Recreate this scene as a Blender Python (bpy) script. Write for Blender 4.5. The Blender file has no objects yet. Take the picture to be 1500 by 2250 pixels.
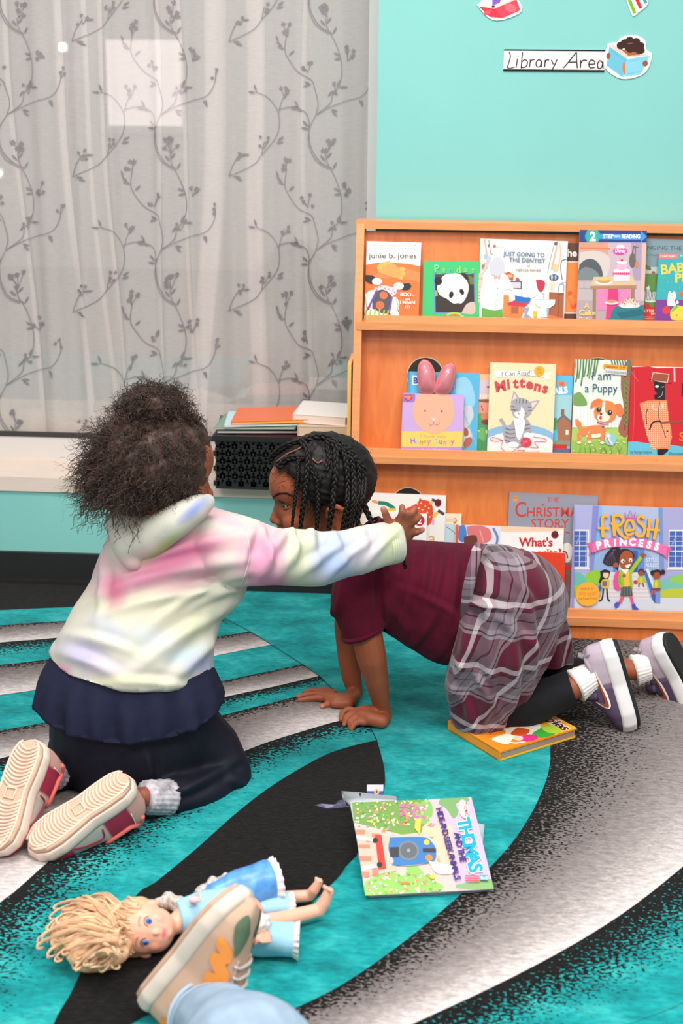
import bpy, bmesh, math, random
import numpy as np
from mathutils import Vector, Matrix, geometry
random.seed(7); rng = np.random.default_rng(7)
C = bpy.context.scene.collection
SC = bpy.context.scene
# ---------------------------------------------------------------- camera
H_CAM = 1.186; FPX = 3125.0
def cam_basis(p=16.8, psi=4.0, roll=0.5):
    p, psi, roll = map(math.radians, (p, psi, roll))
    fw = np.array([-math.sin(psi)*math.cos(p), math.cos(psi)*math.cos(p), -math.sin(p)])
    r = np.cross(fw, [0, 0, 1]); r /= np.linalg.norm(r); u = np.cross(r, fw)
    c, s = math.cos(roll), math.sin(roll)
    return c*r + s*u, -s*r + c*u, fw
CR, CU, CF = cam_basis()
CO = np.array([0, 0, H_CAM])
cd = bpy.data.cameras.new('camera'); cam = bpy.data.objects.new('camera', cd); C.objects.link(cam)
M = Matrix.Identity(4)
for i in range(3):
    M[i][0] = CR[i]; M[i][1] = CU[i]; M[i][2] = -CF[i]; M[i][3] = CO[i]
cam.matrix_world = M
cd.sensor_fit = 'VERTICAL'; cd.sensor_height = 36.0; cd.sensor_width = 24.0; cd.lens = FPX/2250*36
cd.dof.use_dof = True; cd.dof.focus_distance = 2.66; cd.dof.aperture_fstop = 4.8
cd.clip_start = 0.05
SC.camera = cam
# ---------------------------------------------------------------- light
SC.view_settings.view_transform = 'Standard'; SC.view_settings.look = 'None'
SC.view_settings.gamma = 1; SC.view_settings.use_curve_mapping = False
SC.view_settings.exposure = 0.46
w = bpy.data.worlds.new('world'); SC.world = w; w.use_nodes = True
w.node_tree.nodes['Background'].inputs[0].default_value = (1.0, 0.965, 0.95, 1)
w.node_tree.nodes['Background'].inputs[1].default_value = 0.46
def area(name, loc, size, energy, col=(1, 0.97, 0.94), rot=(0, 0, 0)):
    l = bpy.data.lights.new(name, 'AREA'); l.shape = 'RECTANGLE'; l.size, l.size_y = size
    l.energy = energy; l.color = col
    o = bpy.data.objects.new(name, l); C.objects.link(o); o.location = loc; o.rotation_euler = rot
    return o
area('ceiling_light', (-0.4, 1.9, 2.62), (1.3, 0.6), 34)
area('ceiling_light', (0.9, 0.6, 2.62), (1.3, 0.6), 40)
area('ceiling_light', (-0.9, -0.7, 2.62), (1.3, 0.8), 46)

# ---------------------------------------------------------------- helpers
def ray(px, py): return CF + CR*(px-750)/FPX - CU*(py-1125)/FPX
def P(px, py, Y):
    d = ray(px, py); return CO + d*(Y/d[1])
def F(px, py, z=0.0):
    d = ray(px, py); return CO + d*((z-H_CAM)/d[2])
def PL(px, py, o, n):
    d = ray(px, py); n = np.array(n, float); return CO + d*(np.dot(np.array(o)-CO, n)/np.dot(d, n))
def sc(p): return FPX/np.dot(np.array(p)-CO, CF)         # pixels per metre at a point
def nrm(v): v = np.array(v, float); return v/np.linalg.norm(v)
def lin(c):
    c = np.array(c, float)/255.0
    return tuple(np.where(c <= 0.04045, c/12.92, ((c+0.055)/1.055)**2.4))
def mat(name, col, rough=0.6, spec=0.35, noise=0.0, nscale=30, bump=0.0, bscale=200, metallic=0, sheen=0, coat=0, sss=0, stretch=(1,1,1), trans=0):
    m = bpy.data.materials.new(name); m.use_nodes = True; nt = m.node_tree; b = nt.nodes['Principled BSDF']
    c = lin(col); b.inputs['Base Color'].default_value = (*c, 1)
    b.inputs['Roughness'].default_value = rough; b.inputs['Specular IOR Level'].default_value = spec
    b.inputs['Metallic'].default_value = metallic
    if sheen: b.inputs['Sheen Weight'].default_value = sheen*.12
    if coat: b.inputs['Coat Weight'].default_value = coat; b.inputs['Coat Roughness'].default_value = 0.12
    if sss:
        b.inputs['Subsurface Weight'].default_value = sss; b.inputs['Subsurface Scale'].default_value = 0.006
        b.inputs['Subsurface Radius'].default_value = (1, .35, .2)
    if noise or bump:
        tc = nt.nodes.new('ShaderNodeTexCoord'); mp = nt.nodes.new('ShaderNodeMapping')
        mp.inputs['Scale'].default_value = stretch
        nt.links.new(tc.outputs['Object'], mp.inputs[0])
    if noise:
        n = nt.nodes.new('ShaderNodeTexNoise'); n.inputs['Scale'].default_value = nscale; n.inputs['Detail'].default_value = 4
        nt.links.new(mp.outputs[0], n.inputs['Vector'])
        r = nt.nodes.new('ShaderNodeValToRGB')
        r.color_ramp.elements[0].position = .3; r.color_ramp.elements[1].position = .7
        r.color_ramp.elements[0].color = (*[max(0, x*(1-noise)) for x in c], 1)
        r.color_ramp.elements[1].color = (*[min(1, x*(1+noise)) for x in c], 1)
        nt.links.new(n.outputs[0], r.inputs[0]); nt.links.new(r.outputs[0], b.inputs['Base Color'])
    if bump:
        n = nt.nodes.new('ShaderNodeTexNoise'); n.inputs['Scale'].default_value = bscale; n.inputs['Detail'].default_value = 3
        nt.links.new(mp.outputs[0], n.inputs['Vector'])
        bu = nt.nodes.new('ShaderNodeBump'); bu.inputs['Strength'].default_value = bump; bu.inputs['Distance'].default_value = 0.002
        nt.links.new(n.outputs[0], bu.inputs['Height']); nt.links.new(bu.outputs[0], b.inputs['Normal'])
    return m
def attr_mat(name, rough=0.4, spec=0.4, coat=0, sheen=0, bump=0, bscale=300):
    m = mat(name, (255, 255, 255), rough, spec, coat=coat, sheen=sheen, bump=bump, bscale=bscale); nt = m.node_tree
    a = nt.nodes.new('ShaderNodeAttribute'); a.attribute_name = 'Col'
    nt.links.new(a.outputs['Color'], nt.nodes['Principled BSDF'].inputs['Base Color'])
    return m
def worigin(o):
    v = np.zeros(3)
    while o is not None: v += np.array(o.location); o = o.parent
    return v
def mk(name, verts, faces, mats, parent=None, smooth=False, mi=None, loc=None):
    """link one mesh object, world-space verts"""
    verts = np.asarray(verts, float)
    po = worigin(parent)
    o0 = np.array(loc) if loc is not None else (verts.mean(0) if parent is not None else verts.mean(0)*[1, 1, 0] + [0, 0, verts[:, 2].min()])
    me = bpy.data.meshes.new(name)
    me.from_pydata((verts-o0).tolist(), [], [list(map(int, f)) for f in faces])
    if not isinstance(mats, (list, tuple)): mats = [mats]
    for m in mats: me.materials.append(m)
    if mi is not None: me.polygons.foreach_set('material_index', np.asarray(mi, dtype=np.int32))
    if smooth: me.polygons.foreach_set('use_smooth', [True]*len(me.polygons))
    me.update()
    ob = bpy.data.objects.new(name, me); C.objects.link(ob)
    if parent is not None: ob.parent = parent
    ob.location = o0-po
    return ob
def thing(name, label, cat, loc, group=None):
    o = bpy.data.objects.new(name, None); C.objects.link(o); o.location = loc; o.empty_display_size = .05
    return tag(o, label, cat, group)
def tag(o, label, cat, group=None):
    o['label'] = label; o['category'] = cat
    if group: o['group'] = group
    return o
def struct(o): o['kind'] = 'structure'; return o
class G:                                                # geometry collector
    def __init__(s): s.v = []; s.f = []; s.m = []; s.n = 0
    def add(s, v, f, m=0):
        v = np.asarray(v, float); s.v.append(v)
        for q in f: s.f.append([i+s.n for i in q]); s.m.append(m)
        s.n += len(v); return s
    def box(s, lo, hi, m=0, basis=None, o=(0, 0, 0)):
        (a, b, c), (d, e, g) = lo, hi
        v = np.array([(x, y, z) for x in (a, d) for y in (b, e) for z in (c, g)], float)
        if basis is not None: v = v @ np.array(basis) + np.array(o)
        f = [(0, 1, 3, 2), (4, 6, 7, 5), (0, 4, 5, 1), (2, 3, 7, 6), (0, 2, 6, 4), (1, 5, 7, 3)]
        return s.add(v, f, m)
    def tube(s, pts, rad, seg=8, m=0, cap=True, flat=1.0, updir=None):
        pts = np.asarray(pts, float); n = len(pts)
        rad = np.broadcast_to(np.asarray(rad, float), (n,))
        t = np.gradient(pts, axis=0); t /= np.linalg.norm(t, axis=1)[:, None]+1e-12
        ref = np.array(updir if updir is not None else ([0, 0, 1] if abs(t[0][2]) < .9 else [1, 0, 0]), float)
        a = ref - t[0]*np.dot(ref, t[0]); a /= np.linalg.norm(a)+1e-12
        vs = []
        ang = np.linspace(0, 2*np.pi, seg, endpoint=False)
        for i in range(n):
            a = a - t[i]*np.dot(a, t[i]); a /= np.linalg.norm(a)+1e-12
            b = np.cross(t[i], a)
            vs.append(pts[i] + rad[i]*(np.cos(ang)[:, None]*a*flat + np.sin(ang)[:, None]*b))
        v = np.concatenate(vs); f = []
        for i in range(n-1):
            for j in range(seg):
                k = (j+1) % seg; f.append((i*seg+j, i*seg+k, (i+1)*seg+k, (i+1)*seg+j))
        if cap: f.append(list(range(seg))[::-1]); f.append([(n-1)*seg+j for j in range(seg)])
        return s.add(v, f, m)
    def ell(s, c, r, basis=None, m=0, nu=14, nv=9):
        r = np.broadcast_to(np.asarray(r, float), (3,)); v = [(0, 0, 1)]
        for i in range(1, nv):
            th = np.pi*i/nv
            for j in range(nu):
                ph = 2*np.pi*j/nu; v.append((np.sin(th)*np.cos(ph), np.sin(th)*np.sin(ph), np.cos(th)))
        v.append((0, 0, -1)); v = np.array(v)*r
        if basis is not None: v = v @ np.array(basis)
        v = v+np.array(c); f = []
        for j in range(nu): f.append((0, 1+j, 1+(j+1) % nu))
        for i in range(nv-2):
            for j in range(nu):
                a = 1+i*nu; k = (j+1) % nu; f.append((a+j, a+nu+j, a+nu+k, a+k))
        a = 1+(nv-2)*nu
        for j in range(nu): f.append((a+j, len(v)-1, a+(j+1) % nu))
        return s.add(v, f, m)
    def chain(s, pts, step=0.3, flatY=None, m=0, nu=14, nv=9):
        """pts: (x,y,z,rx[,ry,rz]) : a string of ellipsoids, dense enough to fuse"""
        q = [np.array(list(p)+([p[3]]*2 if len(p) == 4 else [])) for p in pts]
        for a, b in zip(q[:-1], q[1:]):
            d = np.linalg.norm(b[:3]-a[:3]); rr = min(a[3:].min(), b[3:].min())
            n = max(2, int(d/(rr*step))+1)
            for i in range(n):
                t = i/n; p = a*(1-t)+b*t; s.ell(p[:3], p[3:], m=m, nu=nu, nv=nv)
        s.ell(q[-1][:3], q[-1][3:], m=m, nu=nu, nv=nv); return s
    def build(s, name, mats, parent=None, smooth=False, loc=None):
        return mk(name, np.concatenate(s.v), s.f, mats, parent, smooth, s.m, loc)
def catmull(pts, n=8):
    p = [np.array(q, float) for q in pts]; p = [2*p[0]-p[1]]+p+[2*p[-1]-p[-2]]; out = []
    for i in range(1, len(p)-2):
        for k in range(n):
            t = k/n
            out.append(.5*((2*p[i])+(-p[i-1]+p[i+1])*t+(2*p[i-1]-5*p[i]+4*p[i+1]-p[i+2])*t*t+(-p[i-1]+3*p[i]-3*p[i+1]+p[i+2])*t**3))
    out.append(p[-2]); return np.array(out)
def resample(pts, n):
    pts = np.asarray(pts, float); d = np.r_[0, np.cumsum(np.linalg.norm(np.diff(pts, axis=0), axis=1))]
    s = np.linspace(0, d[-1], n); return np.stack([np.interp(s, d, pts[:, k]) for k in range(pts.shape[1])], 1)
def remesh(g, voxel=0.004, smooth=4, clips=(), disp=None):
    """fuse collected closed shapes into one continuous skin; returns verts, faces"""
    me = bpy.data.meshes.new('tmp'); me.from_pydata(np.concatenate(g.v).tolist(), [], g.f)
    ob = bpy.data.objects.new('tmp', me); C.objects.link(ob)
    md = ob.modifiers.new('r', 'REMESH'); md.mode = 'VOXEL'; md.voxel_size = voxel; md.adaptivity = 0
    if smooth:
        sm = ob.modifiers.new('s', 'SMOOTH'); sm.iterations = smooth; sm.factor = .6
    dg = bpy.context.evaluated_depsgraph_get()
    m2 = bpy.data.meshes.new_from_object(ob.evaluated_get(dg)); bpy.data.objects.remove(ob); bpy.data.meshes.remove(me)
    if clips:
        bm = bmesh.new(); bm.from_mesh(m2)
        for (o, n) in clips:
            bmesh.ops.bisect_plane(bm, geom=bm.verts[:]+bm.edges[:]+bm.faces[:], plane_co=Vector(o), plane_no=Vector(n), clear_outer=True)
            bmesh.ops.holes_fill(bm, edges=[e for e in bm.edges if e.is_boundary])
        bm.to_mesh(m2); bm.free()
    v = np.empty(len(m2.vertices)*3); m2.vertices.foreach_get('co', v); v = v.reshape(-1, 3)
    nn = np.empty(len(m2.vertices)*3); m2.vertices.foreach_get('normal', nn); nn = nn.reshape(-1, 3)
    f = [tuple(p.vertices) for p in m2.polygons]; bpy.data.meshes.remove(m2)
    if disp is not None: v = disp(v, nn)
    return v, f
def set_col(ob, cols):
    at = ob.data.color_attributes.new('Col', 'FLOAT_COLOR', 'POINT')
    c = np.ones((len(cols), 4)); c[:, :3] = cols; at.data.foreach_set('color', c.ravel())
def prj(v):
    d = np.asarray(v)-CO; z = d @ CF; return np.stack([750+FPX*(d @ CR)/z, 1125-FPX*(d @ CU)/z], -1)
def snoise(v, scale, seed=0):
    """cheap smooth 3-D noise from summed sines, about -1..1"""
    r = np.random.default_rng(seed); o = np.zeros(len(v))
    for _ in range(6):
        k = r.normal(size=3); k = k/np.linalg.norm(k)*scale*r.uniform(.6, 1.5); o += np.sin(v @ k + r.uniform(0, 6.28))
    return o/3

# printed covers and signs: coloured flat shapes in one mesh
class Art:
    def __init__(s, TL, TR, BL):
        s.a = np.array(TL, float); M2 = np.array([np.array(TR, float)-TL, np.array(BL, float)-TL]).T
        s.M = np.linalg.inv(M2); s.sh = []; s.clip = True
    def uv(s, p): return (np.asarray(p, float)-s.a) @ s.M.T
    def poly(s, pts, col): s.sh.append((s.uv(pts), None, col)); return s
    def blob(s, pts, col, n=6):
        c = catmull(list(pts)+[pts[0]], n)[:-1]; return s.poly(c, col)
    def el(s, x, y, rx, ry, col, rot=0, n=20):
        t = np.linspace(0, 2*np.pi, n, endpoint=False); a = np.stack([rx*np.cos(t), ry*np.sin(t)], 1)
        r = math.radians(rot); R = np.array([[math.cos(r), math.sin(r)], [-math.sin(r), math.cos(r)]])
        return s.poly(a @ R+[x, y], col)
    def dot(s, x, y, rx, ry, col, rot=0, n=8):
        s.el(x, y, rx, ry, col, rot, n); a, _, c = s.sh.pop(); s.sh.append((a, 'dot', c)); return s
    def rect(s, x0, y0, x1, y1, col): return s.poly([(x0, y0), (x1, y0), (x1, y1), (x0, y1)], col)
    def line(s, pts, w, col, curve=True):
        p = catmull(pts, 5) if curve and len(pts) > 2 else np.array(pts, float)
        t = np.gradient(p, axis=0); t /= np.linalg.norm(t, axis=1)[:, None]+1e-9; nn = np.stack([-t[:, 1], t[:, 0]], 1)*w/2
        L = p+nn; R = p-nn
        for i in range(len(p)-1):
            s.sh.append((s.uv([L[i], L[i+1], R[i+1], R[i]]), 'same' if i else None, col))
        return s
    def text(s, txt, x, y, size, col, rot=0, w=None, bold=0, shear=0, align='CENTER'):
        cu = bpy.data.curves.new('t', 'FONT'); cu.body = txt; cu.size = 1; cu.align_x = align; cu.resolution_u = 3
        cu.offset = bold; cu.shear = shear; cu.fill_mode = 'FRONT'
        ob = bpy.data.objects.new('t', cu); C.objects.link(ob)
        me = bpy.data.meshes.new_from_object(ob.evaluated_get(bpy.context.evaluated_depsgraph_get()))
        bpy.data.objects.remove(ob); bpy.data.curves.remove(cu)
        if not len(me.vertices): return s
        v = np.array([tuple(q.co)[:2] for q in me.vertices]); fs = [tuple(p.vertices) for p in me.polygons]
        bpy.data.meshes.remove(me)
        sx = size if w is None else w/(v[:, 0].max()-v[:, 0].min())
        if w is not None and align == 'CENTER': v[:, 0] -= (v[:, 0].max()+v[:, 0].min())/2
        v = v*[sx, -size]; r = math.radians(rot)
        v = v @ np.array([[math.cos(r), math.sin(r)], [-math.sin(r), math.cos(r)]])+[x, y]
        s.sh.append((s.uv(v), fs, col)); return s
    def geom(s, o, ex, ey, w, h, eps=0.00004):
        """o = top-left corner; ex right, ey down, unit; returns verts, faces, colours"""
        n = np.cross(ey, ex); n /= np.linalg.norm(n)                       # out of the cover
        V = []; Fc = []; Cc = []; k = 0; lay = 0
        for (uv, fs, col) in s.sh:
            lay += .004 if fs == 'same' else (.05 if fs == 'dot' else 1)
            if s.clip and not isinstance(fs, list):
                uv = clip_poly(uv)
                if len(uv) < 3: continue
            elif s.clip: uv = np.clip(uv, 0, 1)
            p = o + np.outer(uv[:, 0]*w, ex)+np.outer(uv[:, 1]*h, ey)+n*eps*lay
            if isinstance(fs, list): ff = fs
            elif isinstance(fs, str) or len(uv) == 4 and fs == 'same': ff = [tuple(range(len(uv)))]
            else:
                ff = geometry.tessellate_polygon([[Vector((a[0], a[1], 0)) for a in uv]])
            for q in ff: Fc.append([i+k for i in q])
            V.append(p); Cc.append(np.tile(lin(col), (len(p), 1))); k += len(p)
        return np.concatenate(V), Fc, np.concatenate(Cc)
def clip_poly(p):
    p = [tuple(q) for q in p]
    for ax, lim, sg in ((0, 0, 1), (0, 1, -1), (1, 0, 1), (1, 1, -1)):
        out = []
        for i in range(len(p)):
            a, b = p[i-1], p[i]; ia = (a[ax]-lim)*sg >= 0; ib = (b[ax]-lim)*sg >= 0
            if ia != ib:
                t = (lim-a[ax])/(b[ax]-a[ax]); out.append((a[0]+t*(b[0]-a[0]), a[1]+t*(b[1]-a[1])))
            if ib: out.append(b)
        p = out
        if not p: return np.zeros((0, 2))
    return np.array(p)
M_print = attr_mat('printed_paper', rough=0.42, spec=0.35, coat=0.15)
M_matte = attr_mat('printed_card', rough=0.7, spec=0.2)
def art_obj(name, art, o, ex, ey, w, h, parent=None, mt=None, extra=None, eps=0.00004):
    """extra = (verts, faces, colour) body geometry joined into the same mesh"""
    V, Fc, Cc = art.geom(o, ex, ey, w, h, eps)
    if extra:
        for (v, f, c) in extra:
            k = len(V); V = np.concatenate([V, v]); Fc = Fc+[[i+k for i in q] for q in f]
            Cc = np.concatenate([Cc, np.tile(lin(c), (len(v), 1))])
    ob = mk(name, V, Fc, mt or M_print, parent)
    set_col(ob, Cc); return ob
def slab(o, ex, ey, w, h, th, r=0):
    """thin box below the cover plane; o top-left of the cover face"""
    n = nrm(np.cross(ey, ex))
    if r:
        pts = []
        for cx, cy, a0 in ((w-r, r, -90), (w-r, h-r, 0), (r, h-r, 90), (r, r, 180)):
            for k in range(5):
                a = math.radians(a0+k*22.5); pts.append((cx+r*math.cos(a), cy+r*math.sin(a)))
    else: pts = [(0, 0), (w, 0), (w, h), (0, h)]
    a = np.array([o+ex*x+ey*y for x, y in pts]); b = a-n*th; m = len(pts)
    return np.concatenate([a, b]), [list(range(m)), list(range(m, 2*m))[::-1]]+[(i, i+m, (i+1) % m+m, (i+1) % m) for i in range(m)]
# ================================================================ ROOM
W = 3.223; WG = W+0.19                                   # wall face, window glass plane
SILL = 0.276
def wall_mat(name, col):
    return mat(name, col, 0.55, 0.3, noise=0.03, nscale=3, bump=0.12, bscale=260)
m_teal = wall_mat('aqua_wall_paint', (136, 203, 197))
xe = P(828, 300, W)[0]                                   # left edge of the upper wall
g = G().box((xe, W, 0), (3.0, W+0.5, 2.7)).box((-3.0, W, 0), (xe, W+0.5, SILL-0.035)); struct(g.build('wall_back', m_teal, loc=(0, W, 0)))
g = G().box((-3.0, WG+0.45, 0.2), (xe, WG+0.5, 2.7)); struct(g.build('wall_behind_window', mat('grey_recess_paint', (170, 164, 162), .8), loc=(0, WG+.45, 0)))
g = G().box((-3, -2.55, 0), (3, -2.5, 2.7)); struct(g.build('wall_rear', mat('white_paint', (225, 222, 218), .7)))
g = G().box((-3, -2.55, -0.05), (3, W+0.6, 0)); struct(g.build('floor', mat('grey_floor', (110, 108, 106), .6)))
g = G().box((-3, W-0.012, 0), (3, W, 0.088)).box((-3, W-0.02, 0), (3, W-.012, 0.02)); struct(g.build('baseboard_back', mat('black_rubber_base', (36, 37, 38), .45, .4), loc=(0, W, 0)))
# sill: pale wooden ledge, white frame, glass
g = G().box((-3, W-0.006, SILL-0.035), (xe, WG+0.0, SILL)); struct(g.build('trim_1', mat('pale_wood_sill', (226, 208, 194), .5, noise=.05, nscale=8, stretch=(1, 8, 8)), loc=(0, W, SILL)))
win = bpy.data.objects.new('window_1', None); C.objects.link(win); win.location = (-1, WG, SILL); struct(win)
g = G().box((-3, WG-0.012, SILL), (xe, WG+0.02, SILL+0.05)).box((xe-0.03, WG-0.012, SILL+.05), (xe+.02, WG+0.02, 2.7))
g.build('window_frame', mat('grey_window_frame', (214, 210, 207), .45), win)
g = G().box((-3, WG+0.002, SILL+.05), (xe-.03, WG+0.012, SILL+.062)); g.build('gap_shade', mat('dark_gap_shade', (60, 58, 56), .6), win)  # dark strip painted in for the shaded gap below the curtain
mg = bpy.data.materials.new('window_glass'); mg.use_nodes = True; nt = mg.node_tree; nt.nodes.clear()
out = nt.nodes.new('ShaderNodeOutputMaterial'); mx = nt.nodes.new('ShaderNodeMixShader'); tr = nt.nodes.new('ShaderNodeBsdfTransparent')
gl = nt.nodes.new('ShaderNodeBsdfGlossy'); gl.inputs['Roughness'].default_value = 0.0; mx.inputs[0].default_value = 0.055
nt.links.new(tr.outputs[0], mx.inputs[1]); nt.links.new(gl.outputs[0], mx.inputs[2]); nt.links.new(mx.outputs[0], out.inputs[0])
g = G().box((-3, WG+0.004, SILL+.062), (xe-.03, WG+0.006, 2.7)); g.build('window_pane', mg, win)
# rear wall lamps and a made-up glowing panel, all reflected in the glass
YV = 2*WG+2.5
def emis(name, col, st):
    m = bpy.data.materials.new(name); m.use_nodes = True; b = m.node_tree.nodes['Principled BSDF']
    b.inputs['Base Color'].default_value = (*lin(col), 1); b.inputs['Emission Color'].default_value = (*lin(col), 1); b.inputs['Emission Strength'].default_value = st
    return m
a = P(233, 87, YV); b_ = P(402, 277, YV)
w2 = bpy.data.objects.new('reflection_panel', None); C.objects.link(w2); w2.location = ((a[0]+b_[0])/2, -2.49, b_[2]); struct(w2)
G().box((a[0], -2.49, b_[2]), (b_[0], -2.48, a[2])).build('window_pane', emis('panel_glow', (255, 240, 236), 2.6), w2)  # stand-in pane that glows, added for the bright square in the glass
fr = G()
for (x0, x1, z0, z1) in ((a[0]-.05, a[0], b_[2]-.05, a[2]+.05), (b_[0], b_[0]+.05, b_[2]-.05, a[2]+.05), (a[0], b_[0], b_[2]-.05, b_[2]), (a[0], b_[0], a[2], a[2]+.05)):
    fr.box((x0, -2.5, z0), (x1, -2.47, z1))
fr.build('window_frame', mat('white_frame', (230, 228, 225), .5), w2)
for (px, py, r, nm) in ((143, 104, .019, 'left'), (3, 379, .014, 'low')):
    c = P(px, py, YV); c[1] = -2.42
    t = thing('wall_lamp', 'small round lamp on the rear wall, ' + ('its glare high in the window' if nm == 'left' else 'its glare at the left edge of the photo'), 'lamp', (c[0], -2.5, c[2]))
    G().ell(c, r, nu=20, nv=14).build('bulb', emis('lamp_bulb', (255, 250, 245), 90), t, True)
    G().box((c[0]-.03, -2.5, c[2]-.03), (c[0]+.03, -2.44, c[2]+.03)).build('lamp_base', mat('lamp_base', (210, 208, 205), .4), t)
# inner ledge behind the curtain
g = G().box((-3, WG+0.07, SILL), (xe-.03, WG+.2, P(200, 905, WG+.07)[2])); struct(g.build('trim_2', mat('cream_inner_ledge', (245, 222, 204), .6), loc=(0, WG+.1, SILL)))
# ---------------------------------------------------------------- curtain
YC = WG+0.045
xs = lambda px, py=400: P(px, py, YC)[0]
zt = 2.2; zb = P(230, 960, YC)[2]
folds = [(-420, 30), (-250, 30), (-120, 24), (28, 10), (140, 16), (196, 10), (228, 8), (352, 12), (402, 7), (482, 44), (560, 38), (668, 10), (812, 16)]
drift = {140: 45, 352: -12, 402: 25, 482: -60, 560: 5, 668: 16, 228: 30, 196: 40, 28: 40}
def fold_y(x): return 0.010*math.sin(x*23)+0.006*math.sin(x*61+1)+0.003*math.sin(x*131)
nz = 60; zsr = np.linspace(zt, zb, nz); rows = []
for z in zsr:
    py = prj([[xs(400), YC, z]])[0][1]; tt = max(0, min(1, py/950)); tt = tt**1.6
    pts = []
    x0 = xs(-640); last = x0
    for (c, wd) in folds:
        d = drift.get(c, 0)*tt; wob = 4*math.sin(py/130+c)
        L = xs(c+d-wd/2+wob); R = xs(c+d+wd/2+wob)
        n = 14
        for k in range(n): x = last+(R-last)*k/n; pts.append((x, fold_y(x)))
        pts.append((R, fold_y(R)+.000)); pts.append((R+.001, fold_y(R)+.003))
        for k in range(1, 4): x = R+(L-R)*k/4; pts.append((x, fold_y(x)+.004+.002*math.sin(k)))
        pts.append((L-.001, fold_y(L)+.006)); pts.append((L, fold_y(L)+.009))
        for k in range(1, 4): x = L+(R-L)*k/4; pts.append((x, fold_y(x)+.010))
        last = R+.001
    end = xs(820-14*tt)
    for k in range(8): x = last+(end-last)*k/7; pts.append((x, fold_y(x)+(.008 if k == 0 else .004)))
    rows.append(pts)
nc = len(rows[0]); V = []; 
for i, z in enumerate(zsr):
    for j, (x, y) in enumerate(rows[i]):
        zz = z + (0.004*math.sin(x*55)+.002*math.sin(x*140) if i == nz-1 else 0)
        V.append((x, YC+y*(1+.3*math.sin(z*3)), zz))
Fq = [(i*nc+j, i*nc+j+1, (i+1)*nc+j+1, (i+1)*nc+j) for i in range(nz-1) for j in range(nc-1)]
gc = G().add(V, Fq, 0)
def emb(px, py):                                                 # a point of the embroidery, just in front of the cloth
    p = P(px, py, YC); py_ = p[2]
    y = fold_y(p[0])*(1+.3*math.sin(p[2]*3)); return (p[0], YC+y-.0035, p[2])
def eline(pts, wpx):
    p = catmull(pts, 5); t = np.gradient(p, axis=0); t /= np.linalg.norm(t, axis=1)[:, None]+1e-9; nn = np.stack([-t[:, 1], t[:, 0]], 1)*wpx/2
    v = [emb(*q) for q in np.concatenate([p+nn, p-nn])]; n = len(p)
    gc.add(v, [(i, i+1, n+i+1, n+i) for i in range(n-1)], 1)
def eleaf(x, y, ang, L=20, wd=6):
    a = math.radians(ang); d = np.array([math.cos(a), -math.sin(a)]); nn = np.array([-d[1], d[0]])
    o = np.array([x, y]); pts = [o, o+d*L*.35+nn*wd*.5, o+d*L*.7+nn*wd*.4, o+d*L, o+d*L*.7-nn*wd*.4, o+d*L*.35-nn*wd*.5]
    gc.add([emb(*q) for q in pts], [(0, 1, 2, 3, 4, 5)], 1)
def eflower(x, y, n=5, s=1.0):
    R = random.Random(int(x*7+y*13))
    for k in range(n):
        cx = x+R.uniform(-14, 14)*s; cy = y+R.uniform(-17, 13)*s
        for q in range(5):
            a = q*72+R.uniform(0, 40); eleaf(cx, cy, a, 5.6*s, 3.4*s)
        if k: eline([(x, y+14*s), ((x+cx)/2, (y+cy)/2+6), (cx, cy)], 1.4)
Z = 1/1.765
for tx in range(-3, 2):
    for ty in range(-2, 4):
        for sh in (0,):
            ox = tx*340 + 0; oy = ty*297
            def q(*ps): return [(x*Z+ox, y*Z+oy) for x, y in ps]
            if ty*297 > 1000: continue
            eline(q((625, 445), (634, 400), (620, 340), (608, 310), (560, 280), (520, 230), (505, 190), (512, 130)), 1.7)
            eline(q((625, 445), (680, 400), (690, 360), (712, 335), (725, 290), (722, 230), (700, 165), (670, 110), (662, 70)), 1.7)
            eline(q((690, 130), (640, 100), (605, 40), (598, -40), (600, -25)), 1.8)
            eline(q((625, 445), (680, 415), (740, 392), (805, 370), (835, 320), (838, 280)), 1.6)
            eline(q((625, 445), (600, 500), (598, 560), (625, 620), (675, 655)), 1.6)
            eline(q((390, 355), (440, 380), (480, 440), (475, 520), (415, 600), (380, 640), (285, 685)), 1.6)
            eline(q((480, 440), (490, 400), (505, 365)), 1.6); eline(q((415, 600), (420, 570), (425, 550)), 1.6)
            eline(q((285, 685), (300, 640), (325, 600)), 1.8); eline(q((480, 425), (520, 415), (555, 418), (590, 440), (603, 490)), 1.6)
            for (x, y, n, s_) in ((510, 110, 5, 1), (668, 42, 6, 1.1), (748, 212, 5, 1), (705, 345, 4, .8), (505, 360, 4, .9), (595, 255, 4, .9), (325, 600, 4, .8), (425, 555, 4, .8), (838, 285, 3, .8)):
                eflower(x*Z+ox, y*Z+oy, n, s_)
            for (x, y, a_) in ((495, 180, 140), (480, 165, 110), (505, 190, 160), (520, 215, 40), (605, 325, 200), (608, 330, 150), (665, 90, 50), (662, 100, 130), (690, 130, 60),
                               (722, 215, 160), (725, 225, 190), (712, 338, 0), (705, 335, 60), (690, 350, 230), (680, 425, -10), (685, 430, -40), (790, 385, -60), (800, 385, -80), (555, 425, 160), (575, 432, 150),
                               (560, 415, 120), (600, 500, 170), (596, 490, 130), (390, 360, 170), (395, 355, 110), (470, 555, 10), (475, 545, 30), (300, 685, -5), (310, 690, -20), (525, 415, 0), (330, 600, 0)):
                eleaf(x*Z+ox, y*Z+oy, a_, 18 if a_ != 0 else 22, 4.6)
mc = bpy.data.materials.new('sheer_cloth'); mc.use_nodes = True; nt = mc.node_tree; nt.nodes.clear()
out = nt.nodes.new('ShaderNodeOutputMaterial'); mx = nt.nodes.new('ShaderNodeMixShader'); m2 = nt.nodes.new('ShaderNodeMixShader')
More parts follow.
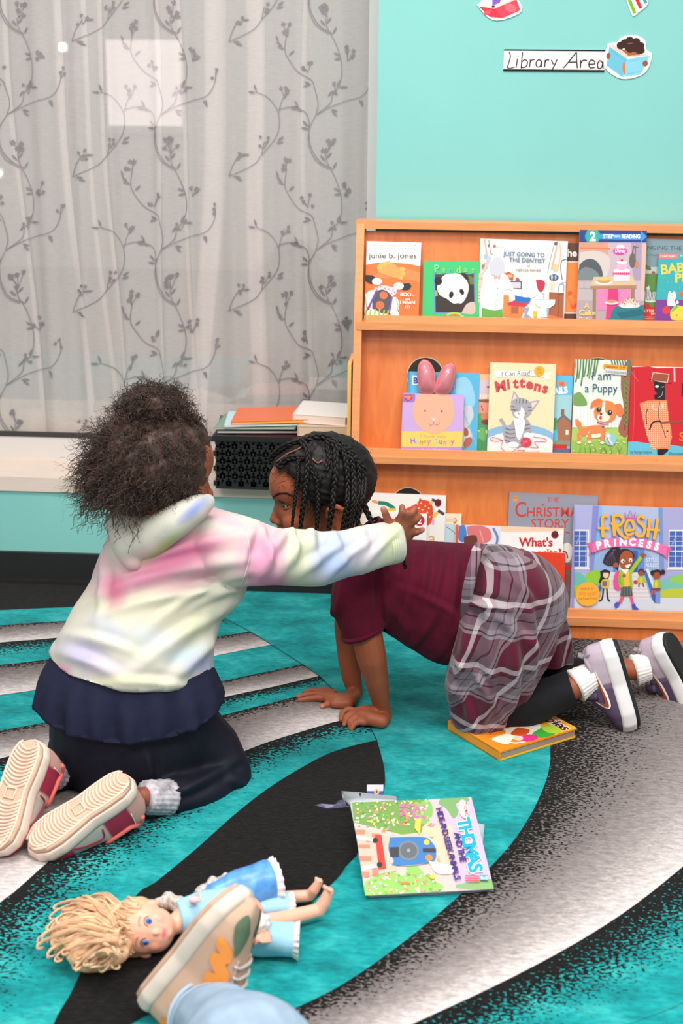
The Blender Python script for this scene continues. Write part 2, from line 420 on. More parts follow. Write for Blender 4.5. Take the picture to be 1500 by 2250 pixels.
tr = nt.nodes.new('ShaderNodeBsdfTransparent'); df = nt.nodes.new('ShaderNodeBsdfDiffuse'); tl = nt.nodes.new('ShaderNodeBsdfTranslucent')
for n_ in (df, tl): n_.inputs[0].default_value = (*lin((250, 243, 240)), 1)
wv = nt.nodes.new('ShaderNodeTexNoise'); wv.inputs['Scale'].default_value = 60; tcn = nt.nodes.new('ShaderNodeTexCoord'); mpn = nt.nodes.new('ShaderNodeMapping'); mpn.inputs['Scale'].default_value = (1, 1, 9)
rm = nt.nodes.new('ShaderNodeMapRange'); rm.inputs['From Min'].default_value = .3; rm.inputs['From Max'].default_value = .7; rm.inputs['To Min'].default_value = .62; rm.inputs['To Max'].default_value = .70
nt.links.new(tcn.outputs['Object'], mpn.inputs[0]); nt.links.new(mpn.outputs[0], wv.inputs['Vector']); nt.links.new(wv.outputs[0], rm.inputs['Value']); nt.links.new(rm.outputs[0], mx.inputs[0])
m2.inputs[0].default_value = .35
nt.links.new(df.outputs[0], m2.inputs[1]); nt.links.new(tl.outputs[0], m2.inputs[2]); nt.links.new(tr.outputs[0], mx.inputs[1]); nt.links.new(m2.outputs[0], mx.inputs[2]); nt.links.new(mx.outputs[0], out.inputs[0])
co = gc.build('sheer_curtain', [mc, mat('grey_embroidery', (142, 132, 137), .8)], smooth=False)
tag(co, 'sheer white curtain with grey embroidered vines and flowers, hanging behind the window glass', 'curtain')
co.data.polygons.foreach_set('use_smooth', [p.material_index == 0 for p in co.data.polygons])

# ---------------------------------------------------------------- wall sign and stickers
EX = np.array([1., 0, 0]); EZ = np.array([0, 0, -1.]); 
def wall_piece(name, label, cat, art, px0, py0, px1, py1, th=.0015, body=None, base=(255, 255, 255)):
    o = P(px0, py0, W-.0015-th); b2 = P(px1, py1, W-.0015-th); w_ = b2[0]-o[0]; h_ = o[2]-b2[2]
    ex_ = []
    if body is not None:
        uv = art.uv(body); V_ = o+np.outer(uv[:, 0]*w_, EX)+np.outer(uv[:, 1]*h_, EZ); n = len(V_)
        tri = [list(t) for t in geometry.tessellate_polygon([[Vector((p[0], p[1], 0)) for p in uv]])]
        ex_ = [(np.concatenate([V_, V_+[0, th, 0]]), tri+[(i, i+n, (i+1) % n+n, (i+1) % n) for i in range(n)], base)]
    ob = art_obj(name, art, o, EX, EZ, w_, h_, None, M_matte, ex_); return tag(ob, label, cat)
# sign: zoom coords of the 3.19x crop, origin (1030,0)
k = 1500/470
def zz(pts): return [(x/k+1030, y/k) for x, y in pts]
A = Art((1107, 108), (1327, 108), (1107, 158)); 
A.rect(1107, 108, 1327, 158, (238, 226, 226)); A.rect(1107, 108, 1327, 111.5, (30, 32, 34)); A.rect(1107, 153.5, 1327, 158, (30, 32, 34))
A.rect(1108, 131, 1326, 131.5, (215, 205, 205))
ink = (38, 32, 34)
def hand(A, strokes, wd=2.2, f=zz):
    for s_ in strokes: A.line(f(s_), wd, ink)
hand(A, [[(283, 366), (292, 400), (278, 460), (275, 480), (300, 482), (325, 474)], [(343, 412), (338, 450), (335, 478)], [(345, 394), (347, 398)], [(375, 366), (372, 430), (370, 485)],
         [(371, 440), (392, 420), (412, 436), (405, 468), (385, 478), (370, 474)], [(432, 418), (430, 450), (428, 474)], [(430, 440), (445, 420), (460, 420)],
         [(508, 428), (488, 420), (472, 442), (480, 470), (502, 466), (508, 428), (510, 472)], [(535, 420), (533, 472)], [(533, 440), (548, 420), (562, 422)],
         [(578, 420), (592, 452)], [(616, 418), (600, 460), (584, 496)], [(664, 478), (700, 430), (748, 362)], [(748, 362), (752, 420), (760, 478)], [(700, 436), (752, 434)],
         [(780, 420), (782, 476)], [(782, 440), (800, 420), (824, 422)], [(838, 450), (878, 446), (872, 424), (850, 420), (838, 446), (848, 474), (880, 472)],
         [(932, 436), (912, 424), (898, 448), (906, 478), (928, 470), (934, 430), (938, 478)]])
A.clip = True
wall_piece('sign', 'white paper strip sign reading Library Area on the aqua wall', 'sign', A, 1107, 108, 1327, 158, body=[(1107, 108), (1327, 108), (1327, 158), (1107, 158)])
def sticker(name, label, body, draw, fx=zz):
    body = np.array(fx(catmull(body+[body[0]], 4)[:-1])); x0, y0 = body.min(0); x1, y1 = body.max(0)
    A = Art((x0, y0), (x1, y0), (x0, y1)); A.clip = False; draw(A)
    return wall_piece(name, label, 'sticker', A, x0, y0, x1, y1, body=body)
def d1(A):
    sk = (160, 88, 58); hr = (66, 40, 36); bl = (112, 190, 214); b2 = (138, 206, 224)
    A.poly(zz([(985, 322), (1012, 312), (1100, 380), (1215, 375), (1255, 385), (1105, 410)]), (238, 205, 185))
    A.poly(zz([(1060, 345), (1215, 350), (1190, 384), (1115, 390)]), (176, 100, 70))
    for (x, y, r) in ((1062, 318, 28), (1085, 300, 26), (1118, 284, 28), (1160, 292, 28), (1192, 320, 26), (1198, 352, 24), (1120, 320, 38), (1160, 330, 34), (1125, 345, 24), (1180, 352, 22)):
        A.el(*zz([(x, y)])[0], r/k, r/k, hr)
    A.line(zz([(1105, 306), (1138, 301)]), 1.2, (150, 120, 110))
    A.poly(zz([(986, 325), (1108, 412), (1082, 540), (975, 460)]), bl); A.poly(zz([(1108, 412), (1258, 388), (1205, 522), (1082, 540)]), b2)
    A.line(zz([(1000, 352), (1095, 422), (1078, 505)]), 1, (90, 165, 200), False); A.line(zz([(1122, 428), (1238, 405), (1200, 500), (1112, 520)]), 1, (100, 180, 205), False)
    A.el(*zz([(1092, 478)])[0], 3, 14, (238, 120, 66), rot=-6)
    A.el(*zz([(984, 392)])[0], 4.5, 7, sk); A.el(*zz([(1230, 444)])[0], 5.5, 6.5, sk)
sticker('wall_sticker', 'die-cut sticker of a curly-haired child reading a blue book, by the paper sign',
        [(975, 305), (1005, 300), (1040, 290), (1060, 262), (1110, 246), (1175, 252), (1220, 285), (1232, 345), (1270, 378), (1255, 470), (1205, 530), (1080, 555), (970, 480), (962, 380)], d1)
def d2(A):
    A.poly(zz([(70, 40), (120, -60), (270, -60), (330, 0), (345, 70), (240, 125), (150, 118)]), (250, 246, 240))
    A.poly(zz([(165, 40), (160, -70), (240, -70), (215, 20)]), (134, 96, 200))
    A.poly(zz([(75, 32), (160, 50), (180, 60), (200, 45), (320, -15), (340, 10), (210, 70), (120, 70)]), (222, 200, 184))
    A.poly(zz([(70, 45), (180, 62), (240, 128), (150, 120)]), (222, 58, 76)); A.poly(zz([(180, 62), (328, -5), (358, 72), (240, 128)]), (240, 74, 92))
    A.el(*zz([(290, 55)])[0], 13, 9, (250, 110, 122), rot=25); A.el(*zz([(135, 88)])[0], 9, 5, (238, 88, 104), rot=-30); A.el(*zz([(172, 46)])[0], 4, 2.5, (80, 40, 40))
sticker('wall_sticker', 'sticker of an open red book at the top edge of the aqua wall',
        [(58, 35), (90, 10), (130, -60), (280, -70), (335, -10), (366, 78), (245, 138), (148, 130)], d2)
def d3(A):
    A.poly(zz([(1112, 0), (1140, -60), (1200, -60), (1245, 20), (1165, 100)]), (250, 250, 248))
    A.poly(zz([(1115, 0), (1140, 0), (1178, 92), (1158, 96)]), (128, 178, 40)); A.poly(zz([(1165, 0), (1180, -20), (1215, 55), (1195, 62)]), (214, 44, 44)); A.poly(zz([(1210, -10), (1225, -20), (1245, 18), (1225, 28)]), (60, 160, 170))
sticker('wall_sticker', 'die-cut sticker with green and red stripes cut off by the top right of the photo',
        [(1105, -10), (1130, -70), (1205, -70), (1250, 20), (1190, 88), (1152, 108)], d3)
# ================================================================ BOOK DISPLAY SHELF
YL = lambda z: 2.955+0.17*z/0.92                          # sloping front line
UP = nrm((0, 0.17/0.92, 1)); NP = nrm((0, -1, 0.17/0.92))
PO = np.array([0, 2.955+0.05, 0])
mw = bpy.data.materials.new('varnished_birch'); mw.use_nodes = True; nt = mw.node_tree; b = nt.nodes['Principled BSDF']
tc = nt.nodes.new('ShaderNodeTexCoord'); mp = nt.nodes.new('ShaderNodeMapping'); mp.inputs['Scale'].default_value = (22, 22, 2.2)
n1 = nt.nodes.new('ShaderNodeTexNoise'); n1.inputs['Scale'].default_value = 2.4; n1.inputs['Detail'].default_value = 7; n1.inputs['Distortion'].default_value = .6
r1 = nt.nodes.new('ShaderNodeValToRGB'); r1.color_ramp.elements[0].position = .3; r1.color_ramp.elements[1].position = .72
r1.color_ramp.elements[0].color = (*lin((216, 112, 50)), 1); r1.color_ramp.elements[1].color = (*lin((234, 136, 70)), 1)
nt.links.new(tc.outputs['Object'], mp.inputs[0]); nt.links.new(mp.outputs[0], n1.inputs['Vector']); nt.links.new(n1.outputs[0], r1.inputs[0]); nt.links.new(r1.outputs[0], b.inputs['Base Color'])
b.inputs['Roughness'].default_value = .32; b.inputs['Specular IOR Level'].default_value = .5; b.inputs['Coat Weight'].default_value = .25; b.inputs['Coat Roughness'].default_value = .18
me_ = mat('birch_edge', (230, 154, 98), .4, .4, noise=.08, nscale=6, stretch=(2, 20, 20))
zr = lambda px, py: P(px, py, YL(.5))[2]
def zfit(px, py):                                          # height of a pixel on the sloping front
    p = PL(px, py, (0, 2.955, 0), NP); return p[2], p[0]
ztop = zfit(1140, 497)[0]; zt0 = zfit(1140, 510)[0]
XL = (zfit(785, 500)[1]+zfit(769, 960)[1])/2; XR = 0.80
rails = [(zfit(1140, 714)[0], zfit(1140, 731)[0], zfit(1140, 700)[0]), (zfit(1140, 1011)[0], zfit(1140, 1026)[0], zfit(1140, 995)[0]), (zfit(1300, 1357)[0], zfit(1300, 1375)[0], zfit(1300, 1341)[0])]
shelf = thing('book_display_shelf', 'orange varnished birch sloping book display shelf with three tiers against the aqua wall', 'bookshelf', (0.3, 3.0, 0.01))
def prof(g, x0, x1, pts, m=0):
    n = len(pts); v = [(x0, y, z) for y, z in pts]+[(x1, y, z) for y, z in pts]
    g.add(v, [list(range(n))[::-1], list(range(n, 2*n))]+[(i, (i+1) % n, (i+1) % n+n, i+n) for i in range(n)], m); return g
YB = W-0.008
for x0 in (XL, XR):
    prof(G(), x0, x0+.017, [(2.955, .011), (YL(rails[0][0]+.02), rails[0][0]+.02), (YL(ztop)+.02, ztop-.004), (YL(ztop)+.024, ztop), (YB, ztop), (YB, .011)]).build('side_panel', me_ if x0 == XL else mw, shelf)
prof(G(), XL-.002, XR+.02, [(YL(ztop)+.022, zt0), (YL(ztop)+.022, ztop+.003), (YB, ztop+.003), (YB, zt0)]).build('top_board', me_, shelf)
bp = G(); prof(bp, XL+.017, XR, [(YL(.02)+.05, .02), (YL(ztop-.02)+.05, ztop-.02), (YL(ztop-.02)+.056, ztop-.02), (YL(.02)+.056, .02)]); bp.build('back_panel', mw, shelf)
for (za, zb_, zl) in rails:
    y = YL(za)
    prof(G(), XL+.006, XR+.01, [(y-.006, zb_), (y-.006, za), (y+.05, za), (y+.05, zb_)]).build('shelf_board', me_, shelf)
    prof(G(), XL+.026, XR, [(y+.002, za), (y+.004, zl), (y+.014, zl), (y+.014, za)]).build('lip', me_, shelf)
prof(G(), XL+.017, XR, [(2.966, .012), (YL(rails[2][1])+.006, rails[2][1]), (YL(rails[2][1])+.02, rails[2][1]), (2.98, .012)]).build('base_board', mw, shelf)
m_hole = mat('painted_hole_dark', (22, 24, 24), .35, .5); m_ring = mat('pale_cutout_rim', (226, 190, 160), .5)  # flat black discs paint in the dark of the holes
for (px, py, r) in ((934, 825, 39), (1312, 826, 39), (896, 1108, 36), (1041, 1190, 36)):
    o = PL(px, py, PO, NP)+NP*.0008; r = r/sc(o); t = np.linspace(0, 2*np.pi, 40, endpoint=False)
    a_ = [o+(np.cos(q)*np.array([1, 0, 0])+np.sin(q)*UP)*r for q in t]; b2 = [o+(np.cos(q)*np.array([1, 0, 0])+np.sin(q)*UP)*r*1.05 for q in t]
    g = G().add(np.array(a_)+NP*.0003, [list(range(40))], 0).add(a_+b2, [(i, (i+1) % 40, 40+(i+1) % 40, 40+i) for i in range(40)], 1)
    g.build('hole_disc', [m_hole, m_ring], shelf)
# ---------------------------------------------------------------- covers
def book(label, zo, zs, TL, TR, BL, d, th, draw, base=(250, 250, 250), page=(236, 228, 215), rad=0.0, name='book', group=None, cat='book', below=9):
    f = lambda p: (p[0]/zs+zo[0], p[1]/zs+zo[1])
    o0 = PO+NP*d
    a, b2, c = (PL(*f(p), o0, NP) for p in (TL, TR, BL))
    ex = nrm(b2-a); n = NP; ey = nrm(np.cross(ex, -n)); ey = ey if ey[2] < 0 else -ey
    w_ = np.linalg.norm(b2-a); h_ = abs(np.dot(c-a, ey))
    A = Art(TL, TR, BL); A.rect(TL[0]-3, TL[1]-3, TR[0]+3, max(BL[1], TR[1])+400, base)
    draw(A)
    e = below/1000.                                        # the cover goes on below, hidden behind the lip
    v, fc = slab(a-n*.0012, ex, ey, w_, h_+e, .0011, rad); v2, f2 = slab(a-n*.0023+ex*.001, ex, ey, w_-.002, h_+e-.001, th-.0035, rad); v3, f3 = slab(a-n*(th-.0012), ex, ey, w_, h_+e, .0011, rad)
    ob = art_obj(name, A, a, ex, ey, w_, h_, None, M_print, [(v, fc, base), (v2, f2, page), (v3, f3, base)])
    return tag(ob, label, cat, group)
GR = {1: 'picture books on the top tier', 2: 'picture books on the middle tier', 3: 'picture books on the bottom tier'}
# ---- top tier
z5 = ((790, 520), 5.5556)
def junie(A):
    A.poly([(60, 345), (200, 318), (400, 315), (600, 330), (760, 365), (760, 1100), (40, 1100)], (240, 122, 62))
    A.poly([(60, 500), (300, 420), (500, 360), (735, 440), (735, 560), (500, 500)], (245, 140, 82))
    A.text('New York Times Bestselling Series', 400, 115, 30, (150, 140, 140), rot=1, w=500)
    A.text('BARBARA PARK', 405, 160, 28, (150, 145, 150), w=270)
    for (x, y, c) in ((115, 140, (200, 90, 90)), (185, 150, (230, 190, 90)), (245, 135, (120, 90, 160)), (560, 140, (150, 90, 160)), (665, 165, (210, 70, 80)), (635, 140, (120, 190, 120)), (680, 105, (120, 120, 160)), (130, 100, (120, 180, 160)), (330, 185, (230, 180, 120)), (590, 185, (120, 160, 210))):
        A.el(x, y, 6, 6, c)
    A.text('junie b. jones', 400, 262, 95, (88, 66, 56), w=585, bold=.004)
    A.poly([(230, 330), (330, 300), (420, 330), (470, 380), (530, 380), (545, 440), (490, 520), (230, 440), (205, 380)], (246, 164, 90))   # yellow-orange curls of paper
    for (x, y, r_) in ((240, 370, 34), (290, 335, 34), (345, 318, 30), (520, 395, 34), (525, 450, 32), (500, 500, 28)): A.el(x, y, r_, r_*.8, (250, 182, 92))
    A.poly([(170, 620), (270, 590), (380, 610), (450, 620), (440, 690), (390, 730), (300, 660), (180, 655)], (244, 214, 222))
    for (x, y) in ((210, 620), (250, 610), (300, 630), (350, 640), (400, 650), (380, 690), (420, 680), (200, 645)): A.el(x, y, 9, 9, (226, 110, 140))
    A.poly([(62, 465), (150, 470), (190, 500), (170, 560), (130, 580), (65, 540)], (46, 48, 50)); A.poly([(520, 570), (600, 565), (628, 600), (590, 650), (510, 650)], (46, 48, 50))
    A.el(205, 545, 62, 42, (246, 246, 250)); A.el(470, 600, 62, 44, (246, 246, 250))
    A.blob([(60, 700), (120, 655), (200, 660), (160, 760), (140, 880), (50, 950)], (232, 232, 244)); A.blob([(380, 740), (440, 740), (475, 830), (440, 920), (350, 930)], (236, 236, 240))
    A.blob([(180, 665), (280, 645), (365, 700), (385, 760), (360, 900), (260, 925), (150, 890), (150, 780)], (84, 86, 90))
    A.el(283, 715, 50, 46, (244, 118, 74)); A.el(238, 835, 52, 50, (240, 112, 70))
    A.line([(200, 660), (140, 780), (85, 900), (70, 940)], 26, (120, 80, 170)); A.line([(385, 735), (365, 840), (345, 940)], 26, (124, 84, 176))
    A.blob([(55, 920), (140, 880), (260, 935), (340, 940), (450, 900), (440, 1040), (60, 1040)], (246, 246, 236))
    for x in (70, 125, 180, 235, 290, 340): A.line([(x, 880+abs(x-200)*.1), (x-12, 960), (x-18, 1040)], 20, (150, 196, 60))
    for i in range(10): A.el(60+i*2, 740+i*18, 6, 7, (150, 190, 80)); A.el(462-abs(i-5)*5, 760+i*17, 6, 7, (140, 190, 90))
    A.el(92, 868, 16, 16, (206, 44, 60)); A.el(352, 942, 18, 10, (206, 44, 60))
    for t_, y, s_ in (('BOO...', 725, 62), ('and', 772, 40), ('I MEAN', 822, 58), ('IT!', 875, 52)): A.text(t_, 575, y, s_, (255, 240, 235), bold=.03)
book('paperback reading junie b. jones, white over orange, leftmost on the top tier', *z5, (86, 55), (750, 72), (40, 1030), .018, .007, junie, group=GR[1])
def pandas(A):
    A.rect(890, 448, 1405, 940, (112, 150, 210)); A.rect(915, 458, 1390, 922, (58, 50, 44))
    A.poly([(915, 458), (1390, 458), (1390, 600), (1250, 500), (1100, 470), (915, 500)], (74, 72, 50)); A.poly([(1320, 470), (1390, 500), (1390, 580), (1340, 580)], (110, 120, 60))
    A.poly([(915, 650), (940, 660), (945, 720), (915, 730)], (150, 180, 90))
    A.blob([(1235, 920), (1300, 820), (1390, 800), (1390, 935), (1250, 935)], (206, 186, 172))
    A.blob([(975, 520), (1050, 460), (1180, 448), (1280, 500), (1325, 610), (1300, 720), (1250, 800), (1180, 825), (1110, 800), (1060, 760), (970, 710), (940, 620)], (244, 240, 236))
    A.el(955, 540, 48, 50, (40, 36, 36)); A.blob([(1225, 440), (1290, 450), (1330, 520), (1290, 520)], (46, 42, 42))
    A.el(1110, 708, 27, 42, (44, 38, 40), rot=15); A.el(1240, 672, 26, 38, (44, 38, 40), rot=-25); A.el(1115, 712, 9, 10, (10, 10, 10)); A.el(1240, 676, 9, 9, (10, 10, 10))
    A.el(1185, 705, 26, 12, (210, 190, 200)); A.el(1188, 820, 40, 10, (90, 70, 70))
    cols = [(128, 214, 160), (140, 208, 130), (90, 190, 170), (150, 216, 100), (136, 206, 130), (150, 206, 120)]
    for ch, x, y, s_, c, r_ in zip('Pandas', (940, 1020, 1112, 1205, 1290, 1375), (432, 438, 442, 440, 432, 440), (130, 105, 105, 112, 105, 105), cols, (-4, 4, -3, 0, -5, 8)):
        A.text(ch, x+4, y+5, s_, (50, 140, 90), rot=r_, bold=.03); A.text(ch, x, y, s_, c, rot=r_, bold=.025)
    A.el(1140, 960, 95, 42, (180, 214, 90)); A.el(1140, 975, 80, 34, (74, 190, 110)); A.el(1150, 955, 34, 14, (226, 110, 50)); A.el(1050, 965, 30, 9, (230, 140, 70), rot=15); A.el(1240, 968, 26, 9, (200, 200, 120))
book('green board book reading Pandas with a square panda photograph, on the top tier', *z5, (778, 292), (1475, 298), (750, 1015), .020, .014, pandas, (66, 196, 116), rad=.006, group=GR[1])
z6 = ((1050, 500), 6.818)
def dentist(A):
    A.rect(60, 480, 1330, 1400, (240, 236, 226)); A.rect(0, 160, 1400, 480, (238, 238, 232))
    A.poly([(1085, 960), (1310, 975), (1310, 1400), (1080, 1380)], (166, 96, 62)); A.rect(1200, 985, 1310, 1010, (140, 76, 56)); A.line([(1215, 1020), (1240, 1200), (1215, 1370)], 8, (120, 60, 44))
    A.poly([(60, 560), (150, 500), (150, 620), (60, 640)], (226, 160, 110)); 
    for i in range(3): A.rect(60, 560+i*16, 110, 568+i*16, (70, 60, 60))
    A.rect(20, 680, 80, 1130, (232, 196, 176)); 
    for y in (760, 880, 960, 1010, 1060, 1110): A.rect(18, y, 85, y+12, (196, 150, 150))
    A.line([(100, 170), (115, 280), (135, 400)], 26, (226, 178, 140)); A.line([(160, 180), (175, 280), (200, 400), (225, 385)], 9, (110, 106, 116)); A.el(160, 270, 18, 22, (120, 120, 140)); A.el(125, 430, 40, 38, (170, 190, 206))
    A.poly([(150, 420), (210, 440), (180, 520), (90, 700), (60, 700), (110, 560)], (196, 196, 208))
    A.line([(1190, 200), (1160, 400), (1110, 620)], 24, (230, 176, 140)); A.line([(1220, 230), (1240, 400), (1200, 640)], 20, (226, 190, 160)); A.line([(1150, 210), (1080, 520), (1055, 690)], 7, (110, 106, 130)); A.el(1165, 240, 26, 24, (90, 96, 120))
    A.el(1150, 745, 72, 50, (84, 90, 120)); A.el(1120, 740, 16, 38, (170, 190, 214)); A.el(1175, 740, 14, 38, (160, 180, 208)); A.el(1165, 600, 38, 60, (222, 196, 150)); A.el(1125, 860, 40, 70, (236, 210, 180))
    A.line([(1330, 470), (1260, 500), (1250, 620), (1275, 780)], 12, (90, 92, 140)); A.rect(1250, 790, 1330, 815, (220, 226, 236)); A.line([(1215, 960), (1240, 850), (1300, 850), (1300, 960)], 12, (130, 160, 180))
    # furniture, coat and basin
    A.poly([(410, 680), (470, 660), (545, 700), (540, 790), (430, 770)], (206, 84, 50)); A.rect(440, 700, 530, 745, (240, 170, 110)); A.poly([(480, 800), (670, 800), (670, 920), (480, 900)], (70, 66, 76)); A.rect(495, 815, 655, 905, (206, 206, 214)); A.blob([(570, 800), (600, 740), (640, 790)], (190, 70, 90))
    A.blob([(180, 560), (240, 460), (330, 450), (400, 540), (405, 680), (330, 720), (210, 700)], (206, 206, 218))
    A.blob([(150, 690), (280, 730), (420, 700), (520, 850), (540, 940), (430, 930), (385, 1200), (260, 1240), (80, 1190), (60, 900)], (240, 242, 250))
    A.line([(290, 740), (270, 900), (290, 1230)], 6, (150, 160, 196)); A.line([(150, 980), (200, 1000), (190, 1100)], 5, (170, 180, 210)); A.line([(360, 980), (400, 980)], 5, (170, 180, 210))
    for y in (830, 910, 1000, 1090, 1170): A.el(305, y, 8, 9, (120, 90, 80))
    A.poly([(250, 700), (300, 740), (350, 700), (340, 780), (300, 760), (250, 770)], (214, 170, 150))
    A.poly([(80, 1200), (270, 1245), (385, 1215), (400, 1330), (290, 1345), (280, 1310), (260, 1355), (80, 1350)], (104, 168, 72))
    A.blob([(880, 780), (960, 780), (1020, 830), (980, 950), (920, 930)], (196, 50, 80)); A.poly([(400, 1010), (480, 1010), (500, 1340), (400, 1320)], (224, 136, 72))
    A.poly([(460, 1130), (640, 1060), (800, 1110), (720, 1190), (470, 1165)], (206, 56, 72)); A.poly([(470, 1165), (720, 1190), (680, 1340), (500, 1350), (480, 1300)], (232, 130, 66)); A.rect(520, 1180, 630, 1290, (170, 96, 70))
    A.blob([(640, 930), (780, 900), (900, 940), (860, 1040), (700, 1040)], (248, 248, 250)); A.blob([(570, 1010), (700, 1040), (800, 1050), (780, 1120), (600, 1110)], (40, 112, 186))
    A.poly([(865, 1065), (1180, 1075), (1170, 1150), (1100, 1200), (940, 1190), (880, 1140)], (246, 248, 252)); A.line([(868, 1070), (1178, 1085)], 10, (150, 180, 210), False); A.poly([(960, 1190), (1050, 1195), (1060, 1340), (950, 1330)], (232, 238, 244)); A.poly([(1050, 1195), (1090, 1200), (1080, 1340), (1058, 1340)], (150, 180, 206))
    A.blob([(690, 1220), (790, 1190), (760, 1290), (830, 1350), (700, 1370), (730, 1290)], (150, 160, 190)); A.poly([(845, 1245), (915, 1245), (905, 1340), (860, 1340)], (214, 190, 60)); A.line([(1000, 1060), (1010, 990), (980, 990)], 9, (140, 150, 160))
    A.poly([(1080, 1300), (1300, 1350), (1300, 1400), (1080, 1370)], (228, 120, 72))
    A.el(248, 276, 24, 20, (236, 96, 60)); A.text('Golden Look-Look', 335, 300, 28, (150, 150, 160), w=110)
    A.text('JUST GOING TO', 690, 432, 90, (96, 118, 158), rot=2, w=620, bold=.018); A.text('THE DENTIST', 742, 520, 90, (96, 124, 158), rot=2, w=545, bold=.018)
    A.text('BY', 770, 588, 40, (120, 90, 80)); A.text('MERCER MAYER', 765, 655, 50, (116, 84, 80), w=375, rot=1)
book('square white picture book reading Just Going to the Dentist, on the top tier', *z6, (38, 165), (1345, 205), (5, 1480), .020, .005, dentist, (238, 236, 230), group=GR[1])
def brown(A):
    A.text('he', 1412, 430, 150, (240, 236, 230), bold=.03); A.rect(1315, 505, 1600, 1290, (225, 222, 216)); A.rect(1335, 520, 1600, 1270, (244, 138, 62))
    A.el(1395, 985, 34, 34, (232, 84, 56)); A.line([(1360, 1030), (1400, 1100), (1420, 1190)], 10, (214, 110, 50)); A.blob([(1400, 1110), (1450, 1160), (1500, 1120), (1490, 1200), (1420, 1215)], (230, 90, 56)); A.el(1470, 1030, 10, 30, (220, 120, 60), rot=40)
book('brown and orange book mostly hidden between the dentist book and the blue-topped reader', *z6, (1100, 225), (1560, 235), (1080, 1470), .010, .006, brown, (96, 60, 44), group=GR[1])
z7 = ((1230, 500), 5.5556)
def step(A):
    A.rect(230, 20, 1080, 180, (30, 62, 138)); A.poly([(480, 75), (985, 82), (985, 40), (1060, 110), (985, 180), (985, 150), (480, 140)], (56, 146, 216))
    A.el(395, 110, 98, 100, (20, 100, 120)); A.el(400, 105, 92, 94, (44, 168, 158)); A.text('2', 400, 160, 150, (255, 255, 255), bold=.04)
    A.text('STEP', 590, 130, 70, (244, 248, 255), w=128, bold=.035); A.text('INTO', 702, 118, 34, (240, 246, 255), w=70, bold=.03); A.text('READING', 865, 132, 70, (244, 248, 255), w=225, bold=.035)
    A.rect(230, 182, 1080, 1400, (200, 176, 186)); A.poly([(245, 180), (590, 182), (590, 420), (245, 420)], (204, 158, 140)); A.rect(245, 182, 570, 240, (226, 150, 120)); A.poly([(245, 238), (610, 245), (610, 272), (245, 262)], (222, 122, 84))
    A.blob([(245, 300), (420, 280), (560, 320), (620, 420), (540, 640), (245, 640)], (210, 196, 190)); A.blob([(240, 450), (330, 385), (440, 400), (520, 520), (500, 650), (240, 650)], (84, 88, 92)); A.blob([(240, 520), (330, 480), (460, 540), (470, 640), (240, 640)], (120, 130, 134))
    A.poly([(870, 182), (1080, 182), (1080, 640), (900, 640)], (168, 150, 176)); A.rect(1000, 190, 1080, 900, (226, 180, 166))
    A.rect(235, 640, 560, 660, (176, 160, 156)); A.rect(235, 660, 560, 900, (190, 174, 176)); A.line([(235, 740), (560, 740)], 6, (150, 136, 140), False); A.line([(300, 660), (300, 740)], 6, (150, 136, 140), False)
    A.rect(225, 890, 1060, 1400, (176, 160, 166))
    A.line([(895, 225), (960, 240)], 8, (110, 70, 60), False); A.line([(905, 230), (885, 310)], 14, (120, 90, 84)); A.el(890, 400, 42, 90, (104, 96, 92)); A.line([(925, 230), (920, 400)], 12, (150, 96, 74)); A.el(945, 450, 26, 40, (196, 130, 100))
    A.el(735, 285, 86, 48, (226, 66, 160)); A.el(740, 240, 50, 34, (244, 220, 232)); A.el(735, 285, 78, 38, (206, 60, 150)); A.text('Disney', 740, 302, 62, (255, 240, 250), w=130, bold=.02); A.text('PRINCESS', 740, 262, 24, (255, 240, 250), w=90)
    # plain kitchen table with cakes in place of the figures
    A.poly([(420, 600), (900, 590), (940, 700), (380, 710)], (214, 186, 150)); A.poly([(380, 710), (940, 700), (940, 740), (380, 750)], (176, 130, 96)); A.rect(410, 745, 450, 1130, (160, 116, 90)); A.rect(880, 740, 920, 1130, (160, 116, 90))
    A.poly([(455, 750), (870, 745), (860, 1000), (470, 1010)], (236, 130, 176)); A.poly([(600, 748), (720, 747), (730, 1140), (570, 1140)], (216, 56, 120))
    A.el(545, 668, 110, 30, (236, 226, 220)); A.el(545, 645, 80, 34, (206, 150, 92)); A.el(545, 628, 70, 18, (232, 190, 120))
    A.rect(660, 520, 860, 650, (246, 214, 226)); A.el(760, 522, 100, 26, (250, 236, 240)); A.el(760, 470, 66, 50, (240, 176, 200)); A.el(760, 425, 66, 20, (252, 240, 244)); A.el(760, 400, 16, 16, (214, 44, 60))
    for x in range(665, 870, 26): A.el(x, 560, 13, 16, (228, 60, 120))
    A.poly([(690, 960), (1060, 940), (1060, 1140), (620, 1140), (640, 1030)], (36, 120, 134)); A.poly([(700, 1040), (1000, 990), (1060, 1060), (760, 1110)], (28, 100, 116))
    A.el(860, 950, 130, 30, (240, 232, 224)); 
    for (x, y) in ((775, 925), (820, 905), (865, 900), (910, 905), (950, 922), (840, 880), (885, 875), (800, 940), (930, 945)): A.el(x, y, 26, 20, (238, 206, 186)); A.el(x, y-12, 9, 9, (210, 60, 50))
    A.el(640, 915, 86, 24, (226, 216, 210)); A.el(640, 898, 56, 22, (206, 140, 110))
    A.text('A', 335, 985, 90, (240, 206, 120), bold=.02); A.text('Cake', 345, 1070, 95, (240, 206, 120), w=205, bold=.02); A.text('Bake', 330, 1160, 95, (240, 206, 120), w=170, bold=.02)
book('blue-topped reader marked STEP INTO READING 2 with cakes in a kitchen', *z7, (240, 28), (1060, 38), (212, 1185), .0335, .005, step, (200, 176, 186), rad=.002, group=GR[1])
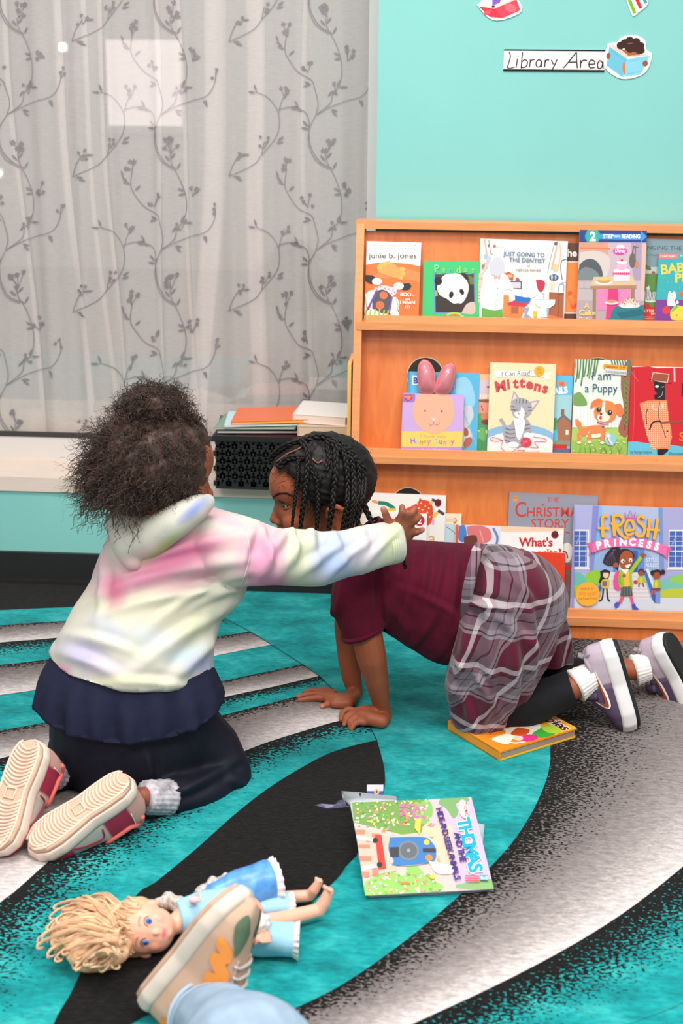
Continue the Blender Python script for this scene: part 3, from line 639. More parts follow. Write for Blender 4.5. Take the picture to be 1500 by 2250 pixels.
def rain(A):
    A.rect(900, 130, 1700, 520, (128, 152, 160)); A.text('BRINGING THE RAIN', 1320, 275, 74, (64, 76, 84), w=730, rot=1); A.text('to the plain', 1140, 345, 40, (84, 96, 100)); A.rect(900, 480, 1700, 580, (196, 196, 196))
    A.rect(900, 560, 1700, 1400, (92, 140, 66)); A.blob([(1050, 450), (1110, 480), (1115, 520), (1050, 500)], (90, 120, 70)); A.el(1150, 550, 22, 20, (150, 90, 80))
    A.blob([(1060, 740), (1100, 710), (1120, 780), (1195, 790), (1195, 900), (1060, 900), (1040, 820)], (226, 226, 220))
    for i in range(8): A.line([(1055+i*18, 740+i*6), (1060+i*18, 820), (1050+i*18, 890)], 7, (50, 50, 50))
    A.blob([(1000, 960), (1100, 930), (1150, 970), (1300, 960), (1300, 1400), (1000, 1400)], (208, 48, 44)); A.text('LITTLE TOUCAN', 1200, 1030, 44, (250, 240, 236), w=300, bold=.02); A.text('BOOKS', 1185, 1062, 36, (250, 240, 236), w=100, bold=.02)
    for y in (1090, 1112, 1134): A.line([(1050, y), (1190, y+3)], 7, (240, 200, 196), False)
book('grey-blue book with a zebra and the words THE RAIN on the top tier', *z7, (960, 132), (1680, 150), (930, 1200), .012, .006, rain, (110, 140, 140), group=GR[1])
def baby(A):
    A.rect(1180, 300, 1900, 890, (56, 170, 176)); A.rect(1180, 880, 1900, 1500, (124, 58, 146))
    for i in range(30): A.dot(1210+(i*97) % 500, 400+(i*61) % 460, 18, 8, (66, 184, 188), rot=i*30)
    A.blob([(1205, 318), (1430, 312), (1438, 350), (1425, 374), (1208, 378)], (238, 120, 116)); A.text('I CAN READ', 1318, 360, 34, (255, 235, 230), w=180, bold=.02); A.text('Special', 1510, 350, 36, (230, 240, 240))
    A.text('BABY', 1440, 545, 160, (240, 206, 70), rot=-7, w=390, bold=.03); A.text('PIG', 1540, 655, 150, (240, 206, 70), rot=-6, w=240, bold=.03)
    A.blob([(1345, 790), (1365, 775), (1385, 800), (1405, 780), (1425, 790), (1435, 850), (1420, 900), (1440, 950), (1390, 958), (1340, 950), (1338, 860)], (248, 246, 244)); A.el(1455, 912, 20, 22, (244, 244, 244)); A.el(1390, 825, 10, 14, (240, 190, 180)); A.line([(1360, 950), (1360, 920)], 4, (180, 180, 180), False)
    A.el(1325, 1010, 46, 48, (226, 60, 60)); A.line([(1330, 1058), (1345, 1100), (1370, 1135)], 5, (190, 60, 80)); A.blob([(1375, 1020), (1420, 960), (1480, 950), (1560, 990), (1580, 1120), (1420, 1130), (1380, 1090)], (226, 206, 70)); A.blob([(1380, 1040), (1420, 960), (1480, 955), (1430, 1010)], (130, 190, 80)); A.el(1458, 1070, 8, 8, (90, 70, 40)); A.el(1500, 810, 26, 34, (226, 96, 60))
book('teal and purple book with yellow capitals and a white kitten, top tier', *z7, (1205, 318), (1800, 335), (1192, 1210), .024, .005, baby, (56, 170, 176), group=GR[1])
# ---- middle tier
y1 = ((870, 780), 5.769)
def bluebook(A):
    A.rect(140, 200, 180, 1400, (66, 156, 200)); A.text('B', 245, 370, 150, (240, 246, 250), bold=.06); A.text('B', 245, 360, 110, (60, 80, 170), bold=.03); A.text('sour', 780, 440, 70, (120, 110, 190), w=130)
    A.blob([(760, 300), (880, 280), (960, 380), (1000, 600), (900, 700), (760, 650)], (150, 206, 232)); A.blob([(840, 660), (940, 640), (980, 760), (930, 900), (960, 1050), (870, 1180), (780, 1000)], (206, 208, 214)); A.blob([(860, 910), (905, 940), (910, 1010), (860, 1020)], (170, 96, 76)); A.blob([(880, 1050), (950, 1040), (950, 1120), (870, 1180), (850, 1120)], (176, 104, 84)); A.el(925, 910, 22, 26, (120, 190, 190))
    for i in range(40): A.dot(680+(i*53) % 350, 260+(i*137) % 900, 14, 8, (126, 196, 230), rot=i*40)
book('blue book with a pale bear picture behind the bunny-ear board book', *y1, (158, 208), (1058, 232), (115, 1290), .011, .007, bluebook, (88, 182, 222), group=GR[2])
def garden(A):
    A.rect(1000, 230, 1300, 560, (240, 190, 150)); A.rect(1050, 320, 1200, 500, (214, 196, 206)); A.el(1175, 405, 30, 14, (206, 60, 90)); 
    for i in range(6): A.line([(1075+i*20, 500), (1065+i*20, 560)], 9, (250, 244, 240), False)
    A.rect(1000, 560, 1300, 760, (226, 150, 130)); A.rect(1000, 740, 1300, 1400, (86, 160, 106)); A.el(1080, 600, 30, 36, (214, 160, 150)); A.el(1150, 660, 40, 50, (236, 150, 130)); A.blob([(1050, 560), (1170, 560), (1180, 600), (1060, 590)], (140, 90, 70)); A.line([(1080, 640), (1105, 700)], 8, (90, 60, 60)); A.el(1130, 780, 50, 40, (240, 120, 90)); A.el(1140, 850, 60, 34, (130, 60, 60)); A.el(1080, 880, 26, 26, (90, 150, 110)); A.el(1100, 1010, 60, 90, (110, 180, 110)); A.el(1060, 1140, 60, 80, (70, 150, 90)); A.el(1150, 970, 12, 26, (226, 226, 120)); A.el(1050, 960, 16, 9, (210, 220, 90))
book('peach and green book showing only a strip between the bunny and kitten books', *y1, (900, 238), (1330, 245), (880, 1300), .008, .006, garden, (240, 200, 170), group=GR[2])
def bunny(A):
    A.rect(60, 490, 240, 600, (160, 120, 196)); A.rect(50, 968, 880, 1165, (246, 206, 104)); A.rect(40, 1160, 880, 1400, (186, 146, 214))
    A.blob([(205, 700), (230, 590), (300, 495), (470, 485), (640, 495), (720, 590), (735, 730), (700, 860), (600, 960), (470, 1000), (330, 950), (240, 850)], (226, 178, 120)); A.blob([(212, 700), (236, 590), (300, 500), (470, 492), (640, 500), (714, 590), (727, 730), (692, 856), (595, 950), (470, 990), (335, 942), (246, 848)], (238, 178, 148))
    A.el(363, 708, 11, 12, (90, 60, 56)); A.el(576, 712, 11, 12, (90, 60, 56)); A.poly([(445, 790), (470, 805), (497, 792), (490, 820), (472, 838), (455, 820)], (250, 214, 220))
    A.line([(400, 868), (430, 890), (465, 870), (472, 838)], 5, (150, 100, 90)); A.line([(468, 868), (510, 888), (550, 860)], 5, (150, 100, 90))
    A.blob([(105, 520), (130, 500), (152, 515), (180, 500), (203, 520), (195, 555), (150, 585), (110, 555)], (214, 40, 66)); A.text('HEART', 152, 540, 34, (250, 200, 120), w=84, bold=.02); A.text('TUG', 152, 562, 24, (255, 230, 230))
    A.text('I love you', 460, 1045, 62, (236, 170, 110), w=330, shear=.2)
    cs = [(150, 120, 210), (160, 214, 200), (240, 130, 70), (150, 200, 120), (236, 130, 150), None, (170, 214, 214), (236, 120, 90), (130, 170, 220), (230, 200, 110), (190, 120, 200)]
    for i, (ch, c) in enumerate(zip('Honey Bunny', cs)):
        if c: A.text(ch, 205+i*50, 1115+(i % 3)*7, 92, c, rot=(i % 3-1)*8, bold=.025)
    A.text('by Sandra Magsamen', 450, 1212, 44, (246, 240, 246), w=400, shear=.15)
bob = book('lilac board book reading Honey Bunny with stuffed pink satin ears', *y1, (85, 482), (862, 508), (40, 1290), .030, .014, bunny, (204, 168, 222), rad=.005, group=GR[2])
me2 = mat('pink_satin', (214, 128, 140), .28, .6, sheen=.4, coat=.3, bump=.25, bscale=40); msm = mat('copper_seam', (206, 104, 60), .5)
for ear in ([(345, 58), (420, 90), (480, 190), (495, 320), (480, 478), (320, 478), (285, 380), (272, 250), (290, 120)], [(700, 98), (740, 140), (748, 230), (730, 350), (660, 490), (495, 485), (500, 370), (540, 250), (610, 140)]):
    c = catmull(ear+[ear[0]], 6)[:-1]; o0 = PO+NP*.028
    pts = np.array([PL(x/5.769+870, y/5.769+780, o0, NP) for x, y in c]); ctr = pts.mean(0); n = len(pts); V = [*(pts)]; 
    for s_ in (1, -1):
        for t_, h_ in ((.86, .008), (.62, .014), (.3, .018)): V += [*(ctr+(pts-ctr)*t_+NP*h_*s_)]
        V.append(ctr+NP*.019*s_)
    Fq = []
    for q, s0 in ((0, 1), (1, 3*n+n+1)):
        base = [0, n+q*(3*n+1), 2*n+q*(3*n+1), 3*n+q*(3*n+1)]
        for a_, b2 in zip(base[:-1], base[1:]): Fq += [(a_+i, a_+(i+1) % n, b2+(i+1) % n, b2+i) for i in range(n)]
        tip = 4*n+q*(3*n+1); Fq += [(base[3]+i, base[3]+(i+1) % n, tip) for i in range(n)]
    eo = mk('ear', V, Fq, me2, bob, True); eo['label'] = 'pink satin stuffed bunny ear'
    G().tube(np.vstack([pts, pts[:1]]), .0011, 6).build('seam_piping', msm, eo, True)
y2 = ((1060, 780), 3.409)
def mittens(A):
    A.rect(40, 50, 560, 560, (246, 220, 178)); A.blob([(40, 560), (120, 535), (250, 520), (400, 530), (540, 600), (540, 800), (30, 800)], (138, 182, 214)); A.blob([(38, 620), (140, 585), (270, 575), (420, 590), (535, 650), (540, 820), (20, 820)], (240, 232, 230))
    A.poly([(78, 122), (112, 116), (112, 165), (80, 172), (92, 146)], (244, 238, 226)); A.poly([(450, 150), (515, 126), (500, 155), (508, 184), (460, 172)], (244, 238, 226)); A.poly([(105, 112), (450, 112), (470, 118), (470, 166), (380, 158), (105, 168)], (250, 246, 236)); A.line([(105, 112), (470, 118)], 2, (110, 100, 90), False); A.line([(105, 168), (380, 160), (470, 168)], 2, (110, 100, 90), False)
    A.text('I Can Read!', 255, 156, 52, (70, 66, 66), w=225, rot=-2, shear=.1); A.el(425, 122, 40, 40, (240, 176, 40)); A.text('My', 425, 118, 26, (200, 90, 30)); A.text('First', 425, 140, 22, (200, 90, 30))
    for ch, x, y, r_ in zip('Mittens', (140, 197, 250, 297, 350, 407, 462), (268, 252, 244, 240, 250, 266, 280), (-10, -6, -3, 0, 4, 10, 16)): A.text(ch, x, y, 106, (206, 72, 78), rot=r_, bold=.045)
    g1 = (168, 166, 172); g2 = (116, 112, 118); wh = (250, 246, 244)
    A.line([(135, 475), (165, 530), (170, 600), (190, 640)], 26, g1); A.blob([(225, 490), (335, 480), (365, 560), (350, 620), (310, 680), (230, 690), (170, 650), (165, 590), (195, 560)], g1)
    for y in (545, 575, 605, 635): A.line([(170, y), (205, y+14), (245, y+10)], 9, g2); A.line([(320, y-20), (360, y-30)], 8, g2)
    A.blob([(235, 470), (315, 480), (310, 560), (280, 630), (255, 600)], wh); A.el(340, 600, 32, 22, wh); A.el(230, 670, 44, 22, wh)
    A.poly([(212, 360), (235, 262), (282, 330)], g1); A.poly([(222, 348), (238, 285), (262, 325)], (240, 206, 206)); A.poly([(345, 350), (428, 335), (375, 415)], g1); A.poly([(365, 358), (415, 345), (375, 400)], (240, 206, 206))
    A.blob([(208, 385), (230, 335), (290, 318), (350, 345), (372, 400), (350, 450), (290, 480), (235, 455)], g1); A.blob([(292, 380), (318, 430), (300, 478), (255, 462), (240, 430), (280, 420)], wh)
    for x in (255, 280, 305, 330): A.line([(x, 325+abs(x-290)*.2), (x-3, 360)], 7, g2)
    for y in (380, 405): A.line([(212, y), (240, y+8)], 6, g2); A.line([(340, y+10), (368, y+8)], 6, g2)
    A.line([(230, 405), (248, 412), (258, 404)], 4, (80, 76, 84)); A.line([(305, 428), (322, 436), (334, 432)], 4, (80, 76, 84)); A.el(272, 432, 6, 4, (220, 130, 130)); A.line([(272, 436), (262, 448)], 2.5, (120, 90, 90)); A.line([(272, 436), (284, 450)], 2.5, (120, 90, 90))
    A.el(328, 652, 42, 38, (206, 66, 84)); A.line([(290, 640), (330, 650), (365, 635)], 4, (230, 120, 130)); A.line([(300, 670), (340, 630)], 4, (230, 120, 130)); A.line([(320, 688), (350, 640)], 3, (170, 40, 60))
    A.line([(360, 690), (420, 690), (390, 650), (470, 645), (470, 625), (380, 610)], 4, (190, 60, 80)); A.line([(290, 680), (200, 730), (140, 690), (150, 640), (80, 615), (60, 635), (110, 645), (160, 632)], 4, (190, 60, 80)); A.line([(265, 712), (318, 712), (290, 730)], 4, (190, 60, 80))
    A.text('by Lola M. Schaefer', 395, 728, 20, (150, 140, 140), w=70); A.text('pictures', 120, 738, 20, (150, 140, 140), w=110)
book('cream book titled Mittens with a grey tabby kitten and red yarn', *y2, (58, 55), (550, 68), (32, 785), .026, .005, mittens, (246, 222, 184), rad=.002, group=GR[2])
def railsb(A):
    A.rect(400, 150, 700, 900, (96, 190, 226)); A.rect(400, 300, 700, 480, (160, 208, 214)); A.text('OFF THE', 560, 235, 50, (240, 130, 60), w=120, bold=.04); A.text('RAILS', 575, 290, 66, (250, 240, 236), rot=-8, w=135, bold=.05)
    A.poly([(570, 220), (600, 195), (620, 225), (600, 232)], (226, 106, 50))
    A.poly([(560, 490), (610, 445), (670, 500), (670, 640), (570, 640)], (170, 112, 84)); A.poly([(548, 500), (610, 440), (672, 495), (672, 512), (610, 462), (556, 512)], (110, 110, 120)); A.rect(592, 405, 616, 450, (166, 90, 66)); A.rect(628, 560, 650, 596, (240, 230, 210))
    A.rect(530, 470, 560, 560, (90, 150, 90)); A.rect(530, 640, 680, 680, (130, 150, 120)); A.rect(530, 668, 640, 700, (206, 44, 40)); A.rect(530, 700, 670, 760, (90, 110, 150))
book('light blue book with a brick house, half hidden behind the kitten book', *y2, (430, 150), (677, 156), (415, 785), .012, .006, railsb, (96, 190, 226), (230, 190, 170), rad=.002, group=GR[2])
def puppy(A):
    A.rect(680, 30, 1120, 400, (226, 236, 222)); A.rect(680, 360, 1120, 560, (238, 236, 230)); A.rect(680, 540, 1120, 900, (150, 186, 84)); A.blob([(680, 560), (760, 530), (900, 560), (1100, 540), (1100, 620), (680, 640)], (176, 200, 100))
    for x in range(690, 1060, 26): A.line([(x, 372), (x, 540)], 3, (214, 208, 214), False)
    A.blob([(688, 290), (740, 280), (790, 370), (688, 372)], (120, 160, 90)); A.blob([(1040, 100), (1110, 60), (1105, 560), (1050, 600), (1030, 540), (1065, 400), (1040, 250)], (160, 96, 74)); A.line([(1060, 130), (1080, 350), (1075, 560)], 14, (130, 76, 62))
    for i in range(9): A.line([(690+i*22, 30), (692+i*20, 90+((i*37) % 70)), (680+i*20, 150+((i*53) % 80)*(1 if i < 4 else .3))], 11, ((104, 144, 84), (84, 126, 78))[i % 2])
    for i in range(8): A.line([(960+i*20, 30), (972+i*20, 70), (965+i*20, 110+(i*41) % 60)], 10, ((110, 120, 120), (84, 126, 88))[i % 2])
    for i in range(10): A.line([(1050+i*6, 150+i*35), (1072, 190+i*35), (1095, 215+i*35)], 8, (106, 146, 80))
    A.text('I am', 893, 185, 88, (56, 78, 118), w=140); A.text('a Puppy', 892, 278, 92, (56, 78, 118), w=245)
    og = (238, 134, 76); cr = (250, 228, 206)
    A.blob([(705, 520), (705, 478), (745, 500), (760, 540), (840, 525), (920, 530), (930, 600), (860, 620), (790, 600), (745, 600), (730, 545)], og); A.blob([(780, 600), (900, 585), (890, 612), (820, 618)], cr)
    for (x, y0, y1_) in ((735, 580, 655), (812, 595, 650), (908, 580, 655)): A.line([(x, y0), (x, y1_)], 26, og); A.el(x, y1_, 16, 10, cr)
    A.blob([(840, 420), (870, 360), (930, 340), (990, 360), (1012, 430), (985, 490), (910, 500), (855, 470)], og); A.blob([(905, 350), (925, 350), (925, 420), (960, 460), (940, 495), (880, 490), (870, 450), (895, 430)], cr); A.blob([(845, 380), (815, 400), (825, 350), (870, 325), (905, 340), (870, 365)], (240, 120, 66)); A.blob([(995, 370), (1040, 365), (1065, 430), (1040, 460), (1010, 430)], (240, 120, 66))
    A.el(876, 408, 17, 19, (44, 50, 54)); A.el(960, 430, 18, 20, (44, 50, 54)); A.el(880, 402, 5, 5, (240, 240, 240)); A.el(964, 424, 5, 5, (240, 240, 240)); A.el(895, 440, 10, 8, (60, 44, 44)); A.el(892, 468, 10, 16, (226, 60, 60)); A.line([(865, 498), (910, 515), (955, 515)], 8, (190, 50, 70)); A.el(912, 538, 9, 9, (90, 100, 160))
    A.el(970, 630, 44, 46, (140, 200, 216)); A.line([(950, 600), (965, 640), (985, 665)], 12, (236, 220, 216)); A.line([(940, 605), (955, 645), (970, 668)], 5, (206, 60, 80)); A.el(950, 600, 18, 14, cr)
    R = random.Random(3)
    for i in range(34): A.dot(R.uniform(690, 1080), R.uniform(570, 745), 5, 4, (236, 240, 210))
    for i in range(12): x = R.uniform(700, 1080); A.line([(x, 760), (x+8, 720), (x+R.uniform(-12, 20), 690)], 4, (104, 150, 60))
    A.poly([(905, 66), (1085, 82), (1084, 112), (903, 98)], (246, 162, 50)); A.text('clearance   5.49', 995, 98, 24, (120, 70, 40), w=150, rot=4, bold=.02); A.poly([(918, 100), (1080, 114), (1078, 152), (915, 138)], (226, 224, 220))
    for i in range(22): A.line([(925+i*7, 114+i*.6), (925+i*7, 132+i*.6)], 2.6 if i % 3 else 4, (120, 116, 120), False)
book('pale green book titled I am a Puppy with an orange price sticker', *y2, (692, 32), (1112, 42), (676, 790), .022, .008, puppy, (220, 228, 206), rad=.002, group=GR[2])
def redb(A):
    A.rect(1085, 640, 1900, 900, (96, 190, 214)); A.poly([(1095, 650), (1160, 648), (1260, 662), (1400, 668), (1540, 690), (1700, 690), (1700, 60), (1100, 60)], (206, 28, 44)); A.line([(1130, 640), (1140, 400), (1135, 110)], 5, (226, 70, 80)); A.line([(1110, 120), (1170, 200)], 3, (236, 110, 116), False); A.line([(1436, 100), (1440, 200)], 12, (236, 196, 196), False)
    A.poly([(1120, 90), (1250, 86), (1300, 98), (1440, 96), (1700, 100), (1700, 80), (1120, 76)], (240, 236, 232))
    # patchwork paper shapes
    A.poly([(1275, 128), (1400, 142), (1388, 208), (1262, 192)], (226, 196, 180)); A.poly([(1280, 134), (1394, 147), (1383, 202), (1268, 187)], (160, 80, 54)); A.line([(1245, 180), (1330, 205), (1418, 212)], 5, (30, 26, 30))
    A.poly([(1285, 198), (1368, 205), (1370, 338), (1292, 330), (1286, 300), (1310, 290), (1290, 265)], (28, 28, 32)); A.el(1308, 235, 14, 9, (240, 236, 230)); A.line([(1340, 240), (1362, 236)], 4, (210, 206, 200)); A.line([(1318, 320), (1345, 300), (1352, 270)], 3, (200, 200, 200))
    body = [(1178, 362), (1240, 338), (1385, 336), (1398, 470), (1420, 560), (1425, 620), (1405, 700), (1275, 706), (1235, 600), (1210, 500)]
    A.poly(body, (232, 130, 84))
    ch = Art(A.a, (0, 0), (1, 1))
    pl = np.array(body)
    def inside(x, y):
        c = False
        for i in range(len(pl)):
            (x1_, y1_), (x2_, y2_) = pl[i-1], pl[i]
            if (y1_ > y) != (y2_ > y) and x < (x2_-x1_)*(y-y1_)/(y2_-y1_)+x1_: c = not c
        return c
    for ix in range(1180, 1430, 15):
        for iy in range(340, 706, 15):
            if inside(ix+4, iy+4) and inside(ix-4, iy-4): A.sh.append((A.uv([(ix-4, iy-4), (ix+4, iy-4), (ix+4, iy+4), (ix-4, iy+4)]), 'same', (248, 220, 196)))
    A.line([(1240, 400), (1228, 450), (1235, 520)], 7, (30, 28, 30)); A.line([(1330, 350), (1322, 420), (1325, 470), (1360, 560), (1380, 620)], 5, (30, 28, 30)); A.line([(1255, 560), (1280, 505), (1330, 495), (1350, 515)], 12, (30, 28, 32)); A.line([(1340, 510), (1420, 500), (1700, 480)], 16, (150, 74, 56)); A.line([(1280, 370), (1280, 400), (1310, 410)], 4, (240, 230, 220)); A.line([(1350, 400), (1352, 360)], 4, (240, 230, 220))
    A.blob([(1315, 706), (1370, 700), (1400, 712), (1350, 752), (1320, 745)], (30, 28, 32)); A.line([(1385, 575), (1395, 565)], 10, (30, 30, 34))
    A.text('by Rachel Isadora', 1195, 735, 30, (60, 110, 130), w=160); A.text('words from the', 1190, 760, 30, (30, 70, 100), w=150, bold=.01); A.text('illustrated', 1470, 748, 34, (60, 110, 130), w=130)
    A.text('F', 1520, 300, 130, (90, 16, 24), bold=.05); A.text('S', 1500, 640, 90, (220, 120, 40), bold=.03)
book('bright red picture book with a checked paper-collage figure on the middle tier', *y2, (1112, 84), (1900, 100), (1090, 800), .020, .007, redb, (206, 28, 44), group=GR[2])
# ---- bottom tier
y4 = ((800, 1060), 3.1915)
def flying(A):
    A.line([(55, 128), (100, 142)], 18, (236, 150, 90)); A.line([(100, 142), (160, 150), (215, 185)], 28, (30, 130, 110)); A.line([(170, 190), (225, 188)], 18, (226, 190, 60))
    A.blob([(392, 102), (405, 120), (470, 140), (485, 230), (465, 292), (430, 290), (380, 220), (300, 200), (280, 190), (370, 145)], (220, 80, 50))
    for (x, y) in ((375, 150), (400, 145), (385, 180), (410, 190), (430, 165), (445, 210), (420, 225), (455, 180), (350, 175), (462, 240)): A.el(x, y, 6, 6, (246, 206, 160))
    A.line([(460, 150), (485, 128)], 20, (246, 190, 70)); A.line([(475, 118), (498, 128)], 18, (50, 66, 106)); A.line([(485, 240), (525, 200)], 20, (246, 190, 70)); A.line([(520, 195), (562, 222)], 20, (50, 66, 106))
    A.el(518, 142, 24, 27, (120, 30, 46)); A.text('504', 518, 150, 22, (60, 14, 24)); A.text('a', 482, 425, 120, (222, 170, 100)); A.el(487, 275, 8, 20, (226, 170, 200))
book('large white book with a flying figure in a spotted orange dress', *y4, (-60, 68), (574, 92), (-75, 900), .012, .006, flying, (242, 236, 230), group=GR[3])
def small2(A):
    A.el(388, 268, 36, 38, (206, 30, 44)); A.el(388, 268, 31, 33, (226, 60, 70)); A.el(388, 268, 29, 31, (206, 30, 44)); A.text('2', 388, 290, 62, (255, 255, 255), bold=.02); A.line([(310, 330), (330, 300), (345, 340)], 6, (196, 200, 70)); A.line([(330, 340), (350, 360)], 5, (120, 180, 90))
    A.text('READING', 230, 300, 44, (206, 60, 60), w=140)
book('small white reader with a red circle numbered 2 behind the outstretched hand', *y4, (60, 212), (440, 220), (50, 905), .022, .004, small2, (244, 240, 236), group=GR[3])
def paleb(A):
    A.rect(560, 290, 700, 900, (196, 214, 222)); A.line([(575, 310), (630, 350), (660, 400)], 4, (90, 90, 100)); A.el(634, 268, 14, 20, (220, 90, 60)); A.rect(575, 252, 640, 275, (236, 206, 170))
book('cream and pale blue book showing a narrow strip beside the white flying-figure book', *y4, (440, 215), (682, 220), (420, 905), .009, .004, paleb, (246, 226, 196), group=GR[3])
def xmas(A):
    A.poly([(1045, 108), (1062, 88), (1080, 108), (1080, 132), (1045, 132)], (236, 150, 40)); A.text('golden', 1062, 112, 16, (120, 60, 20), w=30)
    rd = (206, 66, 54)
    A.text('THE', 1325, 138, 50, rd, w=85, bold=.005); A.text('C', 1100, 240, 150, rd, w=78, bold=.01); A.text('HRISTMAS', 1345, 238, 92, rd, w=400, bold=.01); A.text('STORY', 1310, 318, 92, rd, w=265, bold=.01); A.line([(1250, 165), (1262, 150), (1245, 158)], 5, rd); A.line([(1390, 300), (1420, 345), (1450, 350)], 7, rd)
    A.blob([(1390, 440), (1440, 420), (1470, 460), (1460, 540), (1410, 560)], (236, 232, 220)); A.line([(1400, 480), (1430, 490), (1440, 530)], 9, (50, 50, 60)); A.rect(1400, 560, 1500, 900, (130, 110, 110)); A.el(1440, 600, 30, 16, (214, 60, 46)); A.el(1430, 680, 30, 40, (150, 90, 80)); A.rect(1400, 760, 1500, 840, (120, 96, 90))
book('grey book lettered The Christmas Story in red, behind the purple picture book', *y4, (1018, 70), (1640, 95), (1000, 975), .010, .008, xmas, (150, 150, 164), group=GR[3])
def opp(A):
    A.poly([(642, 296), (1400, 320), (1400, 380), (642, 380)], (248, 206, 176)); A.rect(960, 345, 1400, 900, (248, 240, 236)); A.rect(642, 290, 662, 900, (226, 92, 50)); A.rect(700, 296, 960, 306, (70, 70, 86))
    A.poly([(662, 298), (960, 306), (960, 470), (662, 470)], (226, 226, 236)); A.blob([(665, 305), (705, 300), (720, 380), (690, 420), (662, 390)], (80, 130, 200)); A.blob([(715, 310), (800, 300), (880, 330), (890, 400), (820, 430), (735, 380)], (222, 120, 120)); A.blob([(700, 380), (780, 370), (790, 430), (710, 470)], (110, 60, 50)); A.line([(810, 330), (840, 420)], 9, (240, 160, 156)); A.line([(905, 320), (935, 380), (930, 440)], 16, (110, 130, 180))
    A.text("What's", 1205, 446, 84, (206, 34, 40), w=238, bold=.03); A.text('Opposite?', 1230, 520, 84, (206, 34, 40), w=310, bold=.03); A.el(1338, 366, 26, 27, (110, 26, 40)); A.text('504', 1338, 374, 20, (60, 14, 24)); A.poly([(1362, 330), (1400, 332), (1400, 368), (1358, 360)], (252, 246, 236))
book("white and peach book reading What's Opposite, behind the plaid skirt", *y4, (642, 296), (1400, 322), (630, 975), .018, .004, opp, (248, 240, 236), group=GR[3])
def redlow(A):
    A.text('. .', 1300, 600, 60, (250, 240, 236), bold=.05)
book("plain orange-red board book in front of the What's Opposite book", *y4, (900, 476), (1412, 496), (890, 975), .026, .010, redlow, (226, 62, 30), rad=.005, group=GR[3])
y3 = ((1230, 1080), 5.5556)
def fresh(A):
    lv = (180, 184, 220); A.rect(160, 160, 470, 1000, (176, 176, 222)); A.rect(470, 160, 1260, 1200, (178, 190, 222)); A.rect(1230, 160, 2000, 1100, (170, 168, 212)); A.poly([(400, 160), (490, 160), (440, 1000), (370, 1000)], (136, 140, 206)); A.poly([(480, 160), (520, 160), (470, 980), (420, 980)], (140, 186, 220)); A.poly([(1200, 170), (1250, 170), (1290, 1000), (1230, 1000)], (120, 150, 206))
    for wx, w2 in ((170, 190), (1345, 300)):
        A.rect(wx-10, 462, wx+w2, 930, (238, 236, 230)); A.rect(wx, 480, wx+w2-22, 915, (70, 100, 176))
        for yy in (535, 600, 655, 715, 780, 850): A.rect(wx, yy, wx+w2-22, yy+(14 if yy == 715 else 7), (236, 236, 232))
        for xx in (wx+70, wx+150): A.rect(xx, 480, xx+8, 915, (236, 236, 232))
        A.rect(wx-25, 925, wx+w2+10, 950, (232, 228, 226)); A.poly([(wx+20, 640), (wx+60, 560), (wx+90, 560), (wx+50, 640)], (130, 156, 206))
    A.blob([(500, 760), (700, 690), (880, 670), (1040, 720), (1130, 800), (1130, 990), (480, 990)], (150, 176, 220)); A.rect(660, 690, 1040, 980, (96, 140, 206)); A.rect(850, 720, 960, 980, (60, 96, 170)); A.rect(700, 760, 830, 980, (206, 214, 226))
    A.blob([(300, 1060), (360, 980), (480, 960), (520, 1100), (440, 1130), (330, 1110)], (150, 200, 60)); A.blob([(150, 1000), (240, 980), (310, 1040), (330, 1130), (150, 1150)], (110, 190, 176)); A.blob([(1230, 1080), (1330, 1060), (1400, 1020), (1700, 1000), (1700, 1200), (1240, 1200)], (120, 190, 180)); A.blob([(1350, 1060), (1450, 1010), (1700, 1000), (1700, 1130), (1400, 1110)], (146, 200, 90))
    A.rect(130, 1140, 470, 1290, (176, 200, 60)); A.blob([(1240, 1200), (1400, 1180), (1700, 1190), (1700, 1330), (1250, 1330)], (190, 196, 50)); A.rect(120, 1290, 2000, 1700, (206, 214, 226)); 
    A.poly([(600, 980), (1010, 980), (1130, 1310), (500, 1310)], (226, 218, 220))
    for i in range(6): A.line([(590-i*16, 1030+i*50), (1030+i*18, 1030+i*50)], 5, (196, 190, 206), False)
    A.poly([(480, 1150), (530, 1110), (520, 1180), (500, 1220)], (60, 100, 180)); A.poly([(1040, 980), (1075, 930), (1190, 1230), (1140, 1310), (1130, 1240)], (60, 110, 190)); A.poly([(1060, 940), (1090, 930), (1200, 1200), (1170, 1220)], (220, 222, 232)); A.rect(1185, 1190, 1245, 1360, (120, 150, 206)); A.poly([(1140, 1240), (1185, 1200), (1185, 1360), (1150, 1320)], (60, 96, 170)); A.line([(1140, 1370), (1200, 1500)], 3, (180, 190, 206), False)
    A.text('STYLE', 1130, 850, 66, (228, 232, 244), w=135, bold=.02); A.text('RULES!', 1130, 915, 66, (228, 232, 244), w=140, bold=.02)
    # background children
    sk1 = (240, 200, 170); sk2 = (160, 80, 50)
    A.blob([(500, 970), (560, 945), (620, 975), (600, 1060), (560, 1090), (490, 1110), (505, 1030)], (40, 34, 44)); A.el(572, 1010, 36, 42, sk1); A.rect(520, 960, 620, 985, (40, 34, 44)); A.blob([(530, 1070), (600, 1060), (620, 1110), (600, 1180), (530, 1170), (510, 1120)], (200, 196, 60)); A.rect(530, 1090, 585, 1150, (150, 90, 120)); A.line([(545, 1180), (530, 1300), (495, 1335)], 20, (44, 50, 60)); A.line([(585, 1180), (600, 1300), (625, 1335)], 20, (44, 50, 60))
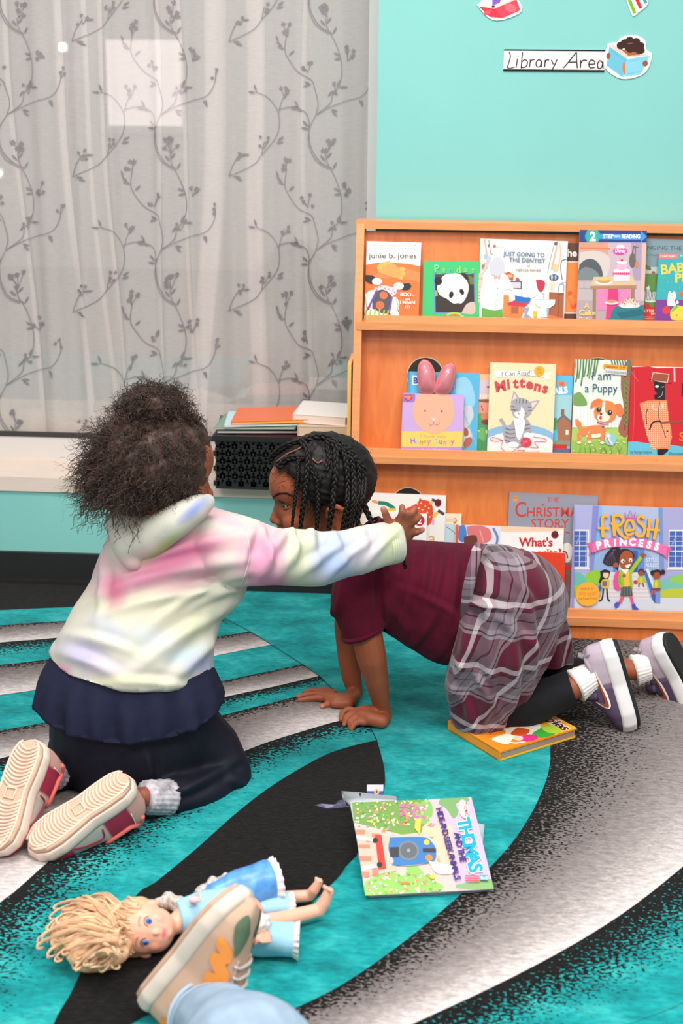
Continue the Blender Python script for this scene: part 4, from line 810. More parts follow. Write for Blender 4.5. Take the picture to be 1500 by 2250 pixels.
    A.el(1003, 985, 38, 42, sk2); A.blob([(965, 960), (1003, 930), (1045, 960), (1045, 990), (1003, 955), (968, 990)], (90, 44, 30)); A.blob([(965, 1040), (1003, 1025), (1045, 1045), (1050, 1100), (960, 1110)], (170, 196, 60)); A.el(1003, 1070, 16, 36, (240, 190, 70)); A.line([(985, 1110), (975, 1160)], 16, sk2); A.line([(1025, 1110), (1040, 1160)], 16, sk2); A.el(970, 1172, 18, 8, (240, 240, 240)); A.el(1035, 1172, 18, 8, (240, 240, 240)); A.el(937, 1097, 26, 24, (214, 60, 44))
    A.el(1150, 985, 34, 34, (44, 30, 34)); A.el(1270, 975, 30, 30, (44, 30, 34)); A.el(1200, 990, 56, 48, (44, 30, 34)); A.el(1195, 1020, 42, 46, sk2); A.blob([(1160, 1080), (1200, 1065), (1235, 1085), (1240, 1180), (1160, 1180)], (150, 190, 60)); A.el(1188, 1120, 18, 50, (240, 190, 70)); A.poly([(1135, 1175), (1245, 1170), (1240, 1200), (1140, 1210)], (130, 60, 70)); A.line([(1150, 1200), (1140, 1250)], 18, (206, 90, 110)); A.line([(1180, 1200), (1175, 1250)], 18, (206, 90, 110))
    # walking girl
    A.blob([(530, 860), (560, 770), (620, 700), (680, 668), (740, 690), (740, 760), (720, 950), (690, 930), (650, 900), (600, 900), (560, 880)], (46, 34, 46))
    for i in range(6): A.line([(690-i*8, 700), (600+i*14, 780), (550+i*30, 890)], 5, (96, 84, 110))
    A.blob([(720, 720), (800, 690), (890, 730), (910, 800), (740, 800)], (46, 34, 46)); A.blob([(745, 770), (800, 715), (880, 740), (905, 820), (880, 900), (820, 945), (760, 920), (735, 860)], (170, 84, 48)); A.el(690, 890, 32, 30, (170, 84, 48)); A.el(775, 842, 22, 24, (250, 250, 250)); A.el(870, 832, 22, 24, (250, 250, 250)); A.el(782, 848, 9, 12, (40, 30, 30)); A.el(872, 840, 9, 12, (40, 30, 30)); A.blob([(805, 895), (870, 880), (850, 920), (820, 918)], (250, 246, 246)); A.line([(835, 870), (845, 866)], 7, (130, 60, 36))
    A.line([(870, 980), (930, 890), (1000, 790)], 46, (160, 196, 40)); A.el(1020, 768, 34, 24, (170, 84, 48)); A.line([(1000, 760), (1065, 770)], 12, (170, 84, 48), False)
    A.blob([(660, 1090), (690, 980), (750, 960), (780, 1060), (750, 1190), (680, 1180)], (226, 84, 150)); A.blob([(740, 960), (800, 935), (870, 960), (890, 1060), (890, 1180), (760, 1170), (725, 1080)], (156, 196, 50)); A.poly([(790, 960), (850, 960), (865, 1160), (800, 1160)], (244, 186, 80)); A.poly([(745, 930), (800, 950), (850, 935), (820, 1000), (780, 970)], (248, 246, 246)); A.el(795, 1020, 22, 22, (170, 84, 48)); A.line([(745, 1010), (740, 1090), (770, 1130)], 20, (120, 180, 40))
    A.poly([(765, 1155), (885, 1150), (905, 1265), (750, 1270)], (84, 96, 96))
    for i in range(4): A.line([(775+i*32, 1155), (768+i*36, 1268)], 5, (150, 150, 80), False); A.line([(760, 1180+i*26), (900, 1178+i*26)], 4, (60, 76, 110), False)
    A.line([(785, 1272), (745, 1350)], 36, (226, 84, 130)); A.line([(880, 1268), (910, 1370)], 34, (226, 84, 130)); A.blob([(700, 1340), (745, 1350), (730, 1400), (705, 1420), (678, 1380)], (84, 84, 190)); A.blob([(890, 1375), (930, 1360), (950, 1400), (985, 1430), (910, 1432)], (74, 74, 180)); A.el(725, 1425, 20, 8, (248, 248, 250))
    A.poly([(330, 630), (420, 600), (430, 700), (350, 780), (372, 700)], (222, 96, 156)); A.poly([(1290, 650), (1380, 690), (1330, 730), (1315, 810), (1260, 760)], (222, 96, 156))
    top = catmull([(400, 622), (600, 568), (860, 555), (1100, 590), (1320, 660)], 6); bot = catmull([(1300, 775), (1100, 700), (860, 668), (600, 680), (400, 745)], 6); A.poly(list(top)+list(bot), (240, 112, 172))
    for ch, x, y, r_ in zip('PRINCESS', (488, 582, 678, 775, 885, 985, 1085, 1175), (690, 668, 655, 648, 650, 662, 680, 702), (-14, -8, -4, 0, 4, 8, 12, 16)): A.text(ch, x, y, 120 if ch != 'I' else 112, (255, 250, 252), rot=r_, bold=.055)
    A.line([(800, 320), (790, 250), (830, 300), (858, 228), (885, 300), (918, 245), (905, 320), (800, 320)], 15, (214, 70, 160), False)
    for dx, c in ((-10, (70, 90, 176)), (0, (248, 180, 48))):
        for pts, w_ in (([(580, 290), (520, 310), (520, 420), (530, 555)], 38), ([(460, 440), (600, 445)], 26), ([(650, 300), (660, 420), (670, 540)], 40), ([(630, 300), (720, 285), (770, 340), (720, 410), (620, 380)], 34), ([(690, 410), (730, 500), (800, 555), (845, 555)], 34),
                        ([(790, 465), (900, 455), (880, 360), (830, 350), (795, 440), (830, 520), (905, 500)], 30), ([(1030, 320), (980, 290), (950, 350), (1030, 430), (1020, 520), (960, 540), (925, 490)], 34), ([(1095, 325), (1085, 450), (1070, 555)], 34), ([(1190, 325), (1175, 450), (1150, 580)], 36), ([(1060, 455), (1220, 465)], 28)):
            A.line([(x+dx, y-dx*.6) for x, y in pts], w_, c)
    A.el(348, 1245, 148, 148, (246, 176, 56)); A.text('Inspired by', 342, 1190, 44, (150, 90, 60), w=165, rot=-3); A.text('Will Smith', 348, 1262, 70, (240, 116, 66), w=215, rot=-4); A.text("The Fresh Prince!", 350, 1310, 40, (150, 90, 60), w=240, rot=-3)
    A.rect(150, 160, 178, 1600, (150, 140, 206)); 
book('large purple hardcover titled Fresh Princess with a walking schoolgirl', *y3, (175, 165), (1880, 215), (135, 1530), .030, .010, fresh, (178, 186, 222), group=GR[3])
# ================================================================ RUG
ZR = 0.011
def fl(pts, dz=0.0, n=8): return np.array([F(x, y, ZR+dz) for x, y in catmull(pts, n)])
def rug_mat(name, kind):
    m = bpy.data.materials.new(name); m.use_nodes = True; nt = m.node_tree; N = nt.nodes; Lk = nt.links; b = N['Principled BSDF']
    b.inputs['Roughness'].default_value = .95; b.inputs['Specular IOR Level'].default_value = .03; b.inputs['Sheen Weight'].default_value = .08; b.inputs['Sheen Roughness'].default_value = .6
    tc = N.new('ShaderNodeTexCoord')
    def noise(scale, detail=2, stretch=(1, 1, 1), rough=.5):
        mp = N.new('ShaderNodeMapping'); mp.inputs['Scale'].default_value = stretch; n = N.new('ShaderNodeTexNoise'); n.inputs['Scale'].default_value = scale; n.inputs['Detail'].default_value = detail; n.inputs['Roughness'].default_value = rough
        Lk.new(tc.outputs['Object'], mp.inputs[0]); Lk.new(mp.outputs[0], n.inputs['Vector']); return n.outputs[0]
    def ramp(fac, stops, interp='LINEAR'):
        r = N.new('ShaderNodeValToRGB'); r.color_ramp.interpolation = interp; e = r.color_ramp.elements
        while len(e) < len(stops): e.new(.5)
        for q, (p, c) in zip(e, stops): q.position = p; q.color = (*lin(c), 1)
        Lk.new(fac, r.inputs[0]); return r.outputs[0]
    def math_(op, a, c):
        q = N.new('ShaderNodeMath'); q.operation = op
        for i, x in enumerate((a, c)):
            if isinstance(x, (int, float)): q.inputs[i].default_value = x
            else: Lk.new(x, q.inputs[i])
        return q.outputs[0]
    def mixc(f, a, c):
        q = N.new('ShaderNodeMix'); q.data_type = 'RGBA'; Lk.new(f, q.inputs[0]); Lk.new(a, q.inputs[6]); Lk.new(c, q.inputs[7]); return q.outputs[2]
    big = noise(9, 5, (1, 1.6, 1), .62); teal = ramp(big, [(.28, (0, 116, 120)), (.5, (14, 158, 160)), (.72, (62, 188, 186))])  # light and dark teal patches paint in the sheen of the pile
    fine = noise(150, 2, (.45, 1, 1)); at = N.new('ShaderNodeAttribute'); at.attribute_name = 't'; t = at.outputs['Fac']
    sp = noise(250, 1, (.6, 1, 1)); black = ramp(fine, [(.3, (6, 6, 6)), (.75, (24, 21, 20))])
    spn = math_('MULTIPLY', math_('SUBTRACT', sp, .5), 3.2)
    if kind == 'teal': col = teal
    elif kind == 'black': col = black
    elif kind == 'teal_speckle':
        v = math_('ADD', math_('SUBTRACT', t, .36), math_('MULTIPLY', spn, .55)); f = math_('GREATER_THAN', v, 0.0); col = mixc(f, black, teal)
    else:
        gr = ramp(math_('ADD', t, math_('MULTIPLY', spn, .10)), [(0, (104, 96, 94)), (.35, (132, 122, 120)), (.62, (168, 158, 156)), (.85, (208, 198, 196)), (1, (222, 214, 212))])
        v = math_('ADD', math_('SUBTRACT', t, .10 if kind == 'grey' else .17), math_('MULTIPLY', spn, .24 if kind == 'grey' else .34)); f = math_('GREATER_THAN', v, 0.0); col = mixc(f, black, gr)
    mm = N.new('ShaderNodeMix'); mm.data_type = 'RGBA'; mm.blend_type = 'MULTIPLY'; mm.inputs[0].default_value = 1
    Lk.new(col, mm.inputs[6]); Lk.new(ramp(fine, [(.25, (205, 205, 205)), (.7, (255, 255, 255))]), mm.inputs[7]); Lk.new(mm.outputs[2], b.inputs['Base Color'])
    bu = N.new('ShaderNodeBump'); bu.inputs['Strength'].default_value = .35; bu.inputs['Distance'].default_value = .003; Lk.new(noise(240, 2), bu.inputs['Height']); Lk.new(bu.outputs[0], b.inputs['Normal'])
    return m
RM = [rug_mat('rug_teal', 'teal'), rug_mat('rug_black', 'black'), rug_mat('rug_teal_speckle', 'teal_speckle'), rug_mat('rug_grey_bands', 'grey'), rug_mat('rug_grey_speckle', 'grey2')]
rv = []; rf = []; rmi = []; rt = []
def radd(v, f, m, t):
    k = len(rv); rv.extend([(min(max(q[0], -2.2), 1.6), min(q[1], W-.021), q[2]) for q in v]); rf.extend([[i+k for i in q] for q in f]); rmi.extend([m]*len(f)); rt.extend(t)
def band(A_, B_, m, dz, n=50):
    a = resample(fl(A_), n); b2 = resample(fl(B_), n); a[:, 2] = b2[:, 2] = ZR+dz; K = 6; v = []; t = []
    for k in range(K+1): v += list(a*(1-k/K)+b2*k/K); t += [k/K]*n
    radd(v, [(k*n+i, k*n+i+1, (k+1)*n+i+1, (k+1)*n+i) for k in range(K) for i in range(n-1)], m, t)
def patch(pts, m, dz, closed=None):
    p = pts if closed is None else closed; v = np.array(p); v[:, 2] = ZR+dz
    radd(v, [list(t) for t in geometry.tessellate_polygon([[Vector(q) for q in v]])], m, [0]*len(v))
x0, x1, y0, y1_ = -2.2, 1.6, 0.6, W-.021
radd([(x0, y0, ZR), (x1, y0, ZR), (x1, y1_, ZR), (x0, y1_, ZR), (x0, y0, .001), (x1, y0, .001), (x1, y1_, .001), (x0, y1_, .001)],
     [(0, 1, 2, 3), (4, 7, 6, 5), (0, 4, 5, 1), (1, 5, 6, 2), (2, 6, 7, 3), (3, 7, 4, 0)], 0, [0]*8)
e = 0.0003
L1t = [(-900, 1440), (-300, 1396), (0, 1374), (95, 1367), (190, 1362), (300, 1350), (400, 1336)]; L1b = [(-900, 1490), (-300, 1437), (0, 1412), (140, 1400), (300, 1378), (420, 1355), (470, 1348)]
L2 = [(-900, 1560), (-300, 1492), (0, 1462), (110, 1449), (300, 1425), (475, 1400), (550, 1388)]; L2b = [(-900, 1650), (-300, 1570), (0, 1528), (90, 1515), (300, 1480), (475, 1441), (598, 1417)]
L3 = [(-900, 1760), (-300, 1660), (0, 1606), (80, 1592), (250, 1556), (460, 1504), (665, 1460)]; L3b = [(-900, 1860), (-300, 1740), (0, 1668), (230, 1605), (464, 1540), (600, 1510), (702, 1486)]
L4b = [(-900, 1960), (-300, 1820), (0, 1740), (250, 1645), (400, 1598), (501, 1570), (729, 1512)]
L5b = [(-900, 2500), (-300, 2200), (0, 1985), (45, 1950), (140, 1871), (330, 1760), (450, 1695), (552, 1646), (660, 1610), (760, 1583), (808, 1592)]
LEAFL = [(-200, 2900), (60, 2400), (119, 2250), (155, 2186), (200, 2100), (299, 1970), (340, 1942), (430, 1868), (520, 1788), (600, 1727), (700, 1668), (760, 1645), (828, 1628)]
LEAFR = [(828, 1628), (845, 1700), (838, 1760), (805, 1850), (760, 1905), (731, 1941), (600, 2060), (450, 2160), (347, 2220), (285, 2254), (150, 2350), (-100, 2700)]
CC = [(1000, 1290), (1060, 1350), (1120, 1420), (1165, 1490), (1195, 1560), (1208, 1637), (1206, 1690), (1190, 1740), (1160, 1800), (1110, 1870), (1035, 1945), (900, 2060), (755, 2162), (626, 2227), (500, 2290), (200, 2480)]
DD = [(2300, 1310), (2300, 1350), (2200, 1420), (2050, 1500), (1900, 1590), (1700, 1740), (1500, 1905), (1400, 1985), (1300, 2052), (1180, 2120), (1050, 2185), (920, 2245), (750, 2330), (500, 2600)]
EE = [(2700, 1400), (2400, 1560), (2000, 1850), (1700, 2090), (1500, 2205), (1350, 2262), (1200, 2330), (1000, 2480)]
kt = fl([(-900, 1390), (-300, 1358), (0, 1341), (205, 1331), (350, 1316), (460, 1300)])
patch(None, 1, e, closed=[tuple(q) for q in kt]+[(kt[-1][0], y1_, 0), (kt[0][0], y1_, 0)])
band(L1t, L1b, 3, e); band(L1b, L2, 2, e*2); band(L2, L2b, 3, e*3); band(L3, L3b, 3, e*3); band(L3b, L4b, 2, e*4); band(L4b, L5b, 3, e*5)
band(L5b, [(x, y) for x, y in LEAFL], 2, e*6, 80)
Ll = fl(LEAFL); Lr = fl(LEAFR); patch(None, 1, e*7, closed=[tuple(q) for q in Ll]+[tuple(q) for q in Lr[1:]])
band(CC, DD, 4, e*2, 90); band(DD, EE, 2, e*3, 60)
# carved outline groove
def groove(pts, dz, w_=.0016):
    p = fl(pts, dz); t = np.gradient(p, axis=0); t /= np.linalg.norm(t, axis=1)[:, None]; nn = np.stack([-t[:, 1], t[:, 0], 0*t[:, 0]], 1)*w_/2
    n = len(p); radd(np.concatenate([p+nn, p-nn]), [(i, i+1, n+i+1, n+i) for i in range(n-1)], 1, [0]*2*n)
groove([(470, 1345), (550, 1388), (598, 1417), (665, 1460), (702, 1486), (729, 1512), (790, 1562), (815, 1602), (828, 1628)], e*8)
rug = mk('area_rug', rv, rf, RM, None, False, rmi, loc=(0, 2, 0)); 
at = rug.data.attributes.new('t', 'FLOAT', 'POINT'); at.data.foreach_set('value', np.array(rt, dtype=np.float32))
tag(rug, 'teal rug with black leaf shapes and speckled grey bands covering the floor', 'rug')

# ================================================================ BASKET
m_blk = mat('black_plastic', (30, 31, 33), .42, .5)
bx0 = P(478, 1000, 3.19)[0]; bx1 = XL-.012; by0, by1 = W-.055, WG-.02
BZ = SILL+.001; BT = P(475, 956, by0)[2]
bk = thing('basket', 'black plastic lattice basket full of books on the window sill beside the shelf', 'basket', ((bx0+bx1)/2, (by0+by1)/2, BZ))
lat = G()
def wallgrid(o, ux, L, Hh, outward):
    """woven triangular lattice: Y-shaped links as thick flat bars"""
    uz = np.array([0, 0, 1.]); ux = np.array(ux, float); s = .029; wbar = .0068
    def bar(p, q):
        d = q-p; l = np.linalg.norm(d); d /= l; side = np.cross(d, outward)
        c = [p+side*wbar, q+side*wbar, q-side*wbar, p-side*wbar]; a = [x+outward*.002 for x in c]; b2 = [x-outward*.002 for x in c]
        lat.add(a+b2, [(0, 1, 2, 3), (7, 6, 5, 4), (0, 4, 5, 1), (1, 5, 6, 2), (2, 6, 7, 3), (3, 7, 4, 0)])
    ny = int(Hh/(s*.62))+1
    for j in range(ny):
        z = j*s*.62
        for i in range(int(L/s)+1):
            x = (i+(j % 2)*.5)*s
            if x > L or z > Hh: continue
            c = o+ux*x+uz*z
            bar(c, c+uz*min(s*.42, Hh-z+.001)+ux*0)
            for sg in (-1, 1):
                xe_ = x+sg*s*.5
                if 0 <= xe_ <= L: bar(c, c+ux*sg*s*.5+uz*(-s*.26 if z > .004 else 0))
hh = BT-BZ-.012
O = lambda *a: np.array(a, float)
wallgrid(O(bx0, by0, BZ+.006), (1, 0, 0), bx1-bx0, hh, O(0, -1, 0)); wallgrid(O(bx0, by1, BZ+.006), (1, 0, 0), bx1-bx0, hh, O(0, 1, 0))
wallgrid(O(bx0, by0, BZ+.006), (0, 1, 0), by1-by0, hh, O(-1, 0, 0)); wallgrid(O(bx1, by0, BZ+.006), (0, 1, 0), by1-by0, hh, O(1, 0, 0))
lat.build('lattice_wall', m_blk, bk)
G().box((bx0, by0, BZ), (bx1, by1, BZ+.008)).build('base', m_blk, bk)
rim = G(); t_ = .006
for lo, hi in (((bx0-.007, by0-.007, BT-.012), (bx1+.007, by0+.004, BT)), ((bx0-.007, by1-.004, BT-.012), (bx1+.007, by1+.007, BT)), ((bx0-.007, by0, BT-.012), (bx0+.004, by1, BT)), ((bx1-.004, by0, BT-.012), (bx1+.007, by1, BT))): rim.box(lo, hi)
rim.build('rim', m_blk, bk)
# books in the basket
def flatbook(label, c, size, rz, tilt, colc, colp, th, group='books in the basket', roll=0, name='book'):
    w_, d_ = size; M3 = (Matrix.Rotation(rz, 3, 'Z') @ Matrix.Rotation(tilt, 3, 'Y') @ Matrix.Rotation(roll, 3, 'X')); B3 = np.array(M3.transposed())
    g = G(); g.box((-w_/2, -d_/2, -th/2), (w_/2, d_/2, -th/2+.0008), 0, B3, c); g.box((-w_/2, -d_/2, th/2-.0008), (w_/2, d_/2, th/2), 0, B3, c); g.box((-w_/2+.001, -d_/2+.001, -th/2+.0008), (w_/2-.003, d_/2-.001, th/2-.0008), 1, B3, c)
    g.box((-w_/2-.0008, -d_/2, -th/2), (-w_/2+.0004, d_/2, th/2), 0, B3, c)
    return tag(g.build(name, [mat('cover_'+str(colc), colc, .35, .5), mat('pages_'+str(colp), colp, .7, noise=.12, nscale=300, stretch=(.02, .02, 6))], loc=c), label, 'book', group)
cx = (bx0+bx1)/2; cy = (by0+by1)/2
fills = [((206, 150, 120), (240, 230, 215)), ((120, 170, 90), (235, 225, 205)), ((214, 70, 60), (240, 230, 220)), ((90, 90, 130), (225, 215, 200)), ((230, 210, 190), (240, 232, 220)), ((100, 40, 40), (230, 214, 190))]
z = BZ+.010
fills = [(a, tuple(int(x*.42) for x in b2)) for a, b2 in fills]  # page colours darkened to paint in the dim inside of the basket
flab = ['tan book lying at the bottom of the basket, glimpsed through the lattice', 'green book above the tan one inside the basket', 'red book in the middle of the basket pile', 'slate blue book in the upper half of the basket pile', 'cream book below the basket rim', 'dark maroon book just under the basket rim']
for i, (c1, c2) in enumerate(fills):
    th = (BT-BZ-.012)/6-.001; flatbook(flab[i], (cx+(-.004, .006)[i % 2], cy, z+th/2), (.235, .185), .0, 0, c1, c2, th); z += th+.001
z0 = BT+.001
flatbook('thick paperback with tan pages at the right of the basket top, lowest there', (P(715, 930, cy)[0], cy-.02, z0+.011), (.12, .16), .05, 0, (214, 190, 176), (220, 190, 160), .022)
flatbook('thick white paperback topmost at the right of the basket', (P(713, 918, cy)[0], cy-.01, z0+.0235+.0105), (.125, .15), -.06, .03, (240, 232, 226), (236, 214, 200), .020)
flatbook('dark-edged magazine lowest at the left of the basket top', (P(570, 950, cy)[0], cy-.01, z0+.003), (.19, .16), .10, 0, (60, 60, 76), (206, 200, 196), .006)
flatbook('thin green-edged picture book at the left of the basket top', (P(572, 943, cy)[0], cy-.015, z0+.0115), (.19, .15), -.02, -.03, (120, 150, 130), (226, 214, 200), .004)
flatbook('pale blue thin book in the stack at the left of the basket top', (P(585, 937, cy)[0], cy-.012, z0+.0185), (.185, .15), .08, -.035, (190, 220, 228), (236, 220, 206), .004)
flatbook('orange-red thin book topmost at the left of the basket', (P(600, 928, cy)[0], cy-.01, z0+.026), (.18, .15), .03, -.05, (232, 106, 54), (244, 176, 60), .007)
yf = G().box((XL-.012, YL(.5)+.02, .012), (XL-.004, W-.03, zfit(771, 800)[0])); tag(yf.build('wooden_board', mat('yellow_birch_ply', (240, 190, 110), .5)), 'narrow yellowish board standing between the basket and the shelf side', 'board')
# ================================================================ PEOPLE: shared parts
def q(px, py, Y, r, ry=None, rz=None):
    p = P(px, py, Y); s = sc(p); return (*p, r/s, (ry if ry is not None else r/s), (rz/s if rz is not None else r/s))
def qf(px, py, z, r, up=0):
    p = F(px, py, z); s = sc(p); return (*p, r/s, r/s, r/s)
M_skin = attr_mat('skin', rough=.5, spec=.35, bump=.08, bscale=500)
M_skin.node_tree.nodes['Principled BSDF'].inputs['Subsurface Weight'].default_value = .12
M_skin.node_tree.nodes['Principled BSDF'].inputs['Subsurface Radius'].default_value = (1, .3, .15)
M_skin.node_tree.nodes['Principled BSDF'].inputs['Subsurface Scale'].default_value = .006
def mkc(name, v, f, m, parent, cols, loc=None):
    o = mk(name, v, f, m, parent, True, loc=loc); set_col(o, cols); return o
def base_cols(v, c, amp=.10, scale=60, seed=3):
    n = snoise(v, scale, seed)[:, None]; return np.clip(np.array(lin(c))*(1+amp*n), 0, 1)
def tint(v, cols, p, r, c, k=1.0):
    d = np.linalg.norm((v-np.array(p))/np.array(r), axis=1); w_ = (np.clip(1-d, 0, 1)**.6*k)[:, None]; return cols*(1-w_)+np.array(lin(c))*w_
def sock_mesh(name, a, b2, r0, r1, parent, mt, ribs=26):
    a, b2 = np.array(a), np.array(b2); d = nrm(b2-a); u = nrm(np.cross(d, [0, 1, .3])); w_ = np.cross(d, u); n = 12; m_ = ribs*4; V = []
    for i in range(n):
        t = i/(n-1); r = r0+(r1-r0)*t
        for j in range(m_):
            an = 2*np.pi*j/m_; rr = r*(1+.025*math.cos(an*ribs)+(.02*math.sin(t*18)))
            V.append(a+(b2-a)*t+(u*math.cos(an)+w_*math.sin(an))*rr)
    Fq = [(i*m_+j, i*m_+(j+1) % m_, (i+1)*m_+(j+1) % m_, (i+1)*m_+j) for i in range(n-1) for j in range(m_)]
    Fq.append(list(range(m_))[::-1]); Fq.append([(n-1)*m_+j for j in range(m_)])
    return mk(name, V, Fq, mt, parent, True)
SS = np.array([0, .015, .05, .13, .28, .45, .6, .75, .88, .96, 1.0]); WW = np.array([.0, .15, .29, .38, .39, .36, .42, .47, .42, .25, .0])
def hw(s): return np.interp(s, SS, WW)
class Shoe:
    """frame: o = under the heel, ex towards the toe, ez from sole to ankle, side so that the camera side is 'near'"""
    def __init__(s, o, ex, ez, L, wd, th=.024, H=None, rock=.0):
        s.o = np.array(o, float); s.ex = nrm(ex); ez = np.array(ez, float); s.ez = nrm(ez-s.ex*np.dot(ez, s.ex)); s.ey = np.cross(s.ez, s.ex); s.L = L; s.wd = wd; s.th = th; s.rock = rock
        s.Hs = H or ([0, .03, .12, .3, .42, .55, .7, .85, .95, 1], [.15, .19, .22, .27, .30, .30, .21, .13, .085, .05])
    def w(s, x, y, z): return s.o+s.ex*x+s.ey*y+s.ez*(z+s.rock*s.L*max(0, x/s.L-.7)**2*3+s.rock*.5*s.L*max(0, .15-x/s.L)*1.2)
    def H(s, t): return np.interp(t, *s.Hs)*s.L
    def surf(s, t, phi, off=0):
        """point on the upper: t along the shoe, phi 0 (side +y at sole) .. pi (side -y)"""
        h = s.H(t); b2 = hw(min(max(t, .012), .988))*s.wd*.97; c, sn = math.cos(phi), math.sin(phi)
        e_ = .5; y = b2*np.sign(c)*abs(c)**e_*(1-.10*sn); z = s.th*.8+h*sn**.9
        return s.w(t*s.L, y*(1+off/max(b2, .01)), z+off*sn)
    def build(s, parent, m_out, m_mid, m_up, upcol=None, name='shoe', lab=None):
        nt_, np_ = 40, 24; V = []; tv = np.r_[0.002, np.linspace(.02, .98, nt_-2), .998]; pv = np.linspace(0, math.pi, np_)
        for t in tv:
            for p in pv: V.append(s.surf(t, p))
        Fq = [(i*np_+j, i*np_+j+1, (i+1)*np_+j+1, (i+1)*np_+j) for i in range(nt_-1) for j in range(np_-1)]
        Fq.append(list(range(np_))[::-1]); Fq.append([(nt_-1)*np_+j for j in range(np_)]); 
        V = np.array(V); sh = mk(name, V, Fq, m_up, parent, True)
        cols = np.array([lin(upcol(t, p)) for t in tv for p in pv]); set_col(sh, cols)
        if lab: sh['label'] = lab
        def slab_(z0, z1, k0, k1, nm, mt, mid=None):
            lev = [(z0, k0)]+(mid if mid else [])+[(z1, k1)]; n = 140; V2 = []
            ss_ = (1-np.cos(np.linspace(0, math.pi, n//2+1)))/2
            out_ = [(t*s.L, hw(t)*s.wd) for t in ss_]+[(t*s.L, -hw(t)*s.wd) for t in ss_[::-1][1:-1]]; m_ = len(out_)
            for z, kk in lev:
                for x, y in out_: V2.append(s.w(s.L*.5+(x-s.L*.5)*(1+(kk-1)*.5), y*kk, z))
            F2 = [list(range(m_))[::-1], [(len(lev)-1)*m_+i for i in range(m_)]]+[(r*m_+i, r*m_+(i+1) % m_, (r+1)*m_+(i+1) % m_, (r+1)*m_+i) for r in range(len(lev)-1) for i in range(m_)]
            F2[0] = F2[0]; o_ = mk(nm, V2, F2, mt, sh, False); o_.data.polygons.foreach_set('use_smooth', [len(f_) == 4 for f_ in F2]); return o_
        slab_(-.004, .003, .93, 1.0, 'outsole', m_out); slab_(.003, s.th, 1.03, 1.0, 'midsole', m_mid, [(.003+(s.th-.003)*k_, 1.02+.06*math.sin(k_*3.14)) for k_ in (.2, .4, .6, .8)])
        s.obj = sh; return sh
    def tread(s, m_):
        g = G()
        for t in list(np.arange(.07, .42, .034))+list(np.arange(.56, .95, .031)):
            b2 = hw(t)*s.wd*.78; pts = [s.w(t*s.L+(.010*(1-(k/4)**2)-.005), b2*k/4, -.0048) for k in range(-4, 5)]; g.tube(pts, .0021, 6, flat=1)
        for sd in (-1, 1):
            pts = [s.w(t*s.L, sd*hw(t)*s.wd*.84, -.0046) for t in np.linspace(.03, .97, 40)]; g.tube(pts, .0024, 6)
        c = [s.w(s.L*x, s.wd*y, -.0055) for x, y in ((.445, -.12), (.445, .12), (.535, .12), (.535, -.12), (.445, -.12))]; g.tube(c, .0016, 5)
        return g.build('tread', m_, s.obj, True)
    def patch(s, outline, mt, nm, off=.0012, side=1, lab=None):
        """decal following the side: outline of (t, phi) points"""
        c = catmull(outline+[outline[0]], 5)[:-1]; tri = geometry.tessellate_polygon([[Vector((a, b2, 0)) for a, b2 in c]])
        # subdivide the triangles so the decal follows the curved side
        bm = bmesh.new(); vs = [bm.verts.new((a, b2, 0)) for a, b2 in c]
        for t in tri:
            try: bm.faces.new([vs[i] for i in t])
            except ValueError: pass
        bmesh.ops.subdivide_edges(bm, edges=bm.edges[:], cuts=4, use_grid_fill=True)
        V = [s.surf(v.co.x, v.co.y if side > 0 else math.pi-v.co.y, off) for v in bm.verts]; bm.verts.index_update(); Fq = [[v.index for v in f_.verts] for f_ in bm.faces]; bm.free()
        o = mk(nm, V, Fq, mt, s.obj, True)
        if lab: o['label'] = lab
        return o
    def line(s, pts, r, mt, nm, side=1, off=.001):
        c = catmull(pts, 6); return G().tube([s.surf(a, b2 if side > 0 else math.pi-b2, off) for a, b2 in c], r, 6).build(nm, mt, s.obj, True)
def curls(n, seed, start, direction, length, rad, amp, turns, npt=16):
    """curly strands: start(i)->point, direction(i, point)->unit vector"""
    R = np.random.default_rng(seed); V = []; Fq = []; k = 0; seg = 3; ang = np.linspace(0, 2*np.pi, seg, endpoint=False)
    for i in range(n):
        p = np.array(start(R)); d = nrm(direction(R, p)); L = length(R, p); a = R.uniform(.7, 1.3)*amp; tn = turns*R.uniform(.6, 1.4); ph = R.uniform(0, 6.28)
        u = nrm(np.cross(d, R.normal(size=3))); w_ = np.cross(d, u); t = np.linspace(0, 1, npt)[:, None]; dr = np.array([0, 0, -1.])*R.uniform(.0, .35)*L
        c = p+d*L*t+dr*t**2+(u*np.cos(ph+t*tn*6.28)+w_*np.sin(ph+t*tn*6.28))*a*(.15+.85*np.minimum(1, t*3))
        rr = rad*R.uniform(.7, 1.3)*(1-.6*t)
        for jj in range(npt): V.append(c[jj]+(np.cos(ang)[:, None]*u+np.sin(ang)[:, None]*w_)*rr[jj])
        for jj in range(npt-1):
            for m_ in range(seg): Fq.append((k+jj*seg+m_, k+jj*seg+(m_+1) % seg, k+(jj+1)*seg+(m_+1) % seg, k+(jj+1)*seg+m_))
        k += npt*seg
    return np.concatenate(V), Fq
# ================================================================ GIRL ON HANDS AND KNEES
kneeler = thing('person', 'person in maroon polo and plaid skirt crawling on hands and knees, dark hair in braids', 'person', (P(960, 1600, 2.56)[0], 2.56, .012), None)
